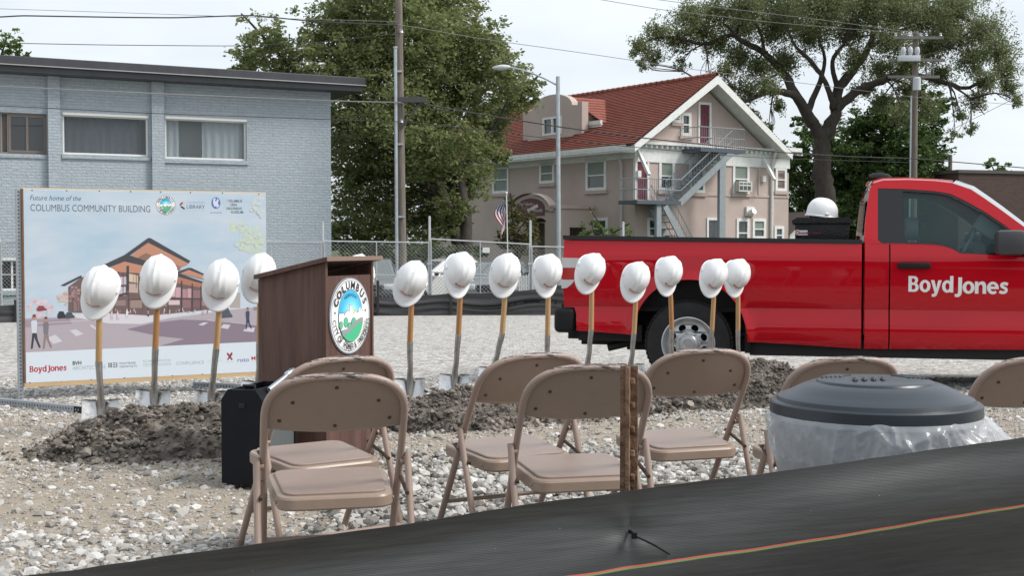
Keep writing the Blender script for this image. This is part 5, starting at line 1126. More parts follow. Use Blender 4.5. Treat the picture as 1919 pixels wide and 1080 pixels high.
# building in the picture
A.poly(Q([(1590, 560), (1640, 525), (1680, 520), (1680, 660), (1590, 660)]), pc("a8a29c"))
A.poly(Q([(135, 470), (250, 385), (540, 320), (660, 290), (1090, 420), (1405, 480), (1430, 670), (1030, 712), (850, 725), (500, 705), (180, 700), (135, 690)]), pc("6d5a5a"))
for x0, y0, x1, y1, h in ((558, 385, 585, 382, "c6bfcb"), (588, 382, 625, 380, "c9c4d0"), (628, 380, 655, 378, "bdb3bb"), (680, 352, 715, 358, "cdbca8"), (718, 358, 760, 368, "c8b49c"), (680, 440, 760, 445, "b8a397"), (560, 470, 650, 470, "c2bac5")):
    hh = 70 if y0 < 440 else 80; A.poly(Q([(x0, y0), (x1, y1), (x1, y1 + hh), (x0, y0 + hh)]), pc(h))
for x0, x1, yt, yb, h in ((1035, 1060, 475, 560, "bd959b"), (1064, 1095, 470, 560, "c7a6ac"), (1098, 1145, 475, 565, "c29da3"), (1160, 1200, 490, 570, "a98388"), (1205, 1240, 485, 570, "c09aa0"), (1255, 1320, 500, 575, "8d6c70"), (1335, 1380, 520, 640, "a27c82"), (1035, 1135, 590, 632, "cfb9c0"), (560, 650, 590, 640, "8e7a78"), (690, 800, 590, 660, "97827c"), (870, 930, 600, 660, "a08a80"), (180, 230, 600, 690, "85706e"), (270, 330, 620, 690, "8a7674"), (1160, 1235, 585, 660, "8b6a6d"), (1255, 1320, 600, 655, "7a5c60")):
    A.poly(Q([(x0, yb), (x1, yb), (x1, yt), (x0, yt)]), pc(h))
org, org2, dk = pc("bb8771"), pc("a9755f"), pc("43444a")
A.poly(Q([(485, 305), (640, 240), (800, 275), (1090, 365), (1350, 435), (1360, 480), (1090, 430), (760, 345), (540, 335)]), org); A.poly(Q([(1090, 372), (1360, 440), (1365, 485), (1090, 432)]), org2)
A.poly(Q([(750, 215), (830, 165), (900, 190), (860, 230), (800, 240)]), pc("8a6a5c")); A.poly(Q([(690, 195), (850, 72), (1216, 252), (1205, 268), (1150, 290), (900, 192), (830, 165), (750, 212)]), org); A.poly(Q([(900, 192), (1145, 290), (1140, 320), (1060, 300), (880, 230)]), pc("9c7465"))
A.poly(Q([(640, 182), (850, 30), (872, 30), (1230, 236), (1214, 258), (850, 70), (680, 192)]), dk); A.poly(Q([(410, 290), (640, 182), (668, 180), (830, 235), (1100, 340), (1360, 428), (1360, 446), (1090, 368), (800, 277), (640, 240), (470, 302)]), dk)
A.poly(Q([(1130, 345), (1215, 315), (1350, 368), (1350, 400), (1300, 388)]), org); A.poly(Q([(1105, 337), (1212, 298), (1242, 300), (1352, 352), (1352, 368), (1215, 316), (1140, 347)]), dk); A.poly(Q([(65, 456), (250, 365), (255, 382), (100, 462)]), dk)
for x, y0, y1, w in ((556, 325, 540, 7), (586, 330, 540, 5), (626, 340, 540, 5), (668, 280, 500, 22), (745, 350, 480, 4), (1152, 415, 690, 13), (1248, 440, 690, 11), (1325, 462, 680, 10), (852, 560, 735, 14), (500, 610, 700, 5), (675, 520, 720, 8), (1030, 560, 712, 8), (1395, 480, 680, 7), (175, 600, 690, 5), (215, 600, 690, 5), (800, 590, 690, 5)): A.line(Q([(x, y0)])[0], Q([(x, y1)])[0], w / 4.8 * 10.8 / FPX, dk if w > 9 else pc("514446"))
for a, b, w in (((525, 560), (668, 528), 20), ((668, 585), (830, 578), 8), ((1030, 575), (1400, 575), 6)): A.line(Q([a])[0], Q([b])[0], w / 4.8 * 10.8 / FPX, pc("4f413f"))
blot(140, 545, 10, 30, [pc("8f7474"), pc("7a5f62"), pc("a58a88")], .012); blot(142, 560, 12, 30, [pc("8a6f70"), pc("9b8080")], .012); blot(308, 568, 8, 16, [pc("9c8a70"), pc("7f6c58")], .009)
A.n = int(A.n) + 1
for k in range(46): x, y = g.uniform(430, 1400), g.uniform(668, 700); c = Q([(x, y)])[0]; h = g.uniform(.012, .02); A.poly([(c[0] - .003, c[1] - h), (c[0] + .003, c[1] - h), (c[0] + .003, c[1] + h * .6), (c[0] - .003, c[1] + h * .6)], pc(g.choice(["d9cfd2", "cdb9b8", "6a5554", "a48c8a"])), layer=A.n)
A.n += 1
for x, y, h, cc in ((525, 730, .06, "cdbfc2"), (578, 730, .06, "d2c2c0"), (662, 715, .05, "e0d8da")): c = Q([(x, y)])[0]; A.poly([(c[0] - .01, c[1] - h * .7), (c[0], c[1] - .01), (c[0] + .01, c[1] - h * .7), (c[0] + .008, c[1] + .02), (c[0], c[1] + .05), (c[0] - .008, c[1] + .02)], pc(cc))
def pcar(x0, y0, x1, y1, col): A.poly(Q([(x0, y1 - 10), (x0, (y0 + y1) / 2), (x0 + (x1 - x0) * .2, y0), (x0 + (x1 - x0) * .65, y0), (x0 + (x1 - x0) * .85, (y0 + y1) / 2), (x1, y1 - 25), (x1, y1 - 8), (x0 + 10, y1)]), pc(col))
pcar(35, 690, 120, 758, "33353b"); pcar(105, 698, 192, 755, "4e5058"); pcar(-150, 640, -60, 690, "8a4048"); pcar(1505, 662, 1610, 752, "4d5662"); pcar(1795, 650, 1850, 685, "8d7f86")
def walker(px, py, h, top, leg, skin_="b08a7c"):
    def W(a, b): return S(px + a * h, py - b * h)
    A.poly([W(-.10, 0), W(-.05, .48), W(.03, .48), W(0, .3), W(-.04, .02)], pc(leg)); A.poly([W(.14, .03), W(.02, .3), W(-.02, .48), W(.07, .48), W(.10, .28), W(.19, .06)], pc(leg)); A.poly([W(-.07, .46), W(-.09, .78), W(-.03, .84), W(.05, .84), W(.09, .76), W(.07, .46)], pc(top)); A.oval(W(.0, .90), .017 * h / 65, .022 * h / 65, pc(skin_), 12); A.poly([W(-.05, .92), W(.05, .92), W(.035, .985), W(-.035, .985)], pc("4a3c3a"))
walker(64, 655, 66, "c9ccda", "3c3c48"); walker(86, 655, 62, "77757e", "8d7a78"); walker(464, 618, 42, "3c4a66", "33405c")
A.n += 1; w0 = A.n + 1
A.poly([(.002, SB + .002), (SW - .002, SB + .002), (SW - .002, S(499, 640)[1]), (.002, S(46, 661)[1])], pc("c8d2da", 1.08))
def T(t, x0, y, x1, cap, col, bold=0, shear=0):
    a, b = S(x0, y), S(x1, y); A.text(t, a[0], a[1], cap * 10.8 / FPX, pc(col, 1.1), w=b[0] - a[0], bold=bold, shear=shear)
ink = "474c58"
T("Future home of the", 56, 375, 151, 9, ink, 0, .22); T("COLUMBUS COMMUNITY BUILDING", 57, 395.5, 281.5, 12.3, ink, -.004)
def seal(A, c, r, cc, dens=1):
    A.oval(c, r, r, cc("6f7880"), 56); A.oval(c, r * .965, r * .965, cc("d8dce0"), 56); A.oval(c, r * .93, r * .93, cc("2a2c30"), 56); A.oval(c, r * .915, r * .915, cc("e9ebec"), 56)
    ri = .60; ry = .68
    cols = ["3fa9cf", "4db4d6", "63c0da", "7fcbd8", "9dd4cf", "bfdcc0", "dde3b6"]
    A.oval(c, r * (ri + .012), r * (ry + .012), cc("2a2c30"), 48); A.oval(c, r * ri, r * ry, cc(cols[0]), 48)
    gc = (c[0] + .05 * r, c[1] + .02 * r)
    for k, h in enumerate(cols[1:]): q = .52 * (1 - k / 6.2); A.oval(gc, r * q, r * q * .98, cc(h), 36)
    low = [(c[0] + r * ri * math.cos(a), c[1] + r * ry * math.sin(a)) for a in np.linspace(math.pi + .02, 2 * math.pi - .02, 24)]
    sk = [(.6, .10), (.55, .10), (.52, .12), (.40, .12), (.40, .08), (.26, .08), (.22, .14), (.10, .02), (.09, -.02), (.05, .16), (-.02, .28), (-.06, .28), (-.08, .12), (-.2, .14), (-.34, .02), (-.36, .08), (-.58, .08)]
    for ex, col_ in ((.014, "3c4044"), (0, "f0f1f1")): A.poly([(c[0] + x * r, c[1] + (y + ex) * r) for x, y in sk] + low, cc(col_))
    for x, y in ((.40, .16), (.44, .2), (.52, .17)): A.poly([(c[0] + (x - .025) * r, c[1] + .06 * r), (c[0] + (x + .025) * r, c[1] + .06 * r), (c[0] + (x + .025) * r, c[1] + y * r), (c[0] + (x - .025) * r, c[1] + y * r)], cc("e3e5e6"))
    for x, y, w, h in ((-.5, -.22, .085, .09), (-.26, -.16, .10, .12), (-.08, -.26, .09, .08), (.12, -.19, .11, .13)): A.line((c[0] + x * r, c[1] + (y - h) * r), (c[0] + x * r, c[1] + (y - h - .16) * r), .012 * r, cc("444a48")); A.oval((c[0] + x * r, c[1] + y * r), (w + .012) * r, (h + .012) * r, cc("2d4a3e"), 20); A.oval((c[0] + x * r, c[1] + y * r), w * r, h * r, cc("58b089"), 20)
    def cl(x, y):
        k = math.hypot(x / ri, y / ry); return (x / k * .99, y / k * .99) if k > .99 else (x, y)
    up_ = [(-.45, -.50), (-.25, -.46), (0, -.36), (.2, -.26), (.4, -.20), (.57, -.18)]
    A.poly([(c[0] + cl(x, y)[0] * r, c[1] + cl(x, y)[1] * r) for x, y in [(-.52, -.36)] + [(x, y + .12) for x, y in up_[1:]] + up_[::-1]], cc("8b8f92"))
    bot = [cl(.62 * math.cos(a), .70 * math.sin(a)) for a in np.linspace(-.28, -2.45, 18)]
    A.poly([(c[0] + x * r, c[1] + y * r) for x, y in up_[:-1] + bot], cc("46ad80"))
    for a in (R(172), R(8)): A.poly([(c[0] + .76 * r * math.cos(a) + (.055 if i % 2 == 0 else .022) * r * math.cos(i * math.pi / 5 + math.pi / 2), c[1] + .76 * r * math.sin(a) + (.055 if i % 2 == 0 else .022) * r * math.sin(i * math.pi / 5 + math.pi / 2)) for i in range(10)], cc("26282c"))
    A.arc("COLUMBUS", c, r * .705, R(153), R(27), r * .185, cc("26282c"), bold=.035, wf=.66); A.arc("CITY OF POWER & PROGRESS", c, r * .885, R(190), R(350), r * .165, cc("26282c"), inward=True, bold=.012, wf=.5); A.arc("NEBRASKA", c, r * .50, R(118), R(62), r * .085, cc("27506a"))
seal(A, S(310.5, 384.5), S(329, 384)[0] / 2 - S(292, 384)[0] / 2, lambda h: pc(h, 1.1))
A.n += 1
for q, cc_ in (([(336, 383), (342, 378), (343, 381), (338, 386)], "8d3a42"), ([(337, 387), (341, 386), (347, 391), (345, 393)], "3a3336"), ([(342, 384), (346, 378), (347, 381), (344, 385)], "cdb6a8")): A.poly([S(*p) for p in q], pc(cc_))
T("Columbus Public", 350, 380.8, 384, 4.2, "8f9cb0"); T("LIBRARY", 350, 391, 384, 7.2, "555f72", .005)
for k in range(9): A.poly([S(337 + k * 5.3, 394.6), S(340.6 + k * 5.3, 394.6), S(340.6 + k * 5.3, 395.6), S(337 + k * 5.3, 395.6)], pc("a9b3c2"))
c = S(404.5, 380.5); A.oval(c, .04, .051, pc("5e6fae"), 30)
for q in ([(400, 372), (404, 371), (403, 378), (406, 376), (407, 384), (402, 388), (399, 380)], [(407, 372), (410, 375), (408, 381), (411, 386), (406, 390), (405, 383)]): A.poly([S(*p) for p in q], pc("ccd5e2"))
for k in range(4): A.poly([S(394 + k * 5.6, 397.5), S(398.4 + k * 5.6, 397.5), S(398.4 + k * 5.6, 399.8), S(394 + k * 5.6, 399.8)], pc("8e9cc8"))
for t, x0, x1, y, c1, n0 in (("COLUMBUS", 425, 453.5, 378.8, "c08a92", 1), ("AREA", 431, 444.5, 385.8, "b8505a", 1), ("CHILDREN'S", 421.5, 453, 393, "b5bfb0", 1), ("MUSEUM", 432.5, 455.5, 399.9, "4f9a68", 1)):
    f = (x1 - x0) / len(t); T(t[0], x0, y, x0 + f * .85, 4.6, c1, .02); T(t[1:], x0 + f, y, x1, 4.6, "4b4f58", .02)
for w_, x0, y0, x1 in (("Boyd", 55.5, 698.3, 87.5), ("Jones", 90, 696.5, 125.5)): a, b = S(x0, y0), S(x1, y0); heavy_text(A, w_, a[0], a[1], 11.5 * 10.6 / FPX, pc("a3263a", 1.1), b[0] - a[0])
T("BVH", 136, 684.5, 152.5, 6.6, "3a3c42", .03); T("ARCHITECTURE", 136, 694, 198, 6.8, "8d949c", -.008)
for k in range(3): A.poly([S(203 + k * 2.6, 689.5), S(204.5 + k * 2.6, 689.5), S(204.5 + k * 2.6, 680.3), S(203 + k * 2.6, 680.3)], pc("3a3f48"))
for k in range(3): A.poly([S(211.5, 689 - k * 3.6), S(216.5, 689 - k * 3.6), S(216.5, 687.4 - k * 3.6), S(211.5, 687.4 - k * 3.6)], pc("3a3f48"))
A.poly([S(218, 689), S(219.6, 689), S(219.6, 680), S(218, 680)], pc("3a3f48"))
T("morrissey", 224, 683.5, 254.5, 5.4, "565c66"); T("engineering inc", 224, 689.2, 257, 4.6, "6b717a"); T("& ASSOCIATES INC", 291, 678.5, 320, 4.2, "8aa596"); T("SCHB", 268, 679.6, 286, 4.2, "8aa596"); A.line(S(268, 682.6), S(321, 681), .003, pc("93b39d")); T("STRUCTURAL ENGINEERS", 268, 687.5, 321, 3.2, "a3b0ac")
T("CONFLUENCE", 330, 684.6, 382, 6, "8c929c", -.004); T("o", 389, 680, 394.5, 6.5, "a9cba6"); T("on", 405.5, 679, 416, 6.5, "a9cba6")
for q in ([(424.5, 661.5), (428, 662), (436, 674), (434, 676), (426, 666)], [(435.5, 661), (433, 661), (425.5, 674), (427, 676), (435.5, 665)]): A.poly([S(*p) for p in q], pc("8a3440"))
for k in range(4): A.poly([S(424 + k * 3.2, 679.3), S(426.3 + k * 3.2, 679.3), S(426.3 + k * 3.2, 678.3), S(424 + k * 3.2, 678.3)], pc("b5bac2"))
T("roto", 445, 679, 466.5, 8, "5d5a9c", .01); T("MSR", 471, 675, 492, 6.5, "b0404a", .03); A.line(S(471, 677.6), S(492, 677), .002, pc("b59aa0"))
for x, y in ((60, 357), (125, 357.5), (186, 358), (245, 359), (301, 360), (357, 361), (417, 362), (485, 364), (56, 718), (115, 716), (171, 712.5), (233, 709), (323, 705), (379, 702)): A.oval(S(x, y), .006, .006, pc("3f3b38"), 8)
A.build("printed_picture", SIGN, fn=lambda x, d, z: (x, d - .0003, z))

# ------------------------------------------------------------------ lectern
lam = pm("walnut_laminate", (.072, .034, .026), .5, col2=(.135, .073, .057), vscale=9, stretch=(3, 3, .22), detail=8, bump=.08, bscale=30); lam_d = pm("laminate_edge", (.05, .026, .02), .6); lam_in = pm("lectern_inside", (.02, .012, .01), .9)
le = at(612, 894, 6.56); LA = R(66)
LEC = empty("lectern", (le.x, le.y, gz(6.56)), LA, "dark walnut lectern with sloping top and round city seal on its front", "lectern")
lw_, ld, hf, hb = .485, .415, 1.105, 1.015
m = MB(); m.prism([(0, 0), (ld, 0), (ld, hb), (0, hf)], 0, .02, plane='yz'); m.build("side_panel", lam, LEC, smooth=False)
m = MB(); m.prism([(0, 0), (ld, 0), (ld, hb), (0, hf)], lw_ - .02, lw_, plane='yz'); m.build("side_panel", lam, LEC, smooth=False)
m = MB(); m.box((.021, .006, 0), (lw_ - .021, .026, hf - .07)); m.build("front_panel", lam, LEC, smooth=False)
m = MB(); m.box((.021, .03, hf - .16), (lw_ - .021, ld - .02, hf - .14)); m.box((.021, .03, .45), (lw_ - .021, ld - .02, .47)); m.box((.021, .03, .05), (lw_ - .021, ld - .02, .07)); m.build("shelf", lam_in, LEC, smooth=False)
m = MB(); sl = (hb - hf) / ld; y0, y1 = -.035, ld + .0
m.prism([(y0, hf + sl * y0 + .002), (y1, hf + sl * y1 + .002), (y1, hf + sl * y1 + .024), (y0, hf + sl * y0 + .024)], -.04, lw_ + .04, plane='yz'); tpo_ = m.build("top", lam, LEC, smooth=False); m = MB(); m.box((-.041, y0 - .0015, hf + sl * y0 + .0015), (lw_ + .041, y0 - .0001, hf + sl * y0 + .0245)); m.build("edge_band", pm("pale_edge_band", (.24, .165, .13), .5), tpo_, smooth=False)
A = Art(.0004); pl = Plane(le.x, le.y, math.cos(LA), math.sin(LA)); su, sz = pl.uv(655.5, 592); r_ = (pl.uv(655, 520)[1] - pl.uv(655, 664)[1]) / 2
m = MB(); m.lathe([(r_ * 1.0, 0), (r_ * 1.0, .006), (0, .006)], 64, Matrix.Translation((su, .004, sz - gz(6.56))) @ Matrix.Rotation(R(90), 4, 'X')); so = m.build("city_seal", pm("seal_disc", (.45, .47, .5), .5), LEC)
seal(A, (su, sz - gz(6.56)), r_, lambda h: pc(h, 1.15)); A.build("seal_print", so, fn=lambda x, d, z: (x, -.0024 + d, z))

# ------------------------------------------------------------------ black speaker case beside the lectern
sb = at(492, 914, 6.15); g6 = gz(6.15); SA = math.atan2(.97, .24)
SPK = empty("speaker", (sb.x, sb.y, g6), SA - R(90), "black portable speaker cabinet on small casters next to the lectern", "speaker")
# local: +x to the right/away, front towards -y
case = pm("black_case", (.008, .009, .013), .5, var=.2, vscale=10, spec=.2); casei = pm("black_recess", (.006, .006, .008), .6); grille_g = pm("grey_perforated_grille", (.10, .115, .12), .55)
m = MB(); w, d, h = .215, .40, .49; c_ = .05
out = [(-w, .03), (0, .03), (0, h - c_), (-.035, h), (-w + .035, h), (-w, h - c_)]
m.prism(out, 0, .022); m.prism(out, d - .022, d); m.box((-w, .022, .03), (-w + .015, d - .022, h - c_)); m.box((-.015, .022, .03), (0, d - .022, h - c_)); m.box((-w + .015, .022, .04), (-.015, d - .022, h - .07))
for s in (0, 1): m.prism([(-w, h - c_), (-w + .035, h), (-w + .05, h), (-w + .015, h - c_)] if s == 0 else [(0, h - c_), (-.035, h), (-.05, h), (-.015, h - c_)], .022, d - .022)
m.build("cabinet", case, SPK, smooth=False)
m = MB(); m.box((-.12, -.006, .40), (-.09, -.0, .425), .002); m.build("jack_plate", casei, SPK)
m = MB(); m.box((.001, .05, .06), (.006, d - .04, h - .09)); m.build("grille", grille_g, SPK, smooth=False)
for x in (-w + .03, -.03):
    for y in (.04, d - .04): m = MB(); m.lathe([(0, -.012), (.02, -.012), (.02, .012), (0, .012)], 12, Matrix.Translation((x, y, .02)) @ Matrix.Rotation(R(90), 4, 'Y')); m.box((x - .012, y - .012, .02), (x + .012, y + .012, .04)); m.build("caster", blk, SPK)
m = MB(); m.tube([(-.12, .05, h - .03), (-.12, .05, h + .015), (-.06, .05, h + .015), (-.06, .05, h - .03)], .008, 8); m.lathe([(.012, 0), (.012, .02), (0, .022)], 10, Matrix.Translation((-.15, .06, h - .07))); m.build("carry_handle", blk, SPK)
m = MB(); m.tube([(-.01, .10, h - .01), (.02, .24, h + .045)], .013, 14); m.lathe([(.013, 0), (.019, .01), (.019, .05), (.013, .07), (0, .075)], 14, Matrix.Translation((.02, .24, h + .045)) @ Vector((.03, .14, .055)).to_track_quat('Z', 'Y').to_matrix().to_4x4()); mic = m.build("microphone", pm("brushed_silver", (.5, .55, .58), .3, .8), None); mic.matrix_world = Matrix.Translation((sb.x, sb.y, g6)) @ Matrix.Rotation(SA - R(90), 4, 'Z'); tag(mic, "silver handheld microphone leaning in the open top of the black speaker", "microphone")

# ------------------------------------------------------------------ shovels and hard hats
hat_m = pm("white_hard_hat_plastic", (.78, .79, .80), .32, spec=.5); hat_in = pm("hat_suspension", (.1, .1, .1), .8); ash = pm("ash_wood_handle", (.46, .27, .12), .45, col2=(.56, .36, .18), vscale=6, stretch=(4, 4, .3), coat=.2); ash2 = pm("amber_wood_handle", (.40, .19, .065), .4, col2=(.47, .25, .095), vscale=6, stretch=(4, 4, .3), coat=.3)
steel_s = pm("polished_steel", (.56, .56, .56), .27, 1.0, var=.15, vscale=20, rvar=.1); steel_d = pm("brushed_socket_steel", (.36, .34, .32), .38, .9, var=.25, vscale=14)
def hat_surf(f, t, inner=0):
    """f angle round (peak at 90 deg), t: 0 crown .. 1 rim .. 2 brim edge"""
    ca, sa = math.cos(f), math.sin(f)
    if t <= 1:
        th = (1 - t) * math.pi / 2; r = math.cos(th) ** .80; z = .148 * math.sin(th) ** .88; x, y = .110 * r * ca, .138 * r * sa
        k = math.exp(-(x / .010) ** 2) * .008 * min(1, max(0, (z - .02) / .04)); sx = abs(x) - (.040 + .12 * max(0, -y))
        k += math.exp(-(sx / .008) ** 2) * .004 * min(1, max(0, (z - .03) / .04)) * (1 if y > -.1 else 0)
        n = Vector((x / .110, y / .138, max(z, .001) / .148)).normalized(); p = Vector((x, y, z)) + n * (k - inner); return p
    q = t - 1; wd = (.010 + .062 * max(0, sa) ** 1.6) ; s = 1
    return Vector((ca * (.110 + wd * q * .55), sa * (.138 + wd * q), -.004 * q - .016 * q * max(0, sa) - .006 * (q > .99)))
def make_hat(name_):
    root = empty(name_, (0, 0, 0))
    m = MB(); m.grid(lambda a, b: tuple(hat_surf(2 * math.pi * a, .012 + 1.988 * b)), 64, 30, closed_u=True); m.grid(lambda a, b: tuple(hat_surf(2 * math.pi * a, .012 + .988 * (1 - b), .005)), 64, 14, closed_u=True)
    m.grid(lambda a, b: tuple(hat_surf(2 * math.pi * a, 1 + (1 - b)) - Vector((0, 0, .004)) if b < 1 else hat_surf(2 * math.pi * a, 1, .005)), 64, 5, closed_u=True)
    for q in (.012,):
        m._f([m.bm.verts.new(hat_surf(2 * math.pi * k / 24, q)) for k in range(24)])
    for s in (-1, 1): m.obox((s * .112, .0, .014), (.012, .035, .018), (0, 0, 0), .004)
    m.build("shell", hat_m, root, ang=50)
    m = MB(); m.grid(lambda a, b: (.098 * math.cos(2 * math.pi * a), .124 * math.sin(2 * math.pi * a), .0 + .03 * b), 32, 1, closed_u=True); m.build("headband", hat_in, root)
    A = Art(.0004)
    def onhat(x, d, z):
        f = math.pi / 2 + x / .118; lo, hi = .5, 1.0
        for _ in range(24):
            mid = (lo + hi) / 2
            if hat_surf(f, mid).z > z: lo = mid
            else: hi = mid
        p = hat_surf(f, lo); n = Vector((p.x / .0121, p.y / .019, p.z / .0219)).normalized(); return tuple(p + n * (.0008 - d))
    heavy_text(A, "Boyd", -.050, .028, .0185, hexc("b81a2a"), .046); heavy_text(A, "Jones", -.001, .028, .0185, hexc("b81a2a"), .053); A.build("lettering", root, fn=lambda x, d, z: onhat(x, d, z))
    return root
HAT = make_hat("hard_hat")
HL = ["at the left end of the row, before the sign", "second from left, before the printed roof", "third from left, on the sign's right half", "half hidden behind the lectern's left edge", "nearly hidden behind the lectern's right edge", "first one clear right of the lectern", "left of the white fence notice", "between the fence notice and tall fence post", "just left of the pickup's tail lamp", "over the pickup's tail lamp", "lowest one, left of the pickup's wheel arch", "over the left end of the wheel arch", "right of the rear wheel, overlapping another", "farthest right, behind its neighbour at the wheel arch"]
SHV = [ # hat centre, handle/socket joint, shoulder of blade, Y, yaw, roll
 ((182, 541), (185, 680), (189, 752), 8.0, -4, 12, .15, ash), ((293, 520), (291, 656), (288, 733), 8.15, 2, 8, 0, ash2), ((413, 527), (405, 656), (396, 735), 8.3, 8, 10, -.1, ash), ((487, 514), (486, 640), (484, 716), 8.65, 12, 14, 0, ash),
 ((671, 515), (673, 640), (675, 712), 8.95, 5, 10, 0, ash), ((772, 525), (768, 643), (768, 712), 9.15, 6, 22, .1, ash2), ((867, 509), (859, 629), (852, 704), 9.35, 32, 16, -.15, ash2), ((950, 510), (941, 627), (925, 690), 9.6, 12, 16, -.1, ash), ((1031, 511), (1026, 630), (1024, 694), 9.9, 30, 14, 0, ash), ((1111, 507), (1108, 619), (1101, 684), 10.15, 20, 26, .2, ash), ((1195, 523), (1188, 627), (1182, 684), 10.4, 14, 20, 0, ash), ((1258, 512), (1259, 620), (1258, 684), 10.65, 28, 18, 0, ash2), ((1342, 516), (1334, 621), (1330, 682), 10.85, 18, 22, 0, ash), ((1386, 516), (1383, 620), (1383, 680), 11.05, 26, 20, 0, ash)]
def hat_mat(yaw, roll, tau=24):
    t = R(tau); a = Vector((0, -math.cos(t), math.sin(t))); p = Vector((0, -math.sin(t), -math.cos(t))); x = p.cross(a)
    M = Matrix((x, p, a)).transposed().to_4x4()
    return Matrix.Rotation(R(yaw), 4, 'Z') @ Matrix.Rotation(R(roll), 4, 'Y') @ M
for i, (hp_, jp, shp, Y, yaw, roll, byaw, wd) in enumerate(SHV):
    hk = HAT if i == 0 else copy_tree(HAT)
    M = hat_mat(yaw, roll); c = at(*hp_, Y); org = c - M.to_3x3() @ Vector((0, .025, .06)); hk.matrix_world = Matrix.Translation(org) @ M; hk.rotation_mode = 'XYZ'
    tag(hk, "white hard hat " + HL[i], "hard hat", "white hard hats hung on the shovels")
    tip = org + M.to_3x3() @ Vector((0, .01, .035)); J = at(*jp, Y + .095); Sx = at(*shp, Y + .095)
    gr = gz(Y); root = empty("shovel", (Sx.x, Sx.y, gr), 0, "shovel under the hard hat " + HL[i], "shovel", "shovels standing in the dirt berm")
    o = Vector((Sx.x, Sx.y, gr)); m = MB(); q = tip.lerp(J, .5) + Vector((.002, 0, 0)); m.tube([tip - o, q - o, J - o], [.018, .020, .0205], 12); m.build("handle", wd, root)
    d = (J - Sx); m = MB(); pts = [J + d * .03, J, Sx + d * .62, Sx + d * .34 + Vector((.004, -.006, 0)), Sx + d * .14 + Vector((.0, .002, 0)), Sx + Vector((0, .012, -.02)), Sx + Vector((0, .0, -.08)), Sx + Vector((0, -.035, -.16))]
    m.tube([p - o for p in pts], [.0215, .0225, .020, .019, .021, .026, .022, .004], 12); m.build("socket", steel_d, root)
    def blade(a, b):
        x = (a - .5) * 2; wv = .112 * (1 if b < .45 else max(.05, math.sqrt(max(0, 1 - ((b - .45) / .55) ** 2)))) ; z = -.285 * b - (.0 if b > .01 else 0) + .012 * (1 - b) * abs(x)
        return Vector((x * wv, .034 - .045 * x * x * (1 - .35 * b) - .10 * b + .010 * math.exp(-(x / .16) ** 2) * math.exp(-b / .25), z - .014 * math.exp(-(x / .22) ** 2) * (1 - b)))
    Rz = Matrix.Rotation(byaw, 3, 'Z'); m = MB(); m.grid(lambda a, b: tuple(Rz @ blade(a, b) + Sx - o), 18, 18); m.grid(lambda a, b: tuple(Rz @ (blade(a, b) + Vector((0, .004, 0))) + Sx - o), 18, 18)
    for s in (-1, 1): m.grid(lambda a, b: tuple(Rz @ (blade(.5 + s * (.14 + .34 * a), 0) + Vector((0, -.026 * b, .004 * b))) + Sx - o), 6, 1)
    m.build("blade", steel_s, root, ang=60)
hk = copy_tree(HAT); hk.matrix_world = Matrix.Translation(tw(tq(1540, 405, .55)[0], .55, lz + .022)) @ Matrix.Rotation(R(7), 4, 'Y') @ Matrix.Rotation(R(-80), 4, 'Z') @ Matrix.Scale(1.08, 4)
tag(hk, "white hard hat sitting upright on the black truck tool box", "hard hat", "white hard hats")

# ------------------------------------------------------------------ folding chairs
tan = pm("tan_painted_steel", (.285, .213, .166), .36, var=.06, vscale=6, spec=.5); vin = pm("tan_vinyl", (.27, .206, .176), .42, var=.05, vscale=5, bump=.05, bscale=200); rust = pm("rusty_rivet", (.06, .035, .022), .7); cap_m = pm("worn_foot_cap", (.25, .18, .15), .8)
# the tube paint is chipped along the top of the back
tube_m = pm("chipped_tan_tube", (.30, .226, .180), .4, spec=.5); n, l = tube_m.node_tree.nodes, tube_m.node_tree.links
t_ = n.new("ShaderNodeTexCoord"); s_ = n.new("ShaderNodeSeparateXYZ"); l.new(t_.outputs["Object"], s_.inputs[0]); mr_ = n.new("ShaderNodeMapRange"); mr_.inputs[1].default_value = .70; mr_.inputs[2].default_value = .785; mr_.inputs[3].default_value = -.30; mr_.inputs[4].default_value = .07; l.new(s_.outputs[2], mr_.inputs[0])
z_ = n.new("ShaderNodeTexNoise"); z_.inputs["Scale"].default_value = 26; z_.inputs["Detail"].default_value = 8; z_.inputs["Roughness"].default_value = .7; mpx = n.new("ShaderNodeMapping"); mpx.inputs["Scale"].default_value = (.45, 1, 2.2); l.new(t_.outputs["Object"], mpx.inputs[0]); l.new(mpx.outputs[0], z_.inputs[0])
ad_ = n.new("ShaderNodeMath"); ad_.operation = 'ADD'; l.new(mr_.outputs[0], ad_.inputs[0]); l.new(z_.outputs[0], ad_.inputs[1]); r_c = n.new("ShaderNodeValToRGB"); e = r_c.color_ramp.elements; e[0].position = .50; e[0].color = (.32, .235, .195, 1); e[1].position = .58; e[1].color = (.055, .045, .042, 1); k_ = e.new(.525); k_.color = (.42, .34, .30, 1); l.new(ad_.outputs[0], r_c.inputs[0]); l.new(r_c.outputs[0], bsdf(tube_m).inputs["Base Color"])
ZT = .785
def ty(z): return .24 - .47 * z / ZT
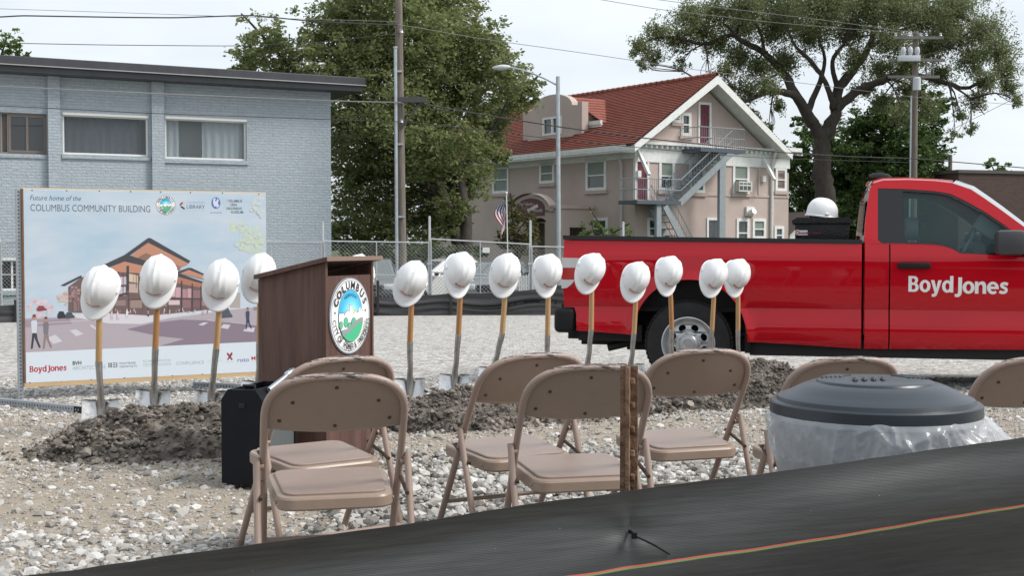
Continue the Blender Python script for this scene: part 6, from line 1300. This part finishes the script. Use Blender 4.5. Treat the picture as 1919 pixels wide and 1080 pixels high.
def make_chair():
    root = empty("folding_chair", (0, 0, 0)); hw = .222; r = .0125
    arch = []
    for t in np.linspace(0, math.pi, 29): c, s = math.cos(t), math.sin(t); x = hw * math.copysign(abs(c) ** (2 / 2.9), c); z = .615 + (ZT - r - .615) * abs(s) ** (2 / 2.9); arch.append((x, ty(z), z))
    P = [(hw - .004, ty(.015), .015), (hw - .003, ty(.3), .3), (hw, ty(.5), .5)] + arch + [(-hw, ty(.5), .5), (-hw + .003, ty(.3), .3), (-hw + .004, ty(.015), .015)]
    m = MB(); m.tube(P, r, 12); m.tube([(-hw, ty(.17), .17), (hw, ty(.17), .17)], .009, 8); m.build("frame", tube_m, root, ang=60)
    def zin(x): return .615 + (ZT - 2 * r - .615) * max(0, 1 - (abs(x) / (hw - r * .6)) ** 2.9) ** (1 / 2.9)
    def zbt(x): return .602 - .018 * (1 - (x / hw) ** 2)
    def pan(a, b, o=0): x = (a * 2 - 1) * (hw - r * .7); z = zbt(x) + (max(zin(x), zbt(x) + .004) - zbt(x)) * b; return (x, ty(z) - .016 * (1 - (x / hw) ** 2) * (1 - .4 * b) + .004 + o, z)
    m = MB(); m.grid(lambda a, b: pan(a, b), 36, 12); m.grid(lambda a, b: pan(a, b, .005), 36, 12); m.tube([(lambda p: (p[0], p[1] + .002, p[2]))(pan(a, 0)) for a in np.linspace(0, 1, 30)], .0045, 6)
    m.mi = 1
    for x, b in ((-.135, .62), (0, .86), (.135, .62), (-.175, .22), (0, .10), (.175, .22)):
        p = pan((x / (hw - r * .7) + 1) / 2, b); m.lathe([(.0065, 0), (.0055, .003), (0, .005)], 10, Matrix.Translation(p) @ Matrix.Rotation(R(90), 4, 'X'))
    m.build("backrest", [tan, rust], root, ang=60)
    def rr(w0, w1, y0, y1, rad, z):   # rounded seat outline, w0 at the rear
        pts = []
        for (cx, cy, a0) in ((w1 - rad, y1 - rad, 0), (-w1 + rad, y1 - rad, 90), (-w0 + rad, y0 + rad, 180), (w0 - rad, y0 + rad, 270)):
            for k in range(7): a = R(a0 + 15 * k); pts.append((cx + rad * math.cos(a), cy + rad * math.sin(a)))
        return [(x, y, z + (y - y0) * .055) for x, y in pts]
    m = MB()
    def shell(loops, close=True):
        V = [[m.bm.verts.new(p) for p in L] for L in loops]
        for A_, B_ in zip(V, V[1:]):
            for k in range(len(A_)): m._f([A_[k], A_[(k + 1) % len(A_)], B_[(k + 1) % len(A_)], B_[k]])
        m._f(V[-1]); m._f(V[0][::-1])
    ys0, ys1, zs = -.17, .215, .376
    shell([rr(.182, .197, ys0 + .004, ys1 - .004, .055, zs - .046), rr(.187, .202, ys0, ys1, .06, zs - .040), rr(.187, .202, ys0, ys1, .06, zs - .010), rr(.183, .198, ys0 + .004, ys1 - .004, .056, zs - .003), rr(.172, .187, ys0 + .015, ys1 - .015, .05, zs)])
    for s in (-1, 1):
        m.lathe([(.007, 0), (.005, .004), (0, .005)], 8, Matrix.Translation((s * .186, ys0 + .05, zs - .022)) @ Matrix.Rotation(R(90) * s, 4, 'Y'))
    seat = m.build("seat", tan, root, ang=24); m = MB()
    shell([rr(.165, .180, ys0 + .022, ys1 - .022, .045, zs + .0005), rr(.165, .180, ys0 + .022, ys1 - .022, .045, zs + .006), rr(.162, .177, ys0 + .025, ys1 - .025, .042, zs + .009), rr(.10, .11, ys0 + .09, ys1 - .09, .03, zs + .011)]); m.build("seat_pad", vin, seat, ang=40)
    for s in (-1, 1):
        x = s * (hw + .022); m = MB(); m.tube([(x, ty(.485) - .004, .490), (x, ty(.485) - .008, .480), (x, -.225, .02)], .0115, 12); m.lathe([(.012, -.012), (.012, .004), (0, .008)], 8, Matrix.Translation((x - s * .012, ty(.465) - .01, .460)) @ Matrix.Rotation(R(90) * s, 4, 'Y')); m.build("rear_leg", tube_m, root, ang=60)
        m = MB(); m.tube([(s * (hw + .012), -.12, .365), (s * (hw + .004), ty(.40) + .03, .415), (s * hw, ty(.41), .42)], .007, 6); m.build("hinge_link", rust, root)
        m = MB(); m.tube([(s * (hw - .004), ty(0), 0), (s * (hw - .004), ty(.045), .045)], .0145, 10); m.tube([(x, -.228, 0), (x, -.218, .05)], .0145, 10); m.build("foot_cap", cap_m, root)
    m = MB(); m.tube([(-hw - .022, -.193, .12), (hw + .022, -.193, .12)], .008, 8); m.build("crossbar", tube_m, root)
    return root
CH = make_chair()
# centre of the top of each back in the photo, distance, turn to the left
CHAIRS = [((632, 699), 4.10, 13, "tan folding chair nearest the camera on the left, overlapping the chair before the lectern"), ((648, 667), 4.72, 35, "tan folding chair directly in front of the lectern, half behind the nearest left chair"), ((1111, 682), 4.40, 13, "tan folding chair directly behind the rusty fence post"), ((1010, 661), 4.85, 27, "tan folding chair left of the rusty post, partly behind the chair at the post"), ((1322, 653), 5.06, 19, "tan folding chair in front of the pickup's rear wheel"), ((1592, 668), 4.75, 13, "tan folding chair mostly hidden behind the trash can"), ((1950, 668), 4.72, 12, "tan folding chair cut off by the right picture edge")]
for i, (tp, Y, a, lb) in enumerate(CHAIRS):
    o = CH if i == 0 else copy_tree(CH); t = at(*tp, Y); Rm = Matrix.Rotation(R(a), 3, 'Z'); q = t - Rm @ Vector((0, ty(ZT), 0)); s = (t.z - gz(Y)) / ZT
    o.location = (q.x, q.y, gz(q.y) - .004); o.rotation_euler = (0, 0, R(a)); o.scale = (1.03, 1.03, (t.z - gz(Y) + .004) / ZT); tag(o, lb, "folding chair", "tan folding chairs")

# ------------------------------------------------------------------ trash can
lidm = pm("charcoal_plastic_lid", (.026, .033, .043), .36, spec=.5, bump=.03, bscale=150); canm = pm("grey_plastic_can", (.26, .27, .28), .55)
YC = 3.78; tcn = at(1639, 765, YC); gC = gz(YC); CAN = empty("trash_can", (tcn.x, YC, gC), 0, "round grey trash can with a domed dark lid and a loose clear liner", "trash can")
zl = .702; m = MB(); m.lathe([(0, .01), (.245, .01), (.255, .03), (.29, zl - .08), (.295, zl - .02), (.305, zl - .02), (.305, zl), (.285, zl), (.245, .05), (0, .05)], 48); m.build("bin", canm, CAN)
m = MB(); m.lathe([(.285, zl - .004), (.303, zl - .006), (.306, zl - .003), (.3045, zl + .026), (.300, zl + .030), (.286, zl + .032), (.282, zl + .042), (.277, zl + .045), (.255, zl + .053), (.235, zl + .063), (.215, zl + .073), (.19, zl + .083), (.170, zl + .085), (.166, zl + .0905), (.161, zl + .0925), (.12, zl + .0955), (.06, zl + .0965), (0, zl + .0965)], 72)
L_ = m.build("lid", lidm, CAN, ang=28)
for k in range(4): m = MB(); bmesh.ops.create_uvsphere(m.bm, u_segments=10, v_segments=8, radius=1, matrix=Matrix.Translation((-.075 + k * .028, -.06 + k * .004, zl + .0975)) @ Matrix.Rotation(R(-12), 4, 'Z') @ Matrix.Diagonal((.0085, .026, .011, 1))); m.build("grip_rib", lidm, L_)
for s in (-1, 1):
    for k in range(5): a0 = (R(20) if s > 0 else R(140)); rad = .10 + k * .013; m = MB(); m.tube([(rad * math.cos(a0 + t) + .0, rad * math.sin(a0 + t) + .0, zl + .0960 - k * .0006) for t in np.linspace(-.35, .45, 12)], .0035, 6); m.build("grip_rib", lidm, L_)
bagm = bpy.data.materials.new("clear_liner_plastic"); bagm.use_nodes = True; n, l = bagm.node_tree.nodes, bagm.node_tree.links; b = bsdf(bagm); b.inputs["Base Color"].default_value = (.74, .78, .83, 1); b.inputs["Roughness"].default_value = .16; b.inputs["Specular IOR Level"].default_value = .7
tr_ = n.new("ShaderNodeBsdfTransparent"); tl_ = n.new("ShaderNodeBsdfTranslucent"); tl_.inputs[0].default_value = (.8, .84, .88, 1); m1 = n.new("ShaderNodeMixShader"); m1.inputs[0].default_value = .35; m2 = n.new("ShaderNodeMixShader"); m2.inputs[0].default_value = .42
l.new(b.outputs[0], m1.inputs[1]); l.new(tl_.outputs[0], m1.inputs[2]); l.new(tr_.outputs[0], m2.inputs[1]); l.new(m1.outputs[0], m2.inputs[2]); l.new(m2.outputs[0], n["Material Output"].inputs[0])
def ridge(p, z=0): return (1 - min(1, abs(mn.noise(Vector((p[0], p[1], z)))) * 2.2)) ** 2
def bag(a, b):
    f = 2 * math.pi * a; z = zl - .004 - .30 * b; side = max(0, math.cos(f - R(10)))
    r = .306 + .030 * math.sin(math.pi * min(1, b * 1.5)) ** .7 * (.8 + .6 * side) + .045 * side * math.sin(math.pi * min(1, b * 1.25))
    px_, py_ = math.cos(f) * 4.2, math.sin(f) * 4.2; k = ridge((px_ * .8 + b * 1.2, py_ * .8), b * 1.6) * .024 + ridge((px_ * 1.7 - b * 2.5, py_ * 1.7), b * 3) * .014 + ridge((px_ * 3.6 + b * 5, py_ * 3.6), b * 5) * .006 + ridge((px_ * 7, py_ * 7), b * 12) * .002
    r -= .12 * b ** 1.3 * (1 - .75 * side); r += (k - .015) * min(1, b * 9 + .15) * (.55 + .45 * max(0, math.cos(f + R(40)))); z += .02 * mn.noise(Vector((px_ * .8, py_ * .8, 5))) * (1 if b > 0 else 0)
    return (r * math.cos(f), r * math.sin(f), z)
m = MB(); m.grid(bag, 360, 80, closed_u=True); m.build("liner_bag", bagm, CAN, ang=45)

# ------------------------------------------------------------------ near silt fence and rusty T-post
TOPF = [(-500, 1160), (60, 1080), (380, 1035), (765, 984), (976, 948), (1100, 933), (1228, 914), (1510, 878), (1697, 850), (1919, 821), (2300, 778), (3600, 735)]
def fY(x): return 2.35 + (x - 60) / 1859 * .9
fab = pm("black_woven_fabric", (.022, .024, .025), .42, spec=.45); n, l = fab.node_tree.nodes, fab.node_tree.links
t_ = n.new("ShaderNodeTexCoord"); mp_ = n.new("ShaderNodeMapping"); mp_.inputs["Rotation"].default_value = (0, 0, -math.atan2(.9, 2.3)); l.new(t_.outputs["Object"], mp_.inputs[0])
def wv(dirn, sc):
    w = n.new("ShaderNodeTexWave"); w.bands_direction = dirn; w.inputs["Scale"].default_value = sc; w.inputs["Distortion"].default_value = .6; w.inputs["Detail"].default_value = 2; l.new(mp_.outputs[0], w.inputs[0]); return w
w1, w2 = wv('Z', 95), wv('X', 140); ml_ = n.new("ShaderNodeMath"); ml_.operation = 'ADD'; l.new(w1.outputs[1], ml_.inputs[0]); l.new(w2.outputs[1], ml_.inputs[1])
bp_ = n.new("ShaderNodeBump"); bp_.inputs["Strength"].default_value = .12; bp_.inputs["Distance"].default_value = .004; l.new(ml_.outputs[0], bp_.inputs["Height"]); l.new(bp_.outputs[0], bsdf(fab).inputs["Normal"])
mpn = n.new("ShaderNodeMapping"); mpn.inputs["Scale"].default_value = (3, 3, 60); l.new(mp_.outputs[0], mpn.inputs[0]); zn = n.new("ShaderNodeTexNoise"); zn.inputs["Scale"].default_value = 2.2; zn.inputs["Detail"].default_value = 7; l.new(mpn.outputs[0], zn.inputs[0])
rp_ = n.new("ShaderNodeValToRGB"); rp_.color_ramp.elements[0].position = .3; rp_.color_ramp.elements[0].color = (.028, .030, .031, 1); rp_.color_ramp.elements[1].position = .72; rp_.color_ramp.elements[1].color = (.048, .052, .055, 1); l.new(zn.outputs[0], rp_.inputs[0]); zs_ = n.new("ShaderNodeTexNoise"); zs_.inputs["Scale"].default_value = 170; zs_.inputs["Detail"].default_value = 1; l.new(t_.outputs["Object"], zs_.inputs[0]); rs_ = n.new("ShaderNodeValToRGB"); rs_.color_ramp.elements[0].position = .815; rs_.color_ramp.elements[1].position = .85; l.new(zs_.outputs[0], rs_.inputs[0]); ms_ = n.new("ShaderNodeMixRGB"); ms_.inputs[2].default_value = (.35, .34, .31, 1); l.new(rs_.outputs[0], ms_.inputs[0]); l.new(rp_.outputs[0], ms_.inputs[1]); l.new(ms_.outputs[0], bsdf(fab).inputs["Base Color"])
orange = pm("orange_red_thread", (.48, .10, .075), .7); green = pm("green_thread", (.15, .25, .09), .7)
NF = empty("silt_fence", (0, 0, 0), 0, "black woven silt fence with a red and green thread across the foreground", "silt fence")
vrow = [0, .004, .02, .04, .06, .08, .10, .12, .14, .158, .1665, .1703, .1738, .19, .21, .24, .27, .30, .33, .37, .41, .46, .52, .58, .66]
zx, zz = 1180, 997
zq = at(zx, zz, fY(zx))
def ff(x, k, o=0):
    ty_ = float(np.interp(x, [p[0] for p in TOPF], [p[1] for p in TOPF])); Y = fY(x); T_ = at(x, ty_, Y); v = vrow[k]; z = T_.z - v + .0025 * mn.noise(Vector((x * .011, 0, 0)))
    # folds run along the fence, tighter round the tie
    w = .018 * mn.noise(Vector((x * .0022, v * 4.5 + x * .0006, 2))) + .004 * mn.noise(Vector((x * .005, v * 14, 7))) + .024 * math.sin(v * 12 + 1.0 + x * .0011)
    dx, dz = (T_.x - zq.x), (z - zq.z); d = math.hypot(dx, dz * 1.6); w += .012 * math.exp(-(d / .035) ** 2) + .004 * math.exp(-(d / .14) ** 2) * math.cos(4 * math.atan2(dz, dx) + .6)
    w *= min(1, v * 14 + .12)
    return (T_.x + .0, Y + w + o, max(z, gz(Y) - .05))
xsf = np.linspace(-700, 3600, 800); m = MB()
for o in (0, .0022):
    V = [[m.bm.verts.new(ff(x, k, o)) for k in range(len(vrow))] for x in xsf]
    for i in range(len(xsf) - 1):
        for k in range(len(vrow) - 1): m.mi = 1 if k == 10 else 2 if k == 11 else 0; m._f([V[i][k], V[i + 1][k], V[i + 1][k + 1], V[i][k + 1]])
    m.mi = 0
    if o == 0: V0 = V
    else:
        for i in range(len(xsf) - 1): m._f([V0[i][0], V0[i + 1][0], V[i + 1][0], V[i][0]])
m.build("fabric", [fab, orange, green], NF, ang=80)
m = MB(); tie = pm("black_zip_tie", (.006, .006, .007), .5, spec=.2)
e = at(1255, 1040, fY(1255) - .03); z0 = Vector((zq.x, zq.y + .004, zq.z)); q1 = z0 + Vector((.012, -.03, -.004)); m.tube([z0, q1, q1.lerp(e, .5) + Vector((0, -.01, .004)), e], [.004, .0036, .003, .002], 6); m.obox(q1 + Vector((-.004, 0, .0)), (.012, .012, .012)); m.build("zip_tie", tie, NF)
rustp = pm("rusty_post_steel", (.075, .032, .016), .85, col2=(.26, .165, .11), vscale=17, bump=.6, bscale=60, detail=10)
YT = fY(1180) + .075; tp = at(1179, 686, YT); tpo = empty("fence_post", (tp.x, YT, gz(YT)), R(-12), "rusty studded steel T-post standing behind the black silt fence", "fence post")
H_ = tp.z - gz(YT); m = MB(); m.box((-.0205, -.003, -.3), (.0, .003, H_)); m.box((0.0005, -.003, -.3), (.0205, .003, H_)); m.box((-.004, -.034, -.3), (.004, -.0035, H_ - .001))
for k in range(15): z = H_ - .035 - k * .056; m.obox((.009, -.009, z), (.012, .013, .016), (0, 0, 0), .004)
m.build("post", rustp, tpo, smooth=False)
# ------------------------------------------------------------------ dirt berm
dirt = pm("dug_dirt", (.10, .083, .068), .95, bump=.9, bscale=35)
n, l = dirt.node_tree.nodes, dirt.node_tree.links
tt = n.new("ShaderNodeTexCoord"); zz1 = n.new("ShaderNodeTexNoise"); zz1.inputs["Scale"].default_value = 5; zz1.inputs["Detail"].default_value = 8; l.new(tt.outputs["Object"], zz1.inputs[0]); rr1 = n.new("ShaderNodeValToRGB"); rr1.color_ramp.elements[0].position = .35; rr1.color_ramp.elements[0].color = (.085, .073, .063, 1); rr1.color_ramp.elements[1].position = .7; rr1.color_ramp.elements[1].color = (.25, .22, .19, 1)
gi = n.new("ShaderNodeNewGeometry"); mx1 = n.new("ShaderNodeMixRGB"); mx1.blend_type = 'MULTIPLY'; mx1.inputs[0].default_value = 1; rr2 = n.new("ShaderNodeValToRGB"); rr2.color_ramp.elements[0].color = (.5, .5, .5, 1); rr2.color_ramp.elements[1].color = (1.6, 1.6, 1.6, 1); l.new(gi.outputs["Random Per Island"], rr2.inputs[0]); l.new(zz1.outputs[0], rr1.inputs[0]); l.new(rr1.outputs[0], mx1.inputs[1]); l.new(rr2.outputs[0], mx1.inputs[2]); l.new(mx1.outputs[0], bsdf(dirt).inputs["Base Color"])
HEAPS = [[(-2.72, 7.25, .01, .18), (-2.45, 7.36, .14, .40), (-2.15, 7.52, .235, .52), (-1.7, 7.72, .25, .52), (-1.25, 8.08, .18, .45), (-.95, 8.35, .03, .2)],
 [(-.95, 8.45, .03, .2), (-.65, 8.6, .18, .44), (-.3, 8.82, .225, .46), (.1, 9.06, .205, .44), (.5, 9.3, .16, .40), (.9, 9.6, .14, .38), (1.2, 9.8, .03, .2)],
 [(1.05, 9.85, .03, .2), (1.35, 10.0, .17, .40), (1.7, 10.25, .24, .46), (2.05, 10.45, .33, .5), (2.35, 10.6, .20, .40), (2.6, 10.75, .02, .2)]]
BC = HEAPS[0]
def berm(a, b):
    j = a * (len(BC) - 1); i = min(int(j), len(BC) - 2); f = j - i; f = f * f * (3 - 2 * f)
    x, y, h, w = [BC[i][k] + (BC[i + 1][k] - BC[i][k]) * (f if k > 1 else j - i) for k in range(4)]
    p, q = BC[max(i - 1, 0)], BC[min(i + 2, len(BC) - 1)]; d = Vector((q[0] - p[0], q[1] - p[1])).normalized(); nx_, ny_ = -d.y, d.x
    s = (b - .5) * 2; prof = max(0, 1 - abs(s) ** 1.7) ** 1.1
    wob = 1 + .25 * mn.noise(Vector((x * 1.7, y * 1.7, 1)))
    X, Y = x + nx_ * s * w * wob, y + ny_ * s * w * wob
    z = gz(Y) - .03 + prof * h * (1 + .22 * mn.noise(Vector((X * 2.2, Y * 2.2, 4)))) + .03 * prof ** .3
    z += (.045 * mn.fractal(Vector((X * 6, Y * 6, 0)), .8, 2, 5)) * min(1, prof * 3 + .1)
    return (X, Y, z)
NA, NB = 170, 64
def heapgrid(): return np.array([berm(i / NA, j / NB) for i in range(NA + 1) for j in range(NB + 1)])
Fb = np.array([(i * (NB + 1) + j, (i + 1) * (NB + 1) + j, (i + 1) * (NB + 1) + j + 1, i * (NB + 1) + j + 1) for i in range(NA) for j in range(NB)])
# ------------------------------------------------------------------ stones
def shapes(nv, sub, jit, seed):
    out = []; g = np.random.default_rng(seed)
    for _ in range(nv):
        bm = bmesh.new(); bmesh.ops.create_icosphere(bm, subdivisions=sub, radius=1); bm.verts.ensure_lookup_table()
        V = np.array([v.co for v in bm.verts]); F = np.array([[v.index for v in f.verts] for f in bm.faces]); bm.free()
        V *= (1 + jit * g.normal(size=(len(V), 1))); 
        for _ in range(5):                     # flat broken faces
            d = g.normal(size=3); d /= np.linalg.norm(d); o = g.uniform(.45, .8); t = V @ d; V -= np.outer(np.clip(t - o, 0, None), d)
        out.append((V, F))
    return out
def scatter(P, size, flat, shp, g):
    Vs, Fs = [], []; n = len(P); k = g.integers(0, len(shp), n); base = 0
    a = g.normal(size=(n, 4)); a /= np.linalg.norm(a, axis=1)[:, None]; w, x, y, z = a.T
    Rm = np.stack([1 - 2 * (y * y + z * z), 2 * (x * y - z * w), 2 * (x * z + y * w), 2 * (x * y + z * w), 1 - 2 * (x * x + z * z), 2 * (y * z - x * w), 2 * (x * z - y * w), 2 * (y * z + x * w), 1 - 2 * (x * x + y * y)], 1).reshape(n, 3, 3)
    sc3 = size[:, None] * g.uniform(.65, 1.25, (n, 3))
    for s in range(len(shp)):
        i = np.where(k == s)[0]
        if not len(i): continue
        V, F = shp[s]; W = V[None] * sc3[i][:, None, :]; W = np.einsum('nij,nvj->nvi', Rm[i], W); W[..., 2] *= flat; W += P[i][:, None, :]
        Vs.append(W.reshape(-1, 3)); Fs.append((F[None] + (np.arange(len(i)) * len(V))[:, None, None] + base).reshape(-1, 3)); base += len(i) * len(V)
    return np.concatenate(Vs), np.concatenate(Fs)
gs = np.random.default_rng(21); shp1 = shapes(10, 1, .16, 5); shp2 = shapes(10, 2, .08, 6)
# clods on and round the berm belong to it
HL_ = ["dark clumpy dirt heap under the three left shovels", "grey-brown dirt heap right of the lectern with shovels stuck in it", "low dirt heap before the pickup's rear wheel, behind the chairs"]
for BC, lab in zip(HEAPS, HL_):
    Vb = heapgrid(); NC = 8500; idx = gs.integers(0, len(Vb), NC); Pc = Vb[idx] + gs.normal(size=(NC, 3)) * np.array([.03, .03, .005]); sz_ = .006 + .018 * gs.random(NC) ** 2.0; big_ = gs.random(NC) < .022; sz_[big_] = gs.uniform(.028, .055, big_.sum())
    idx = gs.integers(0, len(Vb), 700); Pd = Vb[idx].copy(); Pd[:, :2] += gs.normal(size=(700, 2)) * .22; Pd[:, 2] = [groundz(x, y) + .005 for x, y in Pd[:, :2]]; Pc = np.concatenate([Pc, Pd]); sz_ = np.concatenate([sz_, .006 + .014 * gs.random(700) ** 2])
    Vc, Fc = scatter(Pc, sz_, .8, shp1, gs); Ft = np.concatenate([Fb[:, [0, 1, 2]], Fb[:, [0, 2, 3]], Fc + len(Vb)])
    tag(np_mesh("dirt_heap", np.concatenate([Vb, Vc]), Ft, dirt, smooth=False), lab, "dirt pile")
BC = HEAPS[0] + HEAPS[1][1:] + HEAPS[2][1:]
# white limestone gravel
lime = pm("limestone_gravel", (.45, .44, .42), .85, bump=.25, bscale=60); island(lime, (.22, .205, .185), (.38, .365, .34), (.60, .59, .57))
def dens(x, y):
    w = np.array([mn.noise(Vector((a * .9, b * .9, 3))) for a, b in zip(x, y)]); w2 = np.array([mn.noise(Vector((a * 2.6, b * 2.6, 9))) for a, b in zip(x, y)])
    right = 1 / (1 + np.exp(-(x + .85 + .25 * w) / .10)); near_r = 1 / (1 + np.exp((y - 7.35 - .5 * w) / .12)); near_l = 1 / (1 + np.exp((y - 5.25 - .5 * w) / .12))
    dense = right * near_r + (1 - right) * near_l; far = 1 / (1 + np.exp(-(y - 9.6 - .8 * w) / .4))
    left_mid = .06 + .22 * np.clip(w2 + .1, 0, 1) + .10 * np.clip(-w, 0, 1)
    return np.clip(np.maximum(np.maximum(dense * (.85 + .4 * w2), far * .60), left_mid), 0, 1)
def pts(n, y0, y1):
    u = gs.random(n); y = np.sqrt(y0 ** 2 + u * (y1 ** 2 - y0 ** 2)); x = (gs.random(n) - .5) * (.9 * y + .8); return x, y
def inberm(x, y):
    bx = np.array([b[0] for b in BC]); by = np.array([b[1] for b in BC]); bw = np.array([b[3] for b in BC]); yc = np.interp(x, bx, by); ww = np.interp(x, bx, bw, left=0, right=0); return np.abs(y - yc) < ww * .8
x, y = pts(120000, 2.6, 12.5); keep = (gs.random(len(x)) < dens(x, y)) & ~inberm(x, y); x, y = x[keep], y[keep]
rz_ = gs.random(len(x)); size = (.009 + .026 * rz_ ** 2.2) * np.where(y < 9, 1.0, .85); heap = ((x > -.85) & (y < 7.3)); size = np.where(heap, size * 1.18, size)
z = np.array([groundz(a, b) for a, b in zip(x, y)]) + size * .12 + np.where(heap, .035 * gs.random(len(x)), 0)
V, F = scatter(np.stack([x, y, z], 1), size, .72, shp1, gs); tag(np_mesh("gravel", V, F, lime, smooth=False), "loose white limestone gravel lying all over the lot", "gravel", kind="stuff")
x, y = pts(150000, 12.5, 35); pn = np.array([mn.noise(Vector((p * .35, q * .9, 6))) + .6 * mn.noise(Vector((p * 1.3, q * 2.2, 2))) for p, q in zip(x, y)]); keep = gs.random(len(x)) < np.clip(.72 + 1.1 * pn, .12, 1); x, y = x[keep], y[keep]
size = .013 + .027 * gs.random(len(x)) ** 2 + (y - 12.5) * .0007; z = np.array([gz(b) for b in y]) + size * .15
x, y = pts(42000, 4.4, 10.2); keep = ~inberm(x, y); x, y = x[keep], y[keep]; size = .004 + .007 * gs.random(len(x)) ** 2; z = np.array([groundz(a, b) for a, b in zip(x, y)]) + size * .2
peb = pm("tan_pebbles", (.4, .36, .3), .9); island(peb, (.24, .20, .16), (.40, .36, .30), (.56, .53, .49))
V, F = scatter(np.stack([x, y, z], 1), size, .7, shp1, gs); tag(np_mesh("pebbles", V, F, peb, smooth=False), "small tan pebbles scattered over the bare soil", "pebbles", kind="stuff")
lime2 = pm("dusty_gravel", (.4, .38, .35), .9); island(lime2, (.13, .12, .105), (.34, .325, .30), (.66, .64, .61))
V, F = scatter(np.stack([x, y, z], 1), size, .7, shp1, gs); tag(np_mesh("gravel", V, F, lime2, smooth=False), "finer grey gravel spread behind the pickup up to the far fence", "gravel", kind="stuff")
